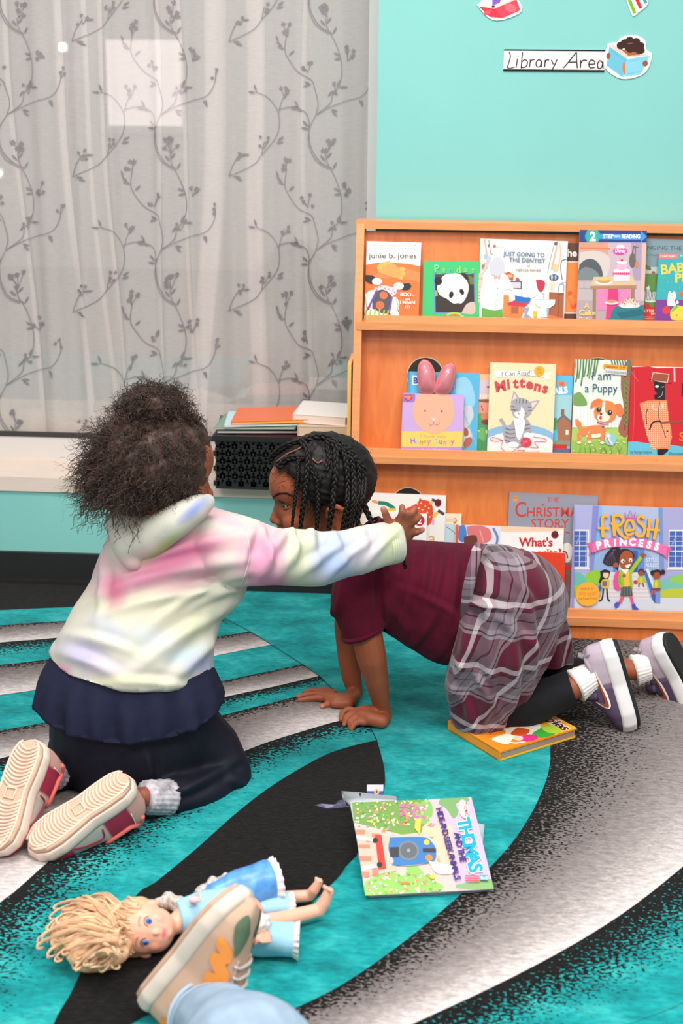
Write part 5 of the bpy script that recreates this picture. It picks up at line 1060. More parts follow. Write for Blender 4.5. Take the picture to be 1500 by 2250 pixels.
# ---- head frame
HC = P(697, 1072, 2.55); aY = math.radians(12); pt = math.radians(-3)
hf = np.array([-math.cos(aY), -math.sin(aY), 0]); hs = np.array([math.sin(aY), -math.cos(aY), 0]); hu = np.array([0, 0, 1.])
hf, hu = math.cos(pt)*hf+math.sin(pt)*hu, math.cos(pt)*hu-math.sin(pt)*hf
HB = np.array([hf, hs, hu]); hl = lambda *a: HC+np.array(a) @ HB; S1 = .99
g = G(); e_ = lambda c, r, nu=20, nv=14: g.ell(hl(*c), r, HB, nu=nu, nv=nv)
e_((-.012, 0, .018), (.096, .074, .080)); e_((.045, 0, .012), (.046, .056, .052)); e_((.034, 0, -.035), (.047, .052, .052)); e_((.028, 0, -.068), (.044, .044, .036)); e_((-.03, 0, -.03), (.06, .058, .05))
for sd in (-1, 1):
    e_((.046, .03*sd, -.052), (.026, .024, .026)); e_((.063, .026*sd, .002), (.018, .02, .011)); e_((.0765, .0105*sd, -.0585), (.0085, .007, .0065))
g.chain([(*hl(.072, 0, -.018), .008), (*hl(.079, 0, -.042), .0085), (*hl(.084, 0, -.054), .0095)], .25)
e_((.070, 0, -.0745), (.0115, .019, .0068)); e_((.067, 0, -.0865), (.0115, .016, .0068)); e_((.056, 0, -.099), (.015, .018, .013)); e_((.060, 0, -.076), (.012, .026, .02))
for sd in (-1, 1):                                        # ears
    c0 = lambda x, y, z: (*hl(-.020+x, sd*(.070+y), -.046+z), .0050)
    g.chain([c0(.012, .002, .012), c0(.010, .008, .026), c0(-.004, .014, .033), c0(-.018, .015, .024), c0(-.021, .013, .004), c0(-.012, .009, -.014), c0(.002, .005, -.026), c0(.010, .002, -.020)], .3, nu=10, nv=7)
    g.chain([c0(.0, .002, .018), c0(-.010, .004, .008), c0(-.004, .003, -.008)], .3, nu=10, nv=7); g.ell(hl(-.024, sd*.068, -.045), (.016, .005, .026), HB); g.ell(hl(-.010, sd*.073, -.046), (.005, .005, .006), HB)
g.chain([q(730, 1140, 2.555, 46), q(775, 1205, 2.56, 50), q(830, 1250, 2.56, 60)], .3)
# torso and legs under the clothes
g.chain([q(822, 1262, 2.56, 66, .085), q(930, 1300, 2.56, 84, .085), q(1040, 1310, 2.56, 92, .085), q(1120, 1310, 2.56, 98, .09)], .3)
g.chain([q(1118, 1330, 2.50, 78), q(1075, 1470, 2.49, 66), q(1062, 1560, 2.485, 46)], .3); g.chain([q(1062, 1562, 2.485, 44), q(1170, 1545, 2.495, 38), q(1262, 1508, 2.51, 29), q(1300, 1490, 2.515, 22)], .3)
g.chain([q(1120, 1330, 2.63, 78), q(1095, 1470, 2.645, 60), q(1090, 1530, 2.65, 42)], .3); g.chain([q(1090, 1530, 2.65, 42), q(1220, 1490, 2.65, 38), q(1370, 1470, 2.66, 24), q(1410, 1475, 2.66, 21)], .3)
# arms
g.chain([q(803, 1285, 2.50, 42), q(806, 1395, 2.475, 35), q(816, 1445, 2.478, 33.5), q(826, 1490, 2.49, 27.5), q(834, 1530, 2.505, 22), q(842, 1566, 2.52, 17.5)], .22)
g.chain([q(790, 1275, 2.63, 50), q(762, 1375, 2.625, 29), q(766, 1445, 2.62, 25), q(773, 1490, 2.62, 22), q(780, 1520, 2.622, 17)], .22)
zf = .0125; r6 = 7.5
# near hand: flat palm, fingers curled over onto the rug
g.chain([q(846, 1578, 2.53, 17), qf(838, 1585, zf+.013, 15.5), qf(812, 1578, zf+.017, 17), qf(795, 1572, zf+.019, 15)], .2)
g.chain([qf(820, 1570, zf+.014, 15), qf(800, 1560, zf+.017, 12), qf(788, 1562, zf+.018, 10)], .25)
for pts in ([(784, 1563, .024, 8), (765, 1558, .026, 7.5), (752, 1566, .020, 7), (750, 1582, .010, 6.5)], [(785, 1570, .024, 8), (771, 1568, .026, 7.5), (760, 1576, .021, 7), (757, 1592, .010, 6.5)],
            [(790, 1578, .022, 8), (778, 1576, .025, 7.5), (768, 1585, .020, 7), (769, 1600, .009, 6.3)], [(800, 1588, .019, 7.5), (787, 1586, .021, 7), (777, 1592, .017, 6.5), (772, 1603, .009, 6)], [(832, 1566, .014, 9), (812, 1556, .014, 8), (800, 1557, .012, 6.5)]):
    g.chain([qf(x, y, zf+z-.008, r) for x, y, z, r in pts], .25, nu=10, nv=8)
# far hand: fingers spread flat to the left
g.chain([q(780, 1522, 2.625, 17), qf(768, 1538, zf+.013, 16), qf(742, 1538, zf+.013, 16), qf(722, 1533, zf+.012, 13)], .2); g.chain([qf(765, 1545, zf+.011, 13), qf(735, 1546, zf+.010, 10)], .25)
for pts in ([(730, 1526, .012, 8), (706, 1520, .012, 7.4), (684, 1518, .008, 6.6), (668, 1521, .006, 5.6)], [(724, 1530, .012, 8), (698, 1525, .012, 7.4), (672, 1527, .008, 6.6), (654, 1531, .006, 5.6)], [(722, 1536, .012, 8), (697, 1533, .012, 7.4), (673, 1536, .008, 6.6), (656, 1539, .006, 5.6)],
            [(735, 1522, .010, 7), (716, 1515, .009, 6.5), (702, 1514, .007, 5.6)], [(742, 1546, .010, 9), (722, 1547, .009, 8), (708, 1552, .007, 7)]):
    g.chain([qf(x, y, zf+z-.004, r) for x, y, z, r in pts], .25, nu=10, nv=8)
def carve(v, n):
    loc = (v-HC) @ HB.T; out = v.copy()
    for sd in (-1, 1):
        d = np.linalg.norm((loc-np.array([.070, .029*sd, -.0185]))/np.array([.03, .0165, .0105]), axis=1); out -= HB[0]*(.0095*np.exp(-d**2*1.6))[:, None]*(loc[:, 0] > .02)[:, None]
        d = np.linalg.norm((loc-np.array([.088, .0055*sd, -.0645]))/np.array([.012, .003, .0025]), axis=1); out += HB[2]*(.003*np.exp(-d**2))[:, None]
    d = np.linalg.norm((loc-np.array([.078, 0, -.0805]))/np.array([.02, .021, .0018]), axis=1); out -= HB[0]*(.003*np.exp(-d**2))[:, None]
    d = np.linalg.norm((loc-np.array([.080, 0, -.067]))/np.array([.02, .003, .004]), axis=1); out -= HB[0]*(.0012*np.exp(-d**2))[:, None]
    return out
v, f = remesh(g, .0024, 5, disp=carve)
cols = base_cols(v, (158, 86, 56), .06, 90); loc = (v-HC) @ HB.T
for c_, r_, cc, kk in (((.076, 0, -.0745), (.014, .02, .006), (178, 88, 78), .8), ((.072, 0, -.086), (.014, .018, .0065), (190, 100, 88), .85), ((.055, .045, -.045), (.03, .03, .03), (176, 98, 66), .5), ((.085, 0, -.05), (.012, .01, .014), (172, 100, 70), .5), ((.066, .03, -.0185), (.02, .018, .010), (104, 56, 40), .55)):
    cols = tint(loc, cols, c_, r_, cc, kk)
for x, y, z in ((752, 1594, .004), (769, 1606, .004), (705, 1552, .006), (655, 1531, .006), (658, 1540, .006), (772, 1606, .004)): cols = tint(v, cols, F(x, y, zf+z), (.008, .008, .008), (206, 146, 124), .8)
body = mkc('body', v, f, M_skin, kneeler, cols)
# eyes, lids, brows
M_eye = mat('eye_white', (196, 180, 170), .3, .5); M_iris = mat('dark_iris', (36, 22, 16), .15, .7); M_hairk = mat('black_hair', (16, 12, 11), .55, .3, noise=.3, nscale=150); M_lash = mat('lash', (14, 10, 9), .6)
for sd in (-1, 1):
    c = hl(.0570, .0275*sd, -.0195); ey = G().ell(c, .0125, HB, nu=24, nv=16).build('eye', M_eye, body, True)
    gz = nrm(.93*HB[0]+.33*sd*HB[1]-.16*HB[2]); 
    gi = G(); u = nrm(np.cross(gz, HB[2])); w_ = np.cross(u, gz); gi.ell(c+gz*.0098, (.0062, .0062, .0032), np.array([u, w_, gz]), nu=16, nv=10); gi.build('iris', M_iris, ey, True)
    lid = G(); lo = G(); ls = G()
    for t in np.linspace(0, 1, 2): pass
    arc = lambda zz_, ext, rr: [c+rr*nrm(HB[0]*math.cos(a_)*math.cos(zz_*(1-(abs(a_-sd*.35)/1.0)**2*.7))+HB[1]*math.sin(a_)+HB[2]*math.sin(zz_*(1-(abs(a_-sd*.35)/1.0)**2*.9))) for a_ in np.linspace(sd*.35-ext, sd*.35+ext, 12)]
    lid.tube(arc(.52, 1.0, .0132), .0021, 8).tube(arc(.85, 1.0, .0130), .0030, 8).build('eyelid', mat('eyelid_skin', (112, 62, 44), .5), body, True)
    lo.tube(arc(-.50, .95, .0128), .0021, 8).build('eyelid', mat('eyelid_skin_low', (150, 88, 64), .5), body, True)
    base = arc(.42, .9, .0143)
    ls.tube(base, .0007, 5)
    for b2 in base[1:]: ls.tube([b2, b2+nrm(b2-c)*.004+HB[2]*.0005, b2+nrm(b2-c)*.007+HB[2]*.003], [.0005, .0004, .0002], 4)
    ls.build('eyelash', M_lash, body, True)
from mathutils.bvhtree import BVHTree
bvh = BVHTree.FromPolygons([Vector(p) for p in v], f)
def hit(px, py, off=.0006):
    d = Vector(ray(px, py)).normalized(); r = bvh.ray_cast(Vector(CO), d)
    return None if r[0] is None else np.array(r[0])+np.array(r[1])*off
M_brow = mat('brow_hair', (40, 26, 20), .7); R = random.Random(5)
for sd, bpath in ((1, [(598, 1096), (606, 1089), (618, 1085), (632, 1086), (646, 1093)]),):
    br = G(); bp_ = catmull(bpath, 12)
    for k in range(80):
        i = R.randrange(len(bp_)-3); c_ = bp_[i]+[R.uniform(-1, 1), R.uniform(-2.4, 2.4)*(1-.5*i/len(bp_))]; d_ = bp_[i+2]-bp_[i]; d_ = d_/np.linalg.norm(d_)
        h_ = [hit(*(c_+d_*x+[0, -x*.22])) for x in (0, 4, 8)]
        if all(x is not None for x in h_): br.tube(h_, [.00045, .0004, .0002], 4)
    br.build('eyebrow', M_brow, body, True)
br = G()
for k in range(60):
    t = R.random(); x = .086-.020*t**1.3; p0 = hl(x, -(.010+.034*t), -.000+.007*math.sin(t*2.6)+R.uniform(-.0018, .0018)); d = nrm(-HB[0]*.35*t-HB[1]*.9+HB[2]*.2); br.tube([p0, p0+d*.008-HB[0]*.002], [.0005, .0002], 4)
br.build('eyebrow', M_hairk, body, True)
# ---- hair: cap with a hairline, cornrows, braids
EC = hl(-.012, 0, .020); ER = np.array([.1015, .0805, .0865])
def zh(x): return np.interp(x, [-.12, -.075, -.045, -.03, -.005, .012, .03, .045, .058, .075, .1], [-.085, -.085, -.07, -.028, -.018, -.03, .0, .028, .046, .052, .056])
gh = G().ell(EC, ER, HB, nu=120, nv=90); vv = np.concatenate(gh.v); l_ = (vv-HC) @ HB.T; jit = snoise(vv, 260, 4)*.003
keep = l_[:, 2] > zh(l_[:, 0])+jit
ang_ = np.arctan2(l_[:, 1], l_[:, 0]+.02); groove_ = np.abs(np.sin(l_[:, 0]*90+l_[:, 2]*30)); vv = vv+nrm(HB[2])*0-((vv-EC)/np.linalg.norm(vv-EC, axis=1)[:, None])*(.0022*groove_+.0015*(snoise(vv, 420, 9)))[:, None]
ff = [q_ for q_ in gh.f if all(keep[i] for i in q_)]; used = sorted({i for q_ in ff for i in q_}); mp_ = {i: k for k, i in enumerate(used)}
hair = mk('hair', vv[used], [[mp_[i] for i in q_] for q_ in ff], M_hairk, kneeler, True); hair['label'] = 'black hair plaited into many hanging braids'
def on_head(px, py, off=.004):
    o, d = CO, ray(px, py); lo_ = (HB @ (o-EC))/(ER+off); ld = (HB @ d)/(ER+off); a = ld @ ld; b2 = lo_ @ ld; c = lo_ @ lo_-1; D = b2*b2-a*c
    if D < 0: return P(px, py, EC[1])
    return o+d*(-b2-math.sqrt(D))/a
def braid(path, w_px, surf=None, name='braid', parent=None):
    pts = catmull([np.array(p) for p in path], 10); L = np.linalg.norm(np.diff(pts, axis=0), axis=1).sum(); wd = w_px/1190.
    n = max(24, int(L/(wd*.16))); c = resample(pts, n); t = np.gradient(c, axis=0); t /= np.linalg.norm(t, axis=1)[:, None]; vw = nrm(CO-c.mean(0)); sd = np.cross(t, vw); sd /= np.linalg.norm(sd, axis=1)[:, None]; up = np.cross(sd, t)
    s_ = np.linspace(0, L, n)*2*np.pi/(wd*3.1); tap = np.clip(1.05-.35*np.linspace(0, 1, n)**2, .3, 1)[:, None]; g_ = G()
    for k in range(3):
        ph = s_+k*2*np.pi/3; g_.tube(c+sd*np.sin(ph)[:, None]*wd*.30*tap+up*np.sin(2*ph)[:, None]*wd*.17*tap, wd*.255*tap[:, 0], 7)
    return g_.build(name, M_hairk, parent if parent is not None else hair, True)
def hang(pts, w_, off0=.006, Y=None):
    out = []
    for i, (x, y) in enumerate(pts):
        p = on_head(x, y, off0)
        if y > 1085 or Y: p = P(x, y, (Y or 2.463)+(.000 if Y else 0))
        out.append(p)
    return braid(out, w_)
hang([(672, 1003), (655, 1014), (655, 1040), (651, 1070), (648, 1100), (643, 1140), (641, 1172)], 8.5)
hang([(661, 968), (672, 980), (677, 1000), (674, 1040), (671, 1070), (667, 1100), (662, 1140), (659, 1176)], 13)
hang([(706, 1045), (697, 1062), (698, 1085), (699, 1100), (697, 1135), (695, 1178)], 11)
hang([(716, 968), (735, 980), (738, 1010), (737, 1045), (733, 1075), (731, 1100), (727, 1130), (720, 1180)], 14.5)
hang([(735, 972), (755, 995), (762, 1030), (764, 1070), (763, 1100), (757, 1140), (748, 1182)], 13.5)
hang([(748, 978), (770, 1005), (777, 1050), (777, 1095), (771, 1130), (763, 1180)], 13.5)
hang([(765, 985), (786, 1015), (788, 1060), (784, 1100), (775, 1140), (768, 1180)], 13, Y=None)
hang([(770, 1000), (795, 1024), (800, 1052), (797, 1090), (789, 1120), (784, 1165)], 13)
braid([P(793, 1085, 2.49), P(795, 1100, 2.485), P(806, 1125, 2.48), P(816, 1148, 2.475), P(815, 1158, 2.475)], 14)
braid([P(850, 1190, 2.44), P(871, 1203, 2.435), P(884, 1227, 2.44), P(891, 1250, 2.445)], 10)
for pth, w_ in (([(592, 1010), (606, 994), (630, 978), (660, 968)], 13), ([(660, 970), (690, 960), (715, 960), (742, 972)], 15), ([(742, 972), (768, 990), (790, 1020), (800, 1050)], 14), ([(610, 1028), (630, 1008), (655, 1004), (672, 1003)], 13), ([(700, 1060), (690, 1040), (682, 1015), (676, 990)], 12), ([(716, 1035), (722, 1010), (720, 985), (716, 968)], 12)):
    braid([on_head(x, y, .0035) for x, y in pth], w_)
# scalp partings
gp = G()
for pth in ([(606, 1016), (630, 998), (658, 985), (668, 972)], [(684, 1006), (697, 1017), (708, 1012)]):
    gp.tube([on_head(x, y, .0003) for x, y in catmull(pth, 5)], .0017, 6)
gp.build('scalp_parting', mat('scalp_skin', (128, 80, 62), .6), hair, True)
# loose fine hairs along the hairline and crown
def st(R):
    while True:
        a = R.uniform(-.1, .095); sd = 1 if R.random() < .75 else -1; z = zh(a)+R.uniform(-.002, .012) if R.random() < .7 else R.uniform(.02, .09)
        e2 = ((a+.012)/.1015)**2+((z-.020)/.0865)**2
        if e2 < .98: return hl(a, sd*.0805*math.sqrt(1-e2), z)
V_, F_ = curls(520, 11, st, lambda R, p: nrm(p-EC)*.35+HB[0]*R.uniform(-.9, .7)+HB[2]*R.uniform(-.7, .3)+R.normal(size=3)*.25, lambda R, p: R.uniform(.008, .026), .00042, .0012, .8, 8)
mk('hair_wisps', V_, F_, M_hairk, hair)['kind'] = 'stuff'
# ---- polo shirt
M_polo = mat('maroon_pique', (88, 18, 40), .9, .1, noise=.12, nscale=14, sheen=.35, bump=.4, bscale=900)
def folds(dirs, seed=0):
    """cloth creases: list of (centre, dir along crease, width, length, depth)"""
    def fn(v, n):
        out = v.copy()
        for c, d, w_, L, dep in dirs:
            d = nrm(d); r = v-np.array(c); al = r @ d; pe = r-np.outer(al, d); vwd = CF; pe2 = np.cross(d, vwd); pe2 = pe2/np.linalg.norm(pe2); x = r @ pe2+.10*al*al/L
            facing = np.clip(-(n @ vwd)*2, 0, 1)
            out += n*((1.5*dep*np.exp(-(al/L)**2)*(np.exp(-(x/w_)**2)-.55*np.exp(-((x-w_*1.6)/w_)**2)))*facing)[:, None]
        return out
    return fn
def crease(x0, y0, x1, y1, Y, w_px, dep):
    a, b2 = P(x0, y0, Y), P(x1, y1, Y); return ((a+b2)/2, b2-a, w_px/1190., np.linalg.norm(b2-a)*.6, dep)
g = G()
g.chain([q(800, 1235, 2.56, 66, .095), q(850, 1280, 2.56, 100, .105), q(930, 1305, 2.56, 116, .108), q(1000, 1322, 2.56, 130, .108), q(1040, 1310, 2.56, 112, .10)], .22, nu=24, nv=16)
g.chain([q(930, 1330, 2.55, 95, .10), q(985, 1370, 2.55, 92, .09)], .25)
g.chain([q(800, 1240, 2.50, 62), q(786, 1320, 2.478, 58), q(795, 1385, 2.475, 48), q(800, 1420, 2.475, 44)], .22); g.chain([q(790, 1240, 2.61, 55), q(772, 1320, 2.62, 45), q(762, 1350, 2.62, 38)], .22)
cr = [crease(870, 1215, 840, 1420, 2.45, 12, .006), crease(900, 1200, 880, 1300, 2.45, 9, .005), crease(945, 1195, 925, 1330, 2.45, 10, .006), crease(985, 1195, 950, 1340, 2.45, 9, .005), crease(1015, 1200, 985, 1400, 2.45, 9, .005), crease(860, 1330, 900, 1400, 2.45, 12, .004),
      crease(965, 1340, 900, 1440, 2.45, 10, .005), crease(1000, 1380, 960, 1460, 2.45, 9, .004), crease(880, 1290, 1000, 1345, 2.45, 8, .003), crease(760, 1260, 740, 1370, 2.43, 9, .003), crease(826, 1240, 835, 1350, 2.43, 8, -.005), crease(905, 1260, 870, 1400, 2.45, 7, .003)]
fo = folds(cr)
def dp(v, n): v = fo(v, n); return v+n*(.0018*snoise(v, 45, 2)+.0008*snoise(v, 110, 8))[:, None]
# cuts: sleeve cuffs, neck, hem
c1, c2 = P(757, 1406, 2.475), P(838, 1380, 2.475); nd = nrm(np.cross(c2-c1, [0, 1, 0])); nd = nd if nd[2] < 0 else -nd
v, f = remesh(g, .0036, 6, disp=dp)
v = np.array(v); pj = prj(v)
hem = lambda p: (p[:, 0] > 1046)
bm = bmesh.new(); vs = [bm.verts.new(p) for p in v]
for q_ in f: bm.faces.new([vs[i] for i in q_])
def cut(bm, o, n, test):
    geo = [x for x in bm.faces if test(x.calc_center_median())]; vs_ = {v_ for f_ in geo for v_ in f_.verts}; es = {e for f_ in geo for e in f_.edges}
    bmesh.ops.bisect_plane(bm, geom=list(vs_)+list(es)+geo, plane_co=Vector(o), plane_no=Vector(n), clear_outer=True)
cut(bm, (c1+c2)/2, nd, lambda c: prj([c])[0][0] < 845 and c.y < 2.53)
c3, c4 = P(742, 1348, 2.62), P(786, 1352, 2.62); n3 = nrm(np.cross(c4-c3, [0, 1, 0])); n3 = n3 if n3[2] < 0 else -n3
cut(bm, (c3+c4)/2, n3, lambda c: prj([c])[0][0] < 800 and c.y >= 2.53)
c5, c6 = P(1050, 1190, 2.5), P(1018, 1480, 2.5); n5 = nrm(np.cross(c6-c5, [0, 1, 0])); n5 = n5 if n5[0] > 0 else -n5
cut(bm, (c5+c6)/2, n5, lambda c: True)
bmesh.ops.remove_doubles(bm, verts=bm.verts[:], dist=.0003); bm.verts.index_update()
v = np.array([tuple(x.co) for x in bm.verts]); f = [[x.index for x in q_.verts] for q_ in bm.faces]; bm.free()
polo = mk('polo_shirt', v, f, M_polo, kneeler, True)
def ring(chain_fn, nm, r_t, m_, parent): return G().tube(chain_fn, r_t, 8, cap=False).build(nm, m_, parent, True)
def loop(c, u, w_, a, b2, n=36): return [np.array(c)+np.array(u)*a*math.cos(t)+np.array(w_)*b2*math.sin(t) for t in np.linspace(0, 2*np.pi, n+1)]
cm = (c1+c2)/2; uu = nrm(c2-c1); G().tube(loop(cm-nd*.006, uu, np.cross(uu, nd), np.linalg.norm(c2-c1)/2+.0015, .040), .0042, 8, cap=False, flat=1.0).build('sleeve_band', M_polo, polo, True)
# collar lying around the neck
g = G(); cc = P(812, 1190, 2.555)
ax = nrm(P(760, 1150, 2.555)-P(830, 1225, 2.555)); u = nrm(np.cross(ax, [0, 1, 0])); w_ = np.cross(ax, u)
for k in range(5): g.tube(loop(cc-ax*(.012-.008*k), u, w_, .052-.0022*k, .058-.002*k), .0055-.0006*k, 8, cap=False)
g.build('collar', M_polo, polo, True)
# ---- leggings
M_leg = mat('black_leggings', (30, 30, 33), .85, .15, noise=.12, nscale=60, sheen=.3, bump=.3, bscale=900)
g = G(); g.chain([q(1110, 1360, 2.50, 80), q(1075, 1480, 2.488, 68), q(1070, 1552, 2.484, 52)], .25); g.chain([q(1070, 1556, 2.484, 52), q(1150, 1552, 2.49, 50), q(1210, 1530, 2.50, 44), q(1285, 1500, 2.51, 38)], .22)
c1b, c2b = P(1243, 1471, 2.505), P(1272, 1552, 2.505); nb = nrm(np.cross(c2b-c1b, [0, 1, 0])); nb = nb if nb[0] > 0 else -nb
v, f = remesh(g, .0042, 5, clips=[((c1b+c2b)/2, nb)], disp=lambda v, n: v+n*(.0016*snoise(v, 50, 5))[:, None]); mk('leggings', v, f, M_leg, kneeler, True)
g = G(); g.chain([q(1120, 1360, 2.63, 80), q(1100, 1480, 2.645, 62), q(1095, 1530, 2.65, 46)], .25); g.chain([q(1095, 1530, 2.65, 46), q(1220, 1492, 2.65, 42), q(1345, 1468, 2.655, 33)], .22)
v, f = remesh(g, .0042, 5, clips=[(P(1300, 1470, 2.655), (1, 0, 0))]); mk('leggings', v, f, M_leg, kneeler, True)
# ---- plaid skirt
mp = bpy.data.materials.new('maroon_grey_plaid'); mp.use_nodes = True; nt = mp.node_tree; N = nt.nodes; b = N['Principled BSDF']; b.inputs['Roughness'].default_value = .85; b.inputs['Specular IOR Level'].default_value = .15; b.inputs['Sheen Weight'].default_value = .2
def plaid_chain(attr, per):
    a = N.new('ShaderNodeAttribute'); a.attribute_name = attr; d = N.new('ShaderNodeMath'); d.operation = 'DIVIDE'; d.inputs[1].default_value = per; fr = N.new('ShaderNodeMath'); fr.operation = 'FRACT'
    nt.links.new(a.outputs['Fac'], d.inputs[0]); nt.links.new(d.outputs[0], fr.inputs[0]); r = N.new('ShaderNodeValToRGB'); r.color_ramp.interpolation = 'CONSTANT'; e = r.color_ramp.elements
    mar, gry, wht, dk, lg = (90, 22, 46), (116, 102, 112), (200, 190, 194), (44, 30, 40), (150, 138, 146)
    st_ = [(0, mar), (.30, dk), (.325, mar), (.37, wht), (.45, mar), (.50, dk), (.525, gry), (.66, dk), (.68, gry), (.80, lg), (.86, dk), (.885, lg), (.93, mar)]
    while len(e) < len(st_): e.new(.5)
    for q_, (p, c) in zip(e, st_): q_.position = p; q_.color = (*lin(c), 1)
    nt.links.new(fr.outputs[0], r.inputs[0]); return r.outputs[0]
mx = N.new('ShaderNodeMix'); mx.data_type = 'RGBA'; mx.inputs[0].default_value = .5; nt.links.new(plaid_chain('pu', .118), mx.inputs[6]); nt.links.new(plaid_chain('pv', .115), mx.inputs[7]); nt.links.new(mx.outputs[2], b.inputs['Base Color'])
def plaid_attrs(o, V, ufn, vfn):
    for nm, fn in (('pu', ufn), ('pv', vfn)):
        at_ = o.data.attributes.new(nm, 'FLOAT', 'POINT'); at_.data.foreach_set('value', np.asarray(fn(V), dtype=np.float32))
g = G()
g.chain([q(1052, 1290, 2.56, 88, .10), q(1095, 1310, 2.56, 108, .125), q(1130, 1330, 2.56, 118, .13)], .2, nu=24, nv=16)
g.chain([q(1110, 1320, 2.51, 112, .09), q(1092, 1420, 2.49, 114, .085), q(1068, 1500, 2.482, 92, .075), q(1050, 1560, 2.48, 64, .065), q(1048, 1580, 2.478, 48, .055)], .2, nu=24, nv=16)
g.chain([q(1120, 1330, 2.62, 105, .09), q(1120, 1400, 2.63, 95, .08)], .25); g.chain([q(1130, 1400, 2.50, 98, .07), q(1120, 1480, 2.49, 78, .06)], .25)
crs = [crease(1040, 1380, 1000, 1560, 2.4, 14, .010), crease(1085, 1370, 1075, 1590, 2.4, 13, .008), crease(1130, 1380, 1130, 1560, 2.4, 14, .010), crease(1170, 1330, 1180, 1500, 2.4, 12, .008), crease(1060, 1330, 1180, 1420, 2.4, 12, .006),
       crease(1100, 1250, 1190, 1330, 2.42, 10, .004), crease(1030, 1460, 1120, 1600, 2.4, 9, .005), crease(1000, 1500, 1050, 1610, 2.4, 9, .005), crease(1040, 1325, 1110, 1335, 2.42, 8, .010), crease(1150, 1480, 1110, 1600, 2.4, 10, .006)]
fs = folds(crs)
c7, c8 = P(1045, 1185, 2.48), P(1004, 1380, 2.48); n7 = nrm(np.cross(c8-c7, [0, 1, 0])); n7 = n7 if n7[0] < 0 else -n7
h1, h2 = P(1128, 1594, 2.44), P(1236, 1420, 2.44); nh = nrm(np.cross(h2-h1, [0, 1, 0])); nh = nh if nh[0] > 0 else -nh
v, f = remesh(g, .0042, 5, clips=[((h1+h2)/2+nh*.002, nh), ((c7+c8)/2, n7)], disp=lambda v, n: fs(v, n)+n*(.002*snoise(v, 40, 6)+.001*snoise(v, 90, 7))[:, None])
skirt = mk('plaid_skirt', v, f, mp, kneeler, True)
cb, ct = P(1010, 1360, 2.45), P(1060, 1610, 2.45)
def uf(V):
    c = nrm(P(1150, 1560, 2.45)-P(1180, 1260, 2.45)); r = V-P(1100, 1330, 2.45); return r @ c+.05*(r @ nrm(P(1200, 1400, 2.45)-P(1000, 1400, 2.45)))**2/.1+.004*snoise(V, 18, 21)+1
def vf(V):
    r = V-P(1100, 1330, 2.45); d = nrm(P(1230, 1400, 2.45)-P(1010, 1330, 2.45)); along = np.clip((P(1100, 1250, 2.45)[2]-V[:, 2])/.30, 0, 1.2)
    return (r @ d+.05*along**2)/(1.05-.25*along)+.25*r[:, 1]+.006*snoise(V, 22, 22)+1
plaid_attrs(skirt, v, uf, vf)
# waistband
wbd = G(); a_ = (c7+c8)/2
pts = [P(x, y, Y) for x, y, Y in ((1047, 1192, 2.54), (1040, 1198, 2.49), (1031, 1225, 2.455), (1022, 1262, 2.44), (1014, 1305, 2.44), (1010, 1345, 2.45), (1012, 1385, 2.47), (1020, 1410, 2.50))]
pp = catmull(pts, 6); off = P(1052, 1300, 2.45)-P(1020, 1295, 2.45); V = []; m_ = len(pp)
for s_ in (0, 1):
    for k in (0, .33, .66, 1): V += [p+off*k*(.75 if s_ else .75)+np.array([0, -.004*math.sin(k*3.1)-.004+(.003*s_), .002*math.sin(i*.9)]) for i, p in enumerate(pp)]
Fq = [(k*m_+i, k*m_+i+1, (k+1)*m_+i+1, (k+1)*m_+i) for k in (0, 1, 2, 4, 5, 6) for i in range(m_-1)]+[(i, 4*m_+i, 4*m_+i+1, i+1) for i in range(m_-1)]+[(3*m_+i, 3*m_+i+1, 7*m_+i+1, 7*m_+i) for i in range(m_-1)]
V = np.array(V); wo = mk('waistband', V, Fq, mp, skirt, True); plaid_attrs(wo, V, lambda X: X[:, 2]*1.3+.03, lambda X: X[:, 0]*.9+.034)
# free-hanging far flap of the skirt
top = catmull([P(x, y, Y) for x, y, Y in ((1120, 1225, 2.57), (1160, 1232, 2.58), (1190, 1250, 2.60), (1208, 1285, 2.63), (1210, 1330, 2.66))], 6)
bot = catmull([P(x, y, Y) for x, y, Y in ((1130, 1480, 2.58), (1180, 1478, 2.585), (1216, 1470, 2.60), (1258, 1460, 2.64), (1250, 1452, 2.68))], 6); m_ = len(top); K = 14; V = []
for k in range(K+1):
    t = k/K; row = top*(1-t)+bot*t
    for i, p in enumerate(row):
        bl = .018*math.sin(t*math.pi)*(i/m_); V.append(p+np.array([bl, -.006*math.sin(i*1.1)*t, 0]))
V = np.array(V); nv = len(V); V = np.concatenate([V, V+[.0, .002, 0]])
Fq = [(k*m_+i, k*m_+i+1, (k+1)*m_+i+1, (k+1)*m_+i) for k in range(K) for i in range(m_-1)]; Fq += [[a+nv for a in reversed(q_)] for q_ in Fq]+[(i, K*m_*0+i+1, i+1+nv, i+nv) for i in range(0)]
fo_ = mk('skirt_flap', V, Fq, mp, skirt, True); plaid_attrs(fo_, V, lambda X: X[:, 2]+.02, lambda X: X[:, 0]-.35*X[:, 2]+.46*X[:, 1])
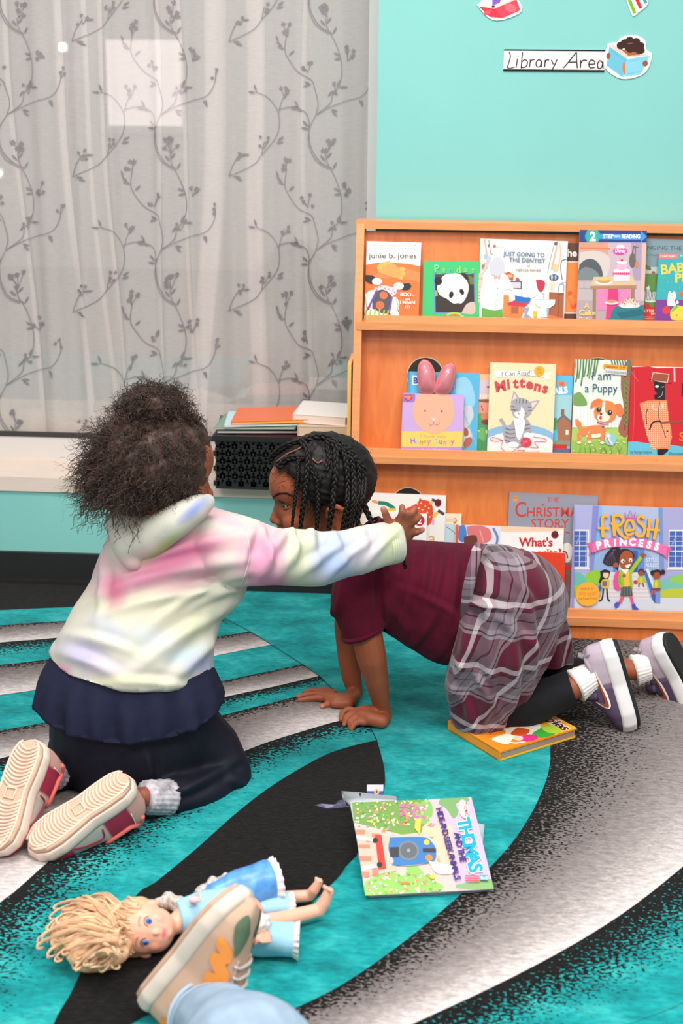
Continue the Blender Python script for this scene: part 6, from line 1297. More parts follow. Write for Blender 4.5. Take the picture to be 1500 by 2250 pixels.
# ---- socks and running shoes
M_sock = mat('white_ribbed_sock', (236, 230, 226), .9, .15, bump=.3, bscale=600)
sock_mesh('sock', P(1262, 1508, 2.508), P(1303, 1484, 2.525), .0325, .0265, kneeler, M_sock); sock_mesh('sock', P(1392, 1473, 2.66), P(1424, 1466, 2.665), .031, .026, kneeler, M_sock)
M_up = attr_mat('shoe_fabric', rough=.7, spec=.25, bump=.25, bscale=500); M_mid = mat('white_foam', (232, 228, 228), .45, .4); M_out = mat('black_rubber', (34, 36, 38), .6, .3)
M_cop = mat('copper_logo', (176, 92, 66), .35, .5, metallic=.4); M_wh = mat('white_outline', (240, 234, 230), .5); M_pull = mat('grey_pull_tab', (150, 142, 146), .7)
def kcol(t, p): return (190, 172, 186) if t < .40 else ((86, 68, 94) if t > .44 else (120, 100, 124))
def runner(o, ex, ez, L, roll_side, lab):
    s_ = Shoe(o, ex, ez, L, .43*L, th=.030, rock=.14); s_.build(kneeler, M_out, M_mid, M_up, kcol, lab=lab)
    for sd in (1, -1):
        sw = [(.66, .42), (.62, .62), (.58, .80), (.53, .86), (.555, .66), (.47, .52), (.36, .42), (.22, .34), (.36, .36), (.50, .36), (.60, .33)]
        sw = [(.20, .62), (.34, .52), (.48, .43), (.575, .44), (.60, .56), (.585, .72), (.56, .86), (.60, .80), (.645, .62), (.65, .44), (.60, .32), (.50, .30), (.36, .42)]
        s_.patch(sw, M_wh, 'logo', .0024, sd, 'white-edged copper curved tick logo')
        ctr = np.mean(sw, 0); s_.patch([tuple((np.array(p)-ctr)*[.84, .70]+ctr+[.006, -.005]) for p in sw], M_cop, 'logo_fill', .0033, sd)
    s_.line([(.05, math.pi*.28), (.10, math.pi*.42), (.22, .86), (.36, .90), (.44, 1.1), (.47, math.pi/2), (.44, math.pi-1.1), (.36, math.pi-.9), (.22, math.pi-.86), (.10, math.pi*.58), (.05, math.pi*.72)], .0042, mat('collar_trim', (168, 156, 168), .7), 'collar_trim')
    s_.line([(.50, .70), (.50, 1.1), (.50, 1.57), (.50, 2.1), (.50, 2.4)], .009, mat('dark_strap', (80, 64, 90), .7), 'strap')
    a_ = s_.surf(.10, math.pi/2, -.010); G().tube(catmull([a_, a_+s_.ez*.013-s_.ex*.001, a_+s_.ez*.022-s_.ex*.007], 5), [.009]*11, 8, flat=.5).build('pull_tab', M_pull, s_.obj, True)
    return s_
k_L = np.linalg.norm(P(1388, 1604, 2.52)-P(1335, 1406, 2.53))
o = P(1351, 1403, 2.53); ex = P(1408, 1597, 2.515)-o; runner(o, ex, np.cross([0, 1, 0], ex)*-1 if np.cross([0, 1, 0], ex)[0] > 0 else np.cross([0, 1, 0], ex), np.linalg.norm(ex)*1.0, 1, None)
o = P(1462, 1392, 2.665); ex = P(1556, 1568, 2.66)-o; ez = np.cross([0, 1, 0], ex); ez = ez if ez[0] < 0 else -ez; runner(o, ex, nrm(ez)+np.array([0, .42, 0]), np.linalg.norm(ex), 1, None)
# ================================================================ GIRL IN THE TIE-DYE SWEATSHIRT
hugger = thing('person', 'person with curly dark hair kneeling in a pastel tie-dye sweatshirt, arm outstretched', 'person', (P(300, 1780, 2.18)[0], 2.18, .012))
HA = P(352, 1022, 2.30); fa = nrm([.93, .30, -.05]); sa = nrm(np.cross([0, 0, 1], fa)); ua = np.cross(fa, sa); BA = np.array([fa, sa, ua]); al = lambda *a: HA+np.array(a) @ BA
g = G(); ea = lambda c, r: g.ell(al(*c), r, BA, nu=20, nv=14)
ea((-.01, 0, .016), (.090, .072, .078)); ea((.045, 0, .012), (.046, .056, .052)); ea((.036, 0, -.035), (.047, .052, .052)); ea((.028, 0, -.066), (.044, .044, .036))
for sd in (-1, 1): ea((.050, .031*sd, -.050), (.027, .025, .027)); ea((.063, .026*sd, -.008), (.018, .02, .011)); ea((.076, .010*sd, -.056), (.0085, .007, .0065)); ea((-.018, .068*sd, -.045), (.018, .006, .026))
g.chain([(*al(.072, 0, -.018), .008), (*al(.079, 0, -.042), .0085), (*al(.084, 0, -.052), .0095)], .25); ea((.070, 0, -.074), (.0115, .019, .0068)); ea((.067, 0, -.086), (.0115, .016, .0068)); ea((.056, 0, -.099), (.015, .018, .013))
g.chain([q(350, 1090, 2.30, 44), q(370, 1150, 2.30, 50), q(385, 1200, 2.30, 60)], .3)
g.chain([q(390, 1210, 2.30, 90, .065), q(350, 1290, 2.29, 100, .07), q(325, 1400, 2.27, 115, .08), q(300, 1520, 2.24, 130, .09)], .3)
g.chain([q(500, 1210, 2.28, 56), q(620, 1218, 2.30, 42), q(720, 1220, 2.34, 36), q(800, 1205, 2.385, 30), q(852, 1190, 2.42, 24), q(872, 1178, 2.425, 25)], .25)
g.chain([q(300, 1210, 2.33, 50), q(255, 1290, 2.36, 38), q(300, 1350, 2.42, 32), q(360, 1400, 2.48, 24), q(385, 1420, 2.50, 20)], .25)        # far arm, bent in front
g.chain([q(385, 1420, 2.50, 20), q(405, 1430, 2.52, 22)], .25)
for k in range(4): g.chain([q(402, 1418+k*9, 2.52, 8), q(425, 1420+k*10, 2.535, 7.5), q(440, 1428+k*9, 2.54, 6.5)], .25, nu=10, nv=8)
g.chain([q(395, 1412, 2.50, 9), q(410, 1402, 2.50, 8), q(422, 1398, 2.51, 7)], .25, nu=10, nv=8)
g.chain([q(330, 1560, 2.24, 90), q(420, 1640, 2.26, 72), q(495, 1700, 2.25, 44)], .3); g.chain([q(495, 1712, 2.24, 42), q(420, 1742, 2.17, 40), q(350, 1752, 2.11, 28), q(315, 1752, 2.085, 24)], .3)
g.chain([q(230, 1560, 2.22, 90), q(180, 1640, 2.30, 70), q(170, 1690, 2.34, 44)], .3); g.chain([q(170, 1695, 2.33, 42), q(140, 1700, 2.22, 36), q(112, 1700, 2.14, 27)], .3)
# open hand on the other child's back
g.chain([q(866, 1183, 2.425, 26), q(878, 1165, 2.425, 26), q(888, 1150, 2.425, 24)], .2); g.chain([q(872, 1190, 2.425, 20), q(895, 1172, 2.425, 17)], .25)
for pts in ([(862, 1160, 2.42, 11), (850, 1138, 2.415, 9.5), (842, 1118, 2.41, 8)], [(880, 1140, 2.415, 10), (884, 1126, 2.405, 9.2), (883, 1114, 2.41, 8)], [(892, 1142, 2.415, 10), (904, 1128, 2.405, 9.2), (911, 1119, 2.41, 8)],
            [(900, 1152, 2.415, 10), (913, 1142, 2.408, 9), (921, 1135, 2.415, 7.8)], [(903, 1172, 2.42, 9.5), (916, 1169, 2.412, 8.5), (928, 1164, 2.42, 7.2)]):
    g.chain([q(*p) for p in pts], .22, nu=10, nv=8)
v, f = remesh(g, .0030, 5); cols = base_cols(v, (142, 80, 56), .06, 90, 8)
cols = tint(v, cols, P(928, 1165, 2.42), (.01,)*3, (206, 150, 130), .6); cols = tint(v, cols, P(842, 1117, 2.41), (.01,)*3, (206, 140, 120), .6)
bodyA = mkc('body', v, f, M_skin, hugger, cols)
for sd in (-1, 1):
    c = al(.0545, .0275*sd, -.031); ey = G().ell(c, .0122, BA, nu=20, nv=14).build('eye', M_eye, bodyA, True); G().ell(c+nrm(BA[0]+.1*BA[1]*sd)*.0098, (.0045, .0045, .0045), nu=12, nv=8).build('iris', M_iris, ey, True)
    br = G()
    for k in range(40): t = k/40; p0 = al(.085-.018*t**1.3, sd*(.010+.034*t), -.010+.006*math.sin(t*2.6)); br.tube([p0, p0+sd*BA[1]*.006], [.0006, .0003], 4)
    br.build('eyebrow', M_hairk, bodyA, True)
# hair: dense core and hundreds of curls
M_curl = mat('dark_brown_curls', (64, 45, 36), .55, .4, noise=.6, nscale=45)
HC2 = P(330, 1020, 2.285); BC = P(338, 893, 2.30)
g = G(); g.ell(HC2, (.096, .092, .084)); g.ell(P(300, 1060, 2.27), (.075, .075, .055)); g.ell(P(345, 982, 2.30), (.090, .084, .066)); g.ell(BC, (.052, .05, .030)); g.ell(P(335, 925, 2.30), (.04, .04, .03))
def dA(v, n): return v+n*(.004*snoise(v, 130, 31)+.002*snoise(v, 300, 32))[:, None]
v, f = remesh(g, .0045, 2, disp=dA); hairA = mk('hair', v, f, M_curl, hugger, True); hairA['label'] = 'thick dark curly hair tied in a puff on top'
def okp(p):
    x, y = prj([p])[0]; return not (x > 432+max(0, (960-y))*.5 and y > 960 and p[1] < 2.34)
def sA(R):
    while True:
        d = nrm(R.normal(size=3)); 
        if R.random() < .72: p = HC2+d*np.array([.092, .086, .080])
        else: p = P(298, 1062, 2.27)+d*np.array([.078, .078, .058])
        if d[2] < -.55: continue
        if okp(p): return p
V_, F_ = curls(2300, 21, sA, lambda R, p: nrm(p-HC2)+np.array([-.1, -.1, -.35])+R.normal(size=3)*.35, lambda R, p: R.uniform(.018, .046)*(1.25 if p[0] < HC2[0] else .8), .00095, .0042, 2.2, 16)
cu_ = mk('curls', V_, F_, M_curl, hairA, True); cu_['kind'] = 'stuff'
V_, F_ = curls(520, 23, sA, lambda R, p: nrm(p-HC2)+R.normal(size=3)*.5, lambda R, p: R.uniform(.04, .075)*(1.0 if p[0] < HC2[0] else .45), .0004, .005, 2.2, 14)
cu_ = mk('flyaway_curls', V_, F_, M_curl, hairA); cu_['kind'] = 'stuff'
def sB(R): d = nrm(R.normal(size=3)+[0, 0, .3]); return BC+d*np.array([.05, .048, .026])
V_, F_ = curls(900, 22, sB, lambda R, p: nrm((p-BC)*[1, 1, 1.6])+R.normal(size=3)*.4, lambda R, p: R.uniform(.012, .034), .0009, .0048, 2.0, 14)
cu_ = mk('puff_curls', V_, F_, M_curl, hairA, True); cu_['kind'] = 'stuff'
V_, F_ = curls(60, 25, lambda R: P(R.uniform(400, 432), R.uniform(902, 925), 2.28), lambda R, p: np.array([.9, -.1, -.25])+R.normal(size=3)*.25, lambda R, p: R.uniform(.012, .026), .001, .005, 1.6, 12)
cu_ = mk('puff_tip', V_, F_, M_curl, hairA, True); cu_['kind'] = 'stuff'
# ---- tie-dye sweatshirt
M_dye = attr_mat('tie_dye_fleece', rough=.9, spec=.12, bump=.25, bscale=700)
def dye(v):
    p = prj(v); p = p+np.stack([14*snoise(v, 26, 41), 12*snoise(v, 30, 42)], 1); c = np.tile(lin((200, 198, 186)), (len(v), 1))
    for (x, y, rx, ry, an, col, k) in ((330, 1330, 190, 50, 0, (238, 232, 204), .8), (395, 1215, 150, 42, -14, (240, 134, 176), .95), (300, 1270, 120, 26, -18, (238, 150, 186), .8), (450, 1262, 110, 26, -14, (240, 160, 190), .75), (240, 1300, 30, 40, 0, (232, 120, 160), .8), (500, 1235, 40, 60, 20, (224, 230, 214), .5),
                                      (575, 1215, 52, 80, 10, (240, 160, 198), .9), (600, 1270, 50, 24, 0, (240, 150, 190), .8), (500, 1130, 60, 18, 10, (240, 170, 196), .6), (655, 1210, 30, 90, 0, (222, 226, 196), .9), (735, 1235, 50, 52, 0, (172, 190, 230), .95), (735, 1180, 40, 30, 0, (196, 206, 234), .8), (800, 1210, 36, 60, 0, (224, 212, 226), .8), (852, 1200, 22, 70, 0, (224, 232, 190), .9),
                                      (175, 1430, 70, 28, 20, (196, 190, 226), .9), (120, 1465, 30, 20, 0, (238, 160, 196), .9), (230, 1470, 60, 20, 5, (226, 212, 230), .7), (330, 1400, 60, 30, 20, (206, 220, 226), .6), (445, 1470, 42, 32, 10, (186, 192, 226), .9), (410, 1440, 50, 18, -20, (190, 214, 226), .7), (455, 1505, 26, 14, 0, (238, 140, 180), .9), (430, 1375, 40, 30, 0, (222, 226, 188), .7), (230, 1385, 60, 24, 30, (206, 214, 232), .6),
                                      (420, 1118, 48, 12, -32, (140, 156, 216), .9), (345, 1195, 60, 13, -35, (188, 210, 120), .75), (300, 1215, 40, 14, -40, (232, 222, 210), .5), (210, 1250, 24, 60, 0, (240, 190, 210), .6), (285, 1500, 130, 14, 6, (228, 226, 192), .8)):
        r = math.radians(an); dx = p[:, 0]-x; dy = p[:, 1]-y; u = (dx*math.cos(r)+dy*math.sin(r))/rx; w_ = (-dx*math.sin(r)+dy*math.cos(r))/ry
        a_ = (k*np.clip(1.25-(u*u+w_*w_)**.5, 0, 1)**.8)[:, None]; a_ = np.minimum(a_, k); c = c*(1-a_)+np.array(lin(col))*.80*a_
    return c
g = G()
g.chain([q(400, 1180, 2.30, 92, .075), q(395, 1210, 2.30, 125, .085), q(355, 1270, 2.295, 142, .09), q(335, 1340, 2.28, 155, .10), q(308, 1420, 2.26, 170, .115), q(292, 1475, 2.25, 182, .135), q(287, 1510, 2.25, 188, .14)], .18, nu=26, nv=18)
g.chain([q(470, 1180, 2.29, 62, .07), q(530, 1210, 2.28, 78, .07), q(600, 1220, 2.285, 66), q(700, 1223, 2.33, 60), q(780, 1214, 2.375, 56), q(830, 1203, 2.40, 47), q(890, 1190, 2.43, 42)], .2, nu=20, nv=14)
g.chain([q(480, 1280, 2.30, 62, .07), q(430, 1330, 2.30, 66, .08)], .25)
g.chain([q(300, 1190, 2.33, 66), q(245, 1275, 2.35, 46), q(250, 1325, 2.38, 42), q(320, 1380, 2.44, 36)], .25)
g.chain([q(205, 1385, 2.25, 45, .06), q(160, 1430, 2.25, 48, .07)], .3)
cA = lambda x0, y0, x1, y1, w_, dep, Y=2.2: crease(x0, y0, x1, y1, Y, w_, dep)
fo2 = folds([cA(230, 1290, 500, 1225, 13, .006), cA(250, 1330, 520, 1285, 12, .006), cA(300, 1230, 520, 1170, 11, .004), cA(160, 1430, 260, 1460, 12, .006), cA(400, 1470, 470, 1410, 14, .007), cA(180, 1390, 300, 1420, 10, .004), cA(560, 1270, 620, 1170, 14, .007), cA(600, 1280, 660, 1190, 12, .005),
             cA(680, 1165, 700, 1250, 11, .006), cA(730, 1165, 770, 1260, 10, .005), cA(800, 1160, 830, 1240, 9, .004), cA(540, 1285, 560, 1180, 8, -.005), cA(430, 1330, 490, 1300, 10, .005), cA(215, 1240, 225, 1340, 10, .004), cA(640, 1275, 700, 1230, 10, .005), cA(575, 1165, 600, 1250, 9, .006), cA(640, 1165, 655, 1240, 8, .006), cA(715, 1160, 720, 1215, 8, .006), cA(760, 1160, 770, 1210, 8, .005), cA(790, 1150, 815, 1200, 8, .005), cA(690, 1285, 760, 1230, 9, .005), cA(780, 1270, 850, 1200, 9, .004), cA(350, 1180, 470, 1140, 9, .003), cA(380, 1330, 520, 1260, 10, .005), cA(330, 1440, 470, 1350, 14, .005), cA(300, 1480, 420, 1500, 9, .004)])
hA, hB_ = P(105, 1476, 2.145), P(460, 1523, 2.145); nA = nrm(np.cross(hB_-hA, [0, 1, .0])); nA = nA if nA[2] < 0 else -nA
wr = P(868, 1192, 2.42); nw = nrm(P(880, 1186, 2.43)-P(800, 1208, 2.385))
v, f = remesh(g, .0042, 6, clips=[((hA+hB_)/2, nA), (wr, nw)], disp=lambda v, n: fo2(v, n)+n*(.0035*snoise(v, 32, 45)+.0018*snoise(v, 70, 46))[:, None])
swt = mkc('sweatshirt', v, f, M_dye, hugger, dye(v)); v_sw, f_sw = v, f
def dyed(gg, nm, par, **k):
    vv_ = np.concatenate(gg.v); o_ = mk(nm, vv_, gg.f, M_dye, par, True); set_col(o_, dye(vv_)); return o_
g = G(); uc = nrm(np.cross(nw, [0, 1, 0])); wc = np.cross(nw, uc)
for k in range(6): g.tube(loop(wr-nw*(.001+.0045*k), uc, wc, .0345-.0005*abs(k-2), .033), .0034, 8, cap=False)
dyed(g, 'cuff', swt)
# hood folded down behind the neck
g = G(); g.chain([q(262, 1150, 2.262, 34, .035), q(285, 1190, 2.235, 44, .035), q(330, 1180, 2.22, 40, .03), q(380, 1150, 2.215, 36, .03), q(430, 1120, 2.225, 28, .028), q(455, 1105, 2.25, 18, .02)], .2, nu=18, nv=12)
g.chain([q(285, 1200, 2.235, 38, .03), q(292, 1230, 2.225, 24, .022), q(300, 1240, 2.225, 14, .016)], .2); g.chain([q(262, 1150, 2.262, 34, .035), q(300, 1145, 2.26, 36, .035), q(360, 1130, 2.26, 36, .03), q(420, 1110, 2.27, 26, .03)], .2)
v, f = remesh(g, .004, 6, disp=lambda v, n: v+n*(.0025*snoise(v, 40, 51))[:, None]); mkc('hood', v, f, M_dye, swt, dye(v))
bv2 = BVHTree.FromPolygons([Vector(p) for p in np.array(v_sw)], f_sw); sp_ = []
for x, y in catmull([(520, 1132), (538, 1160), (548, 1210), (542, 1250), (530, 1285)], 6):
    r_ = bv2.ray_cast(Vector(CO), Vector(ray(x, y)).normalized())
    if r_[0] is not None: sp_.append(np.array(r_[0]))
g = G(); g.tube(sp_, .0011, 6); g.build('seam', mat('seam_shadowless', (206, 200, 190), .9), swt, True)
# ---- navy skirt and leggings
M_navy = mat('navy_jersey', (34, 36, 58), .85, .15, noise=.10, nscale=40, bump=.25, bscale=700); M_nl = mat('dark_navy_leggings', (21, 22, 36), .6, .25, noise=.1, nscale=40, bump=.2, bscale=900)
g = G(); g.chain([q(292, 1475, 2.25, 158, .104), q(288, 1525, 2.24, 194, .12), q(286, 1570, 2.23, 216, .13), q(284, 1600, 2.23, 214, .13)], .2, nu=28, nv=20)
def gath(v, n):
    p = prj(v); w_ = np.clip((p[:, 1]-1495)/110, 0, 1); n = n*[1, 1, 0]*np.clip(1.6-2*np.abs(n[:, 2:3]), 0, 1); a_ = np.arctan2(v[:, 1]-2.24, v[:, 0]-P(288, 1540, 2.24)[0])
    return v+n*((.0065*np.sin(a_*17+1.5*snoise(v, 12, 61))+.004*np.sin(a_*9+.5))*w_)[:, None]
s1_, s2_ = P(80, 1607, 2.12), P(480, 1628, 2.12); ns = nrm(np.cross(s2_-s1_, [0, 1, .25])); ns = ns if ns[2] < 0 else -ns
v, f = remesh(g, .0048, 5, clips=[((s1_+s2_)/2, ns), ((hA+hB_)/2-nA*.010, -nA)], disp=gath); sk = mk('navy_skirt', v, f, M_navy, hugger, True)
g = G(); g.chain([q(285, 1560, 2.24, 180, .105), q(290, 1610, 2.23, 185, .11)], .25, nu=24, nv=16); g.chain([q(380, 1600, 2.24, 100), q(450, 1655, 2.26, 84), q(492, 1700, 2.25, 62)], .2); g.chain([q(498, 1706, 2.245, 56), q(440, 1738, 2.18, 53), q(410, 1744, 2.155, 48), q(385, 1748, 2.135, 44)], .2)
g.chain([q(200, 1610, 2.22, 90), q(170, 1670, 2.26, 72), q(150, 1695, 2.24, 55), q(112, 1700, 2.15, 36)], .22)
g.chain([q(250, 1660, 2.22, 60), q(330, 1680, 2.22, 62)], .25)
nk = nrm(P(345, 1752, 2.11)-P(440, 1738, 2.18))
v, f = remesh(g, .0045, 6, disp=lambda v, n: folds([cA(500, 1690, 400, 1720, 10, .006, 2.2), cA(360, 1725, 370, 1790, 8, .004, 2.12), cA(385, 1720, 395, 1790, 8, .003, 2.12), cA(330, 1650, 335, 1700, 8, .006, 2.15), cA(540, 1740, 500, 1700, 9, .004, 2.2)])(v, n)+n*(.0015*snoise(v, 45, 65))[:, None])
mk('leggings', v, f, M_nl, hugger, True)
sock_mesh('sock', P(372, 1752, 2.12), P(318, 1752, 2.085), .030, .028, hugger, mat('patterned_grey_sock', (176, 170, 176), .9, noise=.5, nscale=70), 20)
sock_mesh('sock', P(122, 1700, 2.16), P(95, 1700, 2.12), .028, .028, hugger, mat('patterned_grey_sock_b', (176, 170, 176), .9, noise=.5, nscale=70), 20)
M_crepe = mat('crepe_sole', (214, 176, 152), .6, .3, noise=.04, nscale=20); M_rib = mat('pale_sole_ribs', (232, 204, 184), .55, .3); M_foam2 = mat('beige_foam', (222, 204, 190), .55, .3)
def acol(t, p):
    if t < .16: return (206, 158, 146)
    if t < .40: return (164, 48, 76)
    if .46 < t < .70 and (p < .9 or p > 2.2): return (190, 182, 176)
    if t > .86: return (176, 58, 84)
    return (214, 190, 180) if t < .46 else (180, 60, 88)
def sneaker(o, toe, away, lab):
    ex = toe-o; s_ = Shoe(o, ex, away, np.linalg.norm(ex), .43*np.linalg.norm(ex), th=.024, rock=.04, H=([0, .03, .12, .3, .42, .55, .7, .85, .95, 1], [.20, .28, .34, .34, .32, .26, .19, .14, .10, .06])); s_.build(hugger, M_crepe, M_foam2, M_up, acol, lab=lab); s_.tread(M_rib)
    for sd in (1, -1): s_.line([(.16, .3), (.17, .8), (.20, 1.3)], .0012, mat('stitching', (236, 200, 196), .6), 'stitching', sd); s_.line([(.42, .2), (.46, .6), (.60, .5), (.70, .2)], .0014, mat('stitching2', (150, 40, 66), .6), 'stitching', sd)
    s_.line([(.09, math.pi*.28), (.14, math.pi*.42), (.22, .86), (.36, .90), (.44, 1.1), (.47, math.pi/2), (.44, math.pi-1.1), (.36, math.pi-.9), (.22, math.pi-.86), (.14, math.pi*.58), (.09, math.pi*.72)], .0042, mat('coral_trim', (226, 110, 100), .7), 'collar_trim')
    return s_
sneaker(P(284, 1706, 2.03), P(60, 1862, 1.945), CF*.66+CR*.62-CU*.50, 'rose and grey sneaker with a ribbed crepe sole')
sneaker(P(72, 1625, 2.05), P(-22, 1872, 1.93), CF*.86+CR*.45-CU*.05, 'rose and grey sneaker with a ribbed crepe sole')
# ================================================================ BOOKS ON THE RUG
ztop_ = ZR+.0195
A1, B1, C1 = F(961, 1590, ztop_), F(1098, 1652, ztop_), F(1268, 1600, ztop_)
eyp = nrm(C1-B1); hb = np.linalg.norm(C1-B1); exp_ = A1-B1; exp_ = exp_-eyp*np.dot(exp_, eyp); exp_[2] = 0; wb = np.linalg.norm(A1-B1)*.99; exr = -nrm(exp_)      # text direction: from A1 towards B1
TLc = A1+eyp*hb; TLc = B1-exr*wb+eyp*hb
zo, zs = (940, 1520), 4.286
uvz = lambda p: ((prj([p])[0][0]-zo[0])*zs, (prj([p])[0][1]-zo[1])*zs)
# authored in book units: x 0..100 along the title, y 0..100 down from the fore edge
A = Art((0, 0), (100, 0), (0, 100)); A.rect(-1, -1, 101, 101, (246, 140, 34)); A.poly([(0, 0), (100, 0), (100, 30), (0, 45)], (246, 176, 44)); A.poly([(0, 0), (50, 0), (0, 30)], (248, 190, 60))
A.text('Puppies', 62, 16, 19, (250, 240, 230), w=70, bold=.09); A.text('Puppies', 62, 16, 19, (96, 26, 40), w=69, bold=.02)
A.blob([(30, 30), (55, 24), (80, 34), (88, 55), (76, 78), (60, 66), (40, 70), (26, 50)], (238, 226, 206)); A.blob([(35, 34), (50, 28), (54, 40), (40, 46)], (206, 70, 30)); A.blob([(60, 50), (74, 44), (82, 58), (70, 66)], (214, 84, 34)); A.blob([(76, 30), (96, 26), (98, 44), (84, 48)], (60, 166, 60)); A.el(86, 24, 12, 9, (170, 206, 60)); A.el(90, 56, 8, 10, (222, 50, 130)); A.el(84, 66, 6, 5, (246, 200, 180)); A.blob([(66, 72), (78, 70), (90, 84), (70, 90)], (244, 232, 214)); A.el(52, 38, 7, 6, (80, 40, 30)); A.el(48, 58, 8, 6, (210, 90, 50)); A.el(70, 34, 6, 7, (236, 230, 220)); A.line([(80, 84), (92, 76), (96, 66)], 3, (250, 240, 220))
for x in range(8, 60, 9): A.line([(x, 84), (x+3, 80), (x+5, 85)], .8, (190, 60, 30))
n_ = np.array([0, 0, 1.]); ey2 = -eyp
v1, f1 = slab(TLc-n_*.0003, exr, ey2, wb, hb, .0028, .006); v2, f2 = slab(TLc-n_*.0035+exr*.002-eyp*.002, exr, ey2, wb-.004, hb-.003, .0120, .004); v3, f3 = slab(TLc-n_*.0160, exr, ey2, wb, hb, .0028, .006)
# spine at the far (A1-B1) end
v4, f4 = slab(B1-exr*wb-n_*.0003+eyp*.0028, exr, ey2, wb, .0028, .0185)
pb = art_obj('board_book', A, TLc, exr, ey2, wb, hb, None, M_print, [(v1, f1, (246, 158, 40)), (v2, f2, (176, 146, 130)), (v3, f3, (244, 190, 40)), (v4, f4, (246, 150, 36))], eps=.00006)
tag(pb, 'orange board book titled Puppies lying on the rug under the plaid skirt', 'book')
# ---- picture book lying open face down
tb = thing('picture_book', 'worn picture book reading Thomas and the Hide-and-Seek Animals, lying on the rug', 'book', (P(930, 1860, 2.05)[0], 2.05, ZR))
zt8, zs8 = (680, 1700), 3.488
nl, nr_ = F(802, 1968, .020), F(1086, 1953, .020); exb = nrm(nr_-nl); tl = math.radians(17)
eyd = nrm(np.cross(exb, [0, 0, 1])); eyd = eyd if eyd[1] < 0 else -eyd                     # towards the camera, flat
eyt = nrm(eyd*math.cos(tl)-np.array([0, 0, 1])*math.sin(tl)); nt_ = nrm(np.cross(eyt, exb)); nt_ = nt_ if nt_[2] > 0 else -nt_
tlp = PL(768, 1764, nl, nt_); trp = PL(1038, 1746, nl, nt_); wt = np.linalg.norm(nr_-nl)*.995; ht = abs(np.dot(tlp-nl, eyt))
# the cover leans: shear the rectangle a touch through its own left edge direction
o_t = nl-eyt*ht
px_ = lambda p: ((prj([p])[0][0]-zt8[0])*zs8, (prj([p])[0][1]-zt8[1])*zs8)
A = Art((305, 215), (1250, 145), (435, 945)); R = random.Random(9)
A.rect(200, 0, 1500, 1100, (212, 184, 176)); A.poly([(300, 140), (1250, 100), (1300, 300), (900, 330), (850, 450), (700, 470), (330, 380)], (112, 152, 74)); A.poly([(910, 150), (1260, 140), (1420, 880), (1120, 900), (940, 480)], (204, 174, 204)); A.poly([(900, 180), (1010, 170), (1050, 330), (1000, 400), (900, 330)], (214, 180, 186)); A.poly([(860, 400), (1080, 380), (1120, 760), (950, 720), (850, 560)], (216, 188, 164))
A.blob([(1010, 150), (1220, 150), (1210, 190), (1130, 200), (1140, 280), (1100, 330), (1050, 250), (990, 210)], (120, 160, 100)); A.blob([(800, 200), (920, 190), (940, 300), (880, 380), (800, 340)], (130, 176, 100)); A.blob([(430, 840), (600, 760), (720, 790), (740, 720), (820, 720), (900, 800), (1010, 870), (900, 930), (640, 950), (430, 945)], (140, 190, 96)); A.blob([(1100, 850), (1400, 800), (1410, 870), (1130, 880)], (130, 170, 110))
pal = ((120, 170, 80), (170, 206, 110), (236, 236, 190), (226, 120, 160), (100, 150, 90), (244, 240, 226), (200, 214, 120), (236, 140, 90))
for i in range(330):
    if R.random() < .62: x = R.uniform(330, 930); y = R.uniform(170, 460)*(1 if x > 500 else .95); 
    else: x = R.uniform(450, 980); y = R.uniform(770, 930)
    if 600 < x < 900 and y > 400 and y < 760: continue
    A.dot(x, y, R.uniform(5, 15), R.uniform(4, 11), R.choice(pal), rot=R.uniform(0, 180), n=8)
for i in range(46): A.dot(R.uniform(680, 880), R.uniform(220, 330), 11, 11, (222, 110, 160), n=8)
A.poly([(345, 430), (420, 440), (560, 470), (650, 480), (660, 760), (560, 780), (400, 820), (360, 600)], (196, 178, 162))
for (x0_, y0_, x1_, y1_) in ((350, 440, 420, 480), (470, 470, 530, 500), (370, 560, 460, 590), (380, 650, 470, 690), (400, 770, 460, 810), (480, 740, 530, 800), (430, 510, 500, 540)): A.rect(x0_, y0_, x1_, y1_, (214, 130, 106))
A.line([(350, 500), (500, 525)], 26, (240, 236, 232), False); A.line([(390, 750), (540, 715)], 26, (240, 236, 232), False); A.poly([(495, 480), (545, 480), (585, 745), (530, 755)], (214, 60, 52)); A.el(498, 525, 22, 22, (44, 44, 48)); A.el(535, 716, 22, 22, (44, 44, 48))
A.blob([(600, 520), (700, 480), (850, 500), (930, 560), (940, 640), (880, 700), (700, 720), (600, 680)], (186, 182, 180)); A.blob([(610, 500), (860, 490), (930, 530), (960, 600), (920, 690), (650, 720), (640, 680), (600, 600)], (64, 118, 178)); A.el(752, 600, 78, 76, (120, 124, 128)); A.el(752, 600, 64, 62, (96, 100, 106)); A.el(752, 600, 14, 14, (150, 150, 150)); A.rect(860, 580, 960, 612, (60, 60, 66)); A.el(890, 532, 22, 22, (236, 190, 80)); A.el(905, 655, 26, 24, (230, 130, 60)); A.poly([(610, 580), (680, 575), (680, 655), (612, 655)], (60, 60, 64)); A.poly([(805, 350), (850, 340), (840, 480), (800, 420)], (236, 190, 80)); A.blob([(900, 680), (1000, 700), (1100, 720), (1080, 770), (960, 770)], (242, 236, 224)); A.line([(900, 390), (940, 400), (950, 380)], 6, (220, 150, 90)); A.el(930, 480, 14, 14, (230, 190, 160)); A.line([(965, 660), (985, 680), (975, 640)], 5, (210, 170, 110)); A.line([(730, 280), (740, 360), (720, 370)], 14, (236, 140, 90)); A.line([(690, 850), (760, 850)], 16, (222, 130, 70)); A.el(930, 800, 22, 18, (236, 200, 80))
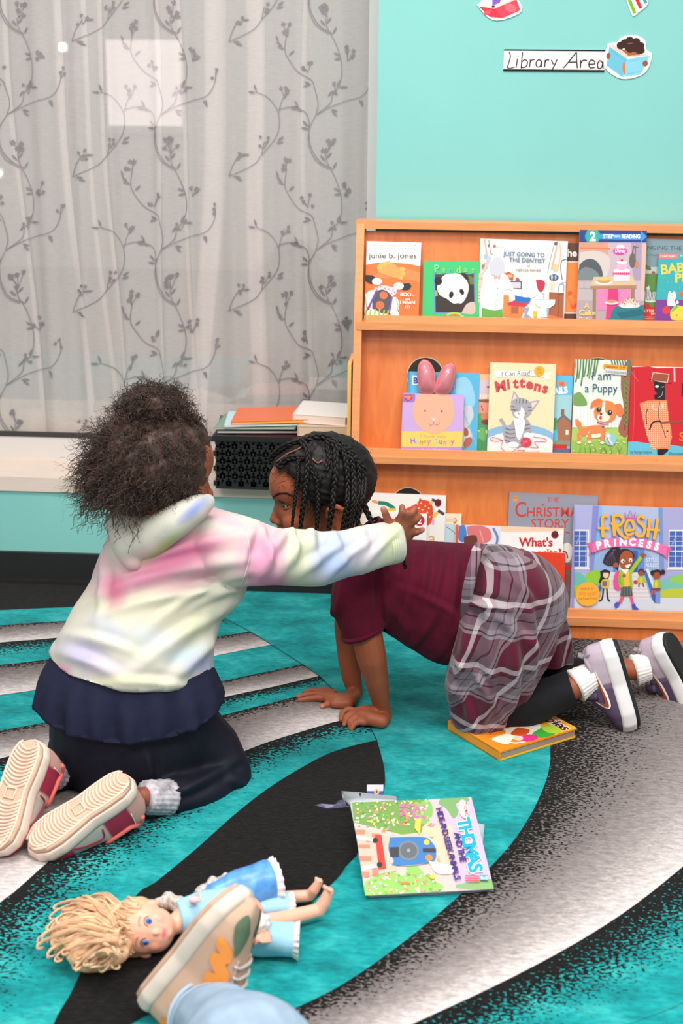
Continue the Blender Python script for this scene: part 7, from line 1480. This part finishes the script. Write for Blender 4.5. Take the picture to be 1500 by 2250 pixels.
A.el(1185, 255, 42, 80, (236, 190, 200), rot=-8); A.el(1185, 255, 36, 74, (248, 246, 244), rot=-8); A.text('THOMAS', 1186, 258, 42, (206, 50, 50), rot=82, w=118, bold=.03); A.text('& FRIENDS', 1166, 258, 22, (206, 50, 50), rot=82, w=90)
def rtext(t, x0_, y0_, x1_, y1_, size, col, bold=.02, sp=None):
    n = len(t); ang = math.degrees(math.atan2(y1_-y0_, x1_-x0_)); wds = [.5 if c in ' I-' else 1 for c in t]; tot = sum(wds); acc = 0
    for c, w_ in zip(t, wds):
        k = (acc+w_/2)/tot; acc += w_
        if c != ' ': A.text(c, x0_+(x1_-x0_)*k, y0_+(y1_-y0_)*k, size, col, rot=ang, bold=bold)
rtext('THOMAS', 1128, 345, 1212, 775, 140, (226, 240, 246), .085); rtext('THOMAS', 1128, 345, 1212, 775, 140, (24, 160, 200), .045)
rtext('AND THE', 1100, 460, 1142, 690, 66, (66, 40, 120), .035); rtext('HIDE-AND-SEEK ANIMALS', 968, 262, 1095, 830, 64, (66, 40, 120), .035)
for k in range(3): A.rect(1170, 790+k*18, 1275, 799+k*18, (226, 70, 70))
A.rect(1280, 785, 1340, 825, (70, 160, 214)); A.text('8x8', 1310, 818, 34, (240, 250, 255)); A.poly([(330, 590), (560, 570), (420, 680)], (250, 246, 240)) if False else None
v1, f1 = slab(o_t-nt_*.0005, exb, eyt, wt, ht, .0005, .006)
cov = art_obj('cover', A, o_t, exb, eyt, wt, ht, tb, mat('x', (0, 0, 0)) if False else M_print, [(v1, f1, (240, 236, 230))])
M_page = mat('white_page', (214, 220, 226), .6, .3)
def sheet(pts3, nm, m_, par, th=.0006):
    """thin quad strip page: list of rows of points"""
    r = len(pts3); c = len(pts3[0]); V = np.array([p for row in pts3 for p in row]); n = len(V); V = np.concatenate([V, V+[0, 0, -th]])
    Fq = [(i*c+j, i*c+j+1, (i+1)*c+j+1, (i+1)*c+j) for i in range(r-1) for j in range(c-1)]; Fq += [[a+n for a in reversed(x)] for x in Fq]
    bd = [j for j in range(c)]+[i*c+c-1 for i in range(1, r)]+[(r-1)*c+j for j in range(c-2, -1, -1)]+[i*c for i in range(r-2, 0, -1)]; Fq += [(bd[i], bd[(i+1) % len(bd)], bd[(i+1) % len(bd)]+n, bd[i]+n) for i in range(len(bd))]
    return mk(nm, V, Fq, m_, par, True)
# inner pages: curl down from the left edge, fan out beneath the cover
pgs = G()
for k in range(8):
    t0 = .0012+.0014*k; rows = []
    for u in np.linspace(0, 1, 9):
        b_ = o_t+exb*(wt*(.01+.006*k))+eyt*(ht*u*.98)-nt_*t0; c_ = o_t+exb*wt*(.97-.01*k)+eyt*(ht*u*.98)-nt_*(t0*.7)
        rows.append([b_-exb*.006*math.sin(k*.6)*(1-u)-nt_*.002, b_, (b_+c_)/2-nt_*.001, c_])
    r_ = len(rows); V = np.array([p for x in rows for p in x]); V[:, 2] = np.maximum(V[:, 2], ZR+.0012); pgs.add(V, [(i*4+j, i*4+j+1, (i+1)*4+j+1, (i+1)*4+j) for i in range(r_-1) for j in range(3)])
pgs.build('pages', M_page, tb, True)
low = [[F(x, y, ZR+.0016) for x, y in row] for row in ([(770, 1800), (900, 1800), (1035, 1806), (1064, 1812)], [(785, 1880), (900, 1890), (1045, 1890), (1060, 1860)], [(815, 1960), (930, 1966), (1040, 1960), (1084, 1956)])]; sheet(low, 'back_cover', mat('pale_blue_page', (196, 212, 222), .6), tb)
wf = [[F(750, 1738, .075), F(790, 1741, .078), F(870, 1750, .07)], [F(752, 1752, .06), F(790, 1752, .068), F(872, 1756, .066)], [F(762, 1772, .045), F(780, 1768, .056), F(860, 1762, .062)]]; sheet(wf, 'folded_page', M_page, tb)
A = Art((0, 0), (100, 0), (0, 100)); A.rect(0, 0, 100, 100, (226, 222, 240)); A.rect(0, 40, 100, 80, (84, 90, 170)); A.el(60, 45, 16, 20, (240, 200, 90)); A.el(60, 45, 7, 9, (90, 80, 130)); A.rect(20, 60, 40, 95, (240, 236, 240))
tx = nrm(F(838, 1745, .07)-F(800, 1745, .07)); ob = art_obj('torn_page', A, F(806, 1724, .085), tx, nrm([0, -.3, -1]), .027, .026, tb, M_print); 
V = [F(690, 1769, .013), F(716, 1776, .013), F(764, 1772, .018), F(766, 1756, .036), F(745, 1758, .034), F(735, 1768, .022), F(705, 1766, .020)]; to = mk('torn_page', V+[p-[0, 0, .001] for p in V], [list(range(7)), list(range(13, 6, -1))], mat('torn_lilac_page', (176, 172, 214), .6, noise=.35, nscale=120), tb)
# ================================================================ DOLL
doll = thing('doll', 'blonde doll in a pale blue dress lying on its back on the rug', 'doll', (P(450, 2050, 1.8)[0], 1.8, ZR))
H0 = F(318, 2040, .050); dn = -CF*.80+CR*.30+CU*.10; du = -CR+np.array([0, 0, .15]); dn = nrm(dn); du = nrm(du-dn*np.dot(du, dn)); dv = np.cross(dn, du); DB = np.array([dn, dv, du]); dl = lambda *a: H0+np.array(a) @ DB
M_vin = attr_mat('doll_vinyl', rough=.42, spec=.4)
g = G(); ed = lambda c, r: g.ell(dl(*c), r, DB, nu=20, nv=14)
ed((0, 0, .004), (.036, .036, .037)); ed((.010, 0, -.014), (.026, .031, .026)); ed((.020, .014, -.012), (.013, .013, .013)); ed((.020, -.014, -.012), (.013, .013, .013)); ed((.035, 0, -.008), (.0042, .0038, .0045)); ed((.030, 0, -.019), (.004, .008, .003)); ed((.027, 0, -.027), (.007, .008, .006)); ed((-.002, .036, -.006), (.008, .004, .010)); ed((-.002, -.036, -.006), (.008, .004, .010))
g.chain([(*dl(-.002, 0, -.03), .014), qf(385, 2030, .045, 22), qf(420, 2015, .045, 38)], .3); g.chain([qf(420, 2012, .044, 38), qf(480, 2000, .044, 42), qf(540, 2008, .044, 40)], .3)
g.chain([qf(540, 1990, .045, 24), qf(610, 1975, .034, 17), qf(655, 1970, .032, 14), qf(680, 1968, .032, 13)], .25); g.chain([qf(680, 1968, .032, 13), qf(690, 1955, .045, 12), qf(701, 1938, .058, 9)], .25)
g.chain([qf(545, 2040, .045, 26), qf(620, 2022, .034, 20), qf(660, 2010, .033, 17), qf(700, 2000, .032, 15)], .25); g.chain([qf(700, 2000, .032, 16), qf(713, 1982, .045, 14), qf(722, 1960, .060, 12)], .25)
for k in range(5): g.ell(qf(712+k*4.2, 1948+k*2.6, .068, 4)[:3], .0034-.0003*k); g.ell(qf(694+k*3, 1930+k*2, .062, 3.4)[:3], .0030-.0003*k)
g.chain([qf(430, 2050, .045, 20), qf(490, 2075, .05, 15), qf(545, 2070, .055, 13), qf(572, 2062, .058, 10)], .25)
for k in range(4): g.chain([qf(574, 2052+k*6, .058, 4.5), qf(586, 2050+k*6.5, .058, 4), qf(595, 2049+k*6.5, .055, 3.4)], .3, nu=8, nv=6)
g.chain([qf(572, 2054, .06, 4.5), qf(580, 2044, .06, 4)], .3, nu=8, nv=6)
g.chain([qf(425, 1985, .05, 18), qf(450, 1965, .06, 14), qf(432, 1975, .075, 10), qf(424, 1977, .08, 8)], .25)
v, f = remesh(g, .0018, 3); cols = base_cols(v, (240, 176, 150), .02, 60); loc = (v-H0) @ DB.T
cols = tint(loc, cols, (.034, 0, -.0195), (.008, .0085, .0042), (226, 96, 130), 1); 
for sd in (-1, 1): cols = tint(loc, cols, (.027, .017*sd, -.012), (.014, .012, .010), (240, 136, 130), .5)
db = mkc('body', v, f, M_vin, doll, cols)
M_bl = mat('doll_blue_iris', (60, 110, 190), .15, .6); M_blk2 = mat('doll_pupil', (20, 24, 40), .2, .6)
for sd in (-1, 1):
    c = dl(.0305, .0135*sd, .004); nn_ = nrm(c-H0-du*.002); BB = np.array([nn_, nrm(np.cross(du, nn_)), du]); e1 = G().ell(c, (.0035, .0058, .0062), BB, nu=18, nv=12).build('eye', M_eye, db, True); G().ell(c+nn_*.0022, (.0020, .0042, .0050), BB, nu=16, nv=10).build('iris', M_bl, e1, True); G().ell(c+nn_*.0034, (.0014, .0020, .0024), BB, nu=12, nv=8).build('pupil', M_blk2, e1, True)
    arc_ = [c+nn_*.002+BB[1]*.0066*math.cos(a)+du*.0068*math.sin(a) for a in np.linspace(.1, 3.04, 12)]; G().tube(arc_, .0006, 5).build('eyelash', mat('doll_lash', (70, 46, 36), .5), db, True)
    arc_ = [dl(.0325, .0135*sd, .015)+BB[1]*.007*math.cos(a)+du*.003*math.sin(a) for a in np.linspace(.3, 2.8, 8)]; G().tube(arc_, .0006, 5).build('eyebrow', mat('doll_brow', (190, 140, 96), .5), db, True)
# hair
M_bd = mat('blonde_doll_hair', (232, 186, 146), .42, .45, noise=.2, nscale=60); M_bd2 = mat('pale_blonde_strands', (238, 206, 166), .4, .5)
g = G(); g.ell(dl(-.012, 0, .012), (.038, .042, .040), DB); g.ell(F(250, 2050, .045), (.050, .04, .032)); g.ell(F(215, 2080, .04), (.05, .045, .026)); g.ell(F(170, 2060, .035), (.04, .035, .020))
v, f = remesh(g, .003, 3, disp=lambda v, n: v+n*(.0025*snoise(v, 120, 71))[:, None]); dh = mk('hair', v, f, M_bd, doll, True)
def locks(n, seed, rad, strands, mt, nm):
    """wavy locks fanning from the crown and curling at their ends; each lock is a bundle of fine strands"""
    R = np.random.default_rng(seed); gg = G()
    for i in range(n):
        a = R.uniform(-1.25, 1.25); r0 = R.uniform(.1, 1); st_ = F(290-40*math.cos(a)*r0-R.uniform(0, 40), 2045+66*math.sin(a)*r0, .050+R.uniform(0, .035))
        ex_ = 95+R.uniform(-25, 70)+60*abs(math.sin(a)); ey_ = 2068+88*math.sin(a)*R.uniform(.6, 1.15)+R.uniform(-8, 14)
        if a > .7: ex_ += 40
        en = F(ex_, min(ey_, 2165), ZR+.010+R.uniform(0, .018)); d = en-st_; sd_ = nrm(np.cross(d, [0, 0, 1])); ph = R.uniform(0, 6.28); am = R.uniform(.004, .008); tn = R.uniform(.8, 1.4); K_ = 44
        t = np.linspace(0, 1, K_)[:, None]; c = st_+d*t+np.array([0, 0, 1])*(.016*np.sin(t*3.14))+sd_*np.sin(ph+t*tn*6.28)*am*(.3+t)
        cr_ = R.uniform(.007, .012); sg = R.choice([-1, 1]); tc_ = np.clip((t-.72)/.28, 0, 1); an_ = tc_*R.uniform(3.5, 6.5)
        c = c+nrm(d)*(np.sin(an_)*cr_-an_*cr_*.35)+sd_*sg*(1-np.cos(an_))*cr_; c[:, 2] = np.maximum(c[:, 2], ZR+.003)
        up_ = np.array([0, 0, 1.])
        for k in range(strands):
            ph2 = R.uniform(0, 6.28); of = (sd_*math.cos(ph2)+up_*math.sin(ph2))*rad*R.uniform(.5, 3.2); cc_ = c+of*(1-.55*t); cc_[:, 2] = np.maximum(cc_[:, 2], ZR+.002); gg.tube(cc_, rad*(1.0-.5*np.linspace(0, 1, K_)**3), 4)
    o_ = gg.build(nm, mt, dh, True); o_['kind'] = 'stuff'
locks(95, 5, .0011, 9, M_bd, 'wavy_locks'); locks(50, 6, .0009, 7, M_bd2, 'pale_wavy_locks')
gg = G(); R = np.random.default_rng(8)
for i in range(150):                                          # swept fringe over the forehead and round the side of the head
    a = R.uniform(-1.25, 1.25); p0 = dl(-.004+R.uniform(-.012, .004), .040*math.sin(a)*R.uniform(.3, 1), .044*math.cos(a)+.004); p2 = dl(.031-.014*abs(a), .036*math.sin(a*.9)+R.uniform(-.005, .005), .020-.004*abs(a)+R.uniform(-.003, .003)); p1 = (p0+p2)/2+nrm((p0+p2)/2-H0)*.012
    gg.tube(catmull([p0, p1, p2], 6), .0013, 5)
o_ = gg.build('fringe', M_bd, dh, True); o_['kind'] = 'stuff'
# dress
M_sat = mat('shiny_blue_skirt', (84, 148, 214), .35, .5, noise=.3, nscale=70, sheen=.3); M_lb = mat('pale_blue_cloth', (156, 204, 226), .7, noise=.08, nscale=30, bump=.2, bscale=400); M_lace = mat('white_lace', (228, 222, 220), .7, noise=.15, nscale=250, bump=.4, bscale=300); M_sil = mat('silver_lace', (186, 178, 170), .45, .6, noise=.4, nscale=260)
g = G(); g.chain([qf(402, 2015, .050, 40), qf(450, 2003, .050, 46), qf(500, 2000, .050, 50)], .22); v, f = remesh(g, .0028, 4, clips=[(F(392, 2015, .05), F(380, 2018, .05)-F(430, 2008, .05))]); bod = mk('bodice', v, f, M_lb, doll, True)
g = G(); g.chain([qf(445, 1975, .055, 24), qf(480, 1968, .060, 34), qf(530, 1955, .062, 44), qf(580, 1942, .062, 50), qf(598, 1938, .062, 50)], .18); n5 = nrm(F(600, 1938, .06)-F(500, 1960, .06))
v, f = remesh(g, .003, 4, clips=[(F(594, 1940, .062), n5)], disp=lambda v, n: v+n*(.0022*snoise(v, 110, 72))[:, None]); dsk = mk('skirt', v, f, M_sat, doll, True)
def frill(c, ax, r, wv, m_, nm, par, depth=.010, k=18):
    ax = nrm(ax); u = nrm(np.cross(ax, [0, 0, 1])); w_ = np.cross(ax, u); m2_ = k*6; V = []
    for i in range(4):
        for j in range(m2_): a_ = 2*np.pi*j/m2_; rr = r*(1+.05*i)+wv*math.sin(a_*k)*i/3; V.append(c+ax*depth*i/3+(u*math.cos(a_)+w_*math.sin(a_))*rr)
    V = np.array(V); V[:, 2] = np.maximum(V[:, 2], ZR+.001)
    return mk(nm, V, [(i*m2_+j, i*m2_+(j+1) % m2_, (i+1)*m2_+(j+1) % m2_, (i+1)*m2_+j) for i in range(3) for j in range(m2_)], m_, par, True)
frill(F(593, 1940, .062), n5, .031, .0022, M_lace, 'frill', dsk)
for (a_, b2, r0, r1) in (((525, 2000), (632, 1992), 26, 29), ((520, 2060), (644, 2066), 34, 37)):
    pa, pb_ = F(*a_, .040), F(*b2, .036); ax = nrm(pb_-pa); g = G(); g.chain([(*pa, r0/1520), (*((pa+pb_)/2), (r0+2)/1520), (*(pb_+ax*.01), r1/1520)], .2)
    v, f = remesh(g, .003, 3, clips=[(pb_, ax)], disp=lambda v, n: v+n*(.0016*snoise(v, 120, 73))[:, None]); v[:, 2] = np.maximum(v[:, 2], ZR+.001); tr_ = mk('trouser_leg', v, f, M_lb, doll, True); frill(pb_-ax*.001, ax, r1/1520*.94, .0016, M_lace, 'frill', tr_, .009)
g = G(); g.chain([qf(352, 1985, .06, 14), qf(372, 1978, .062, 19), qf(392, 1986, .062, 16)], .25); v, f = remesh(g, .002, 1, disp=lambda v, n: v+n*(.0018*snoise(v, 420, 74))[:, None]); mk('lace_sleeve', v, f, M_sil, doll, True)
g = G(); g.chain([qf(438, 1962, .068, 12), qf(470, 1945, .068, 17), qf(498, 1932, .068, 13)], .25); v, f = remesh(g, .002, 1, disp=lambda v, n: v+n*(.0018*snoise(v, 420, 75))[:, None]); mk('lace_sleeve', v, f, M_sil, doll, True)
g = G(); g.chain([qf(510, 2050, .062, 20), qf(545, 2040, .064, 24), qf(575, 2030, .064, 22)], .25); v, f = remesh(g, .002, 1, disp=lambda v, n: v+n*(.0018*snoise(v, 420, 76))[:, None]); mk('lace_sleeve', v, f, M_lace, doll, True)
g = G().ell(F(427, 1977, .085), (.009, .006, .005)); g.build('pink_bow', mat('pink_satin_bow', (240, 190, 196), .4), doll, True)
# ================================================================ FOREGROUND FOOT
seat = thing('person', 'person mostly out of frame, light blue jeans and tan, green and orange sneaker', 'person', (P(430, 2200, 1.55)[0], 1.50, ZR))
Hp, Tp = P(310, 2192, 1.585), P(520, 1938, 1.60); exf = Tp-Hp; rf_ = nrm(ray(440, 2080)); ezf = CR*.80-CU*.58; ezf = ezf-rf_*np.dot(ezf, rf_)-rf_*.28
M_tan = mat('midsole_cream', (214, 198, 184), .55, .3); M_gum = mat('gum_outsole', (196, 160, 136), .6)
def fcol(t, p): return (204, 170, 146) if t > .80 or t < .16 else (200, 164, 140)
fs_ = Shoe(Hp, exf, ezf, np.linalg.norm(exf), .42*np.linalg.norm(exf), th=.024, rock=.05, H=([0, .03, .12, .3, .42, .55, .7, .85, .95, 1], [.24, .34, .40, .38, .37, .33, .24, .17, .12, .07]))
fs_.build(seat, M_gum, M_tan, M_up, fcol, lab='tan sneaker with green overlays and an orange letter mark')
M_gr = mat('green_suede', (92, 112, 88), .9, noise=.1, nscale=50); M_or = mat('orange_suede', (238, 148, 66), .8); M_lc = mat('grey_laces', (206, 198, 192), .8)
for sd in (1, -1):
    fs_.patch([(.76, .98), (.82, .74), (.90, .60), (.95, .85), (.92, 1.25), (.86, 1.5), (.80, 1.45), (.74, 1.25), (.72, 1.1)], M_gr, 'green_overlay', .0022, sd)
    fs_.patch([(.20, .75), (.26, .55), (.38, .45), (.42, .62), (.40, .85), (.34, 1.05), (.24, 1.0)], M_gr, 'green_overlay', .0022, sd)
    fs_.patch([(.06, .3), (.10, .25), (.14, .45), (.12, .8), (.07, .8)], M_or, 'orange_heel', .0024, sd)
    for i, b_ in enumerate([[(.36, .62), (.43, .62), (.50, 1.02), (.44, 1.04)], [(.42, .50), (.49, .52), (.52, 1.0), (.47, 1.05)], [(.44, .42), (.52, .44), (.60, .96), (.54, 1.0)], [(.52, .40), (.60, .42), (.66, .90), (.60, .96)], [(.56, .38), (.64, .42), (.66, .62), (.60, .70)]]): 
        pass
    fs_.patch([(a_+.10, b_-.06) for a_, b_ in ((.36, .50), (.44, .46), (.47, .64), (.51, .44), (.57, .44), (.59, .60), (.62, .42), (.68, .46), (.64, .98), (.58, 1.02), (.555, .86), (.52, 1.04), (.46, 1.04), (.44, .86), (.41, 1.0), (.36, .96))], M_or, 'letter_mark', .0030, sd, 'orange letter shape on the side of the shoe')
    fs_.line([(.70, 1.35), (.62, 1.22), (.52, 1.15), (.44, 1.15)], .0022, mat('eyelet_rand', (186, 160, 140), .6), 'eyelet_stay', sd)
lc = G()
for k in range(5):
    t = .44+.058*k; lc.tube([fs_.surf(t+.01*math.sin(p*3), p, .003) for p in np.linspace(1.15, math.pi-1.15, 9)], .0026, 6, flat=.6)
lc.tube(catmull([fs_.surf(.46, 1.2, .004), fs_.surf(.42, .95, .012), fs_.surf(.38, 1.0, .014), fs_.surf(.43, 1.25, .006)], 6), .0022, 6).build('laces', M_lc, fs_.obj, True)
fs_.line([(.03, math.pi*.26), (.10, math.pi*.40), (.2, .95), (.32, .98), (.40, 1.15), (.43, math.pi/2), (.40, math.pi-1.15), (.32, math.pi-.98), (.2, math.pi-.95), (.10, math.pi*.60), (.03, math.pi*.74)], .0045, mat('padded_collar', (214, 196, 184), .8), 'collar_trim')
ank = fs_.w(fs_.L*.22, 0, fs_.L*.34); kn = P(545, 2335, 1.36)
g = G(); g.chain([(*fs_.w(fs_.L*.80, 0, .034), .016), (*fs_.w(fs_.L*.5, 0, .038), .024), (*fs_.w(fs_.L*.22, 0, .042), .025), (*ank, .026), (*(ank*.6+kn*.4), .036), (*kn, .045)], .25); v, f = remesh(g, .004, 3); mkc('body', v, f, M_skin, seat, base_cols(v, (150, 86, 58), .05))
sock_mesh('sock', ank+nrm(kn-ank)*.004-fs_.ez*.02, ank+nrm(kn-ank)*.055, .030, .031, seat, M_sock, 22)
M_dn = mat('light_denim', (150, 170, 190), .85, .15, noise=.16, nscale=22, bump=.5, bscale=500)
ja = ank+nrm(kn-ank)*.022+CR*.002; ax = nrm(kn-ank); g = G(); g.chain([(*(ja-ax*.02), .046), (*(ja+ax*.03), .048), (*(ja+ax*.09), .062), (*(kn+ax*.02), .078)], .16)
v, f = remesh(g, .004, 5, clips=[(ja, -ax)], disp=lambda v, n: v+n*(.004*snoise(v, 30, 81)+.0015*snoise(v, 70, 82))[:, None]); v[:, 2] = np.maximum(v[:, 2], ZR+.001); jn = mk('jeans', v, f, M_dn, seat, True)
u = nrm(np.cross(ax, [0, 0, 1])); w_ = np.cross(ax, u); g = G(); g.tube(loop(ja+ax*.004, u, w_, .0475, .0475), .0028, 8, cap=False); g.tube(loop(ja+ax*.024, u, w_, .0488, .0488), .0008, 5, cap=False); g.build('hem', mat('denim_hem', (170, 186, 202), .9), jn, True)
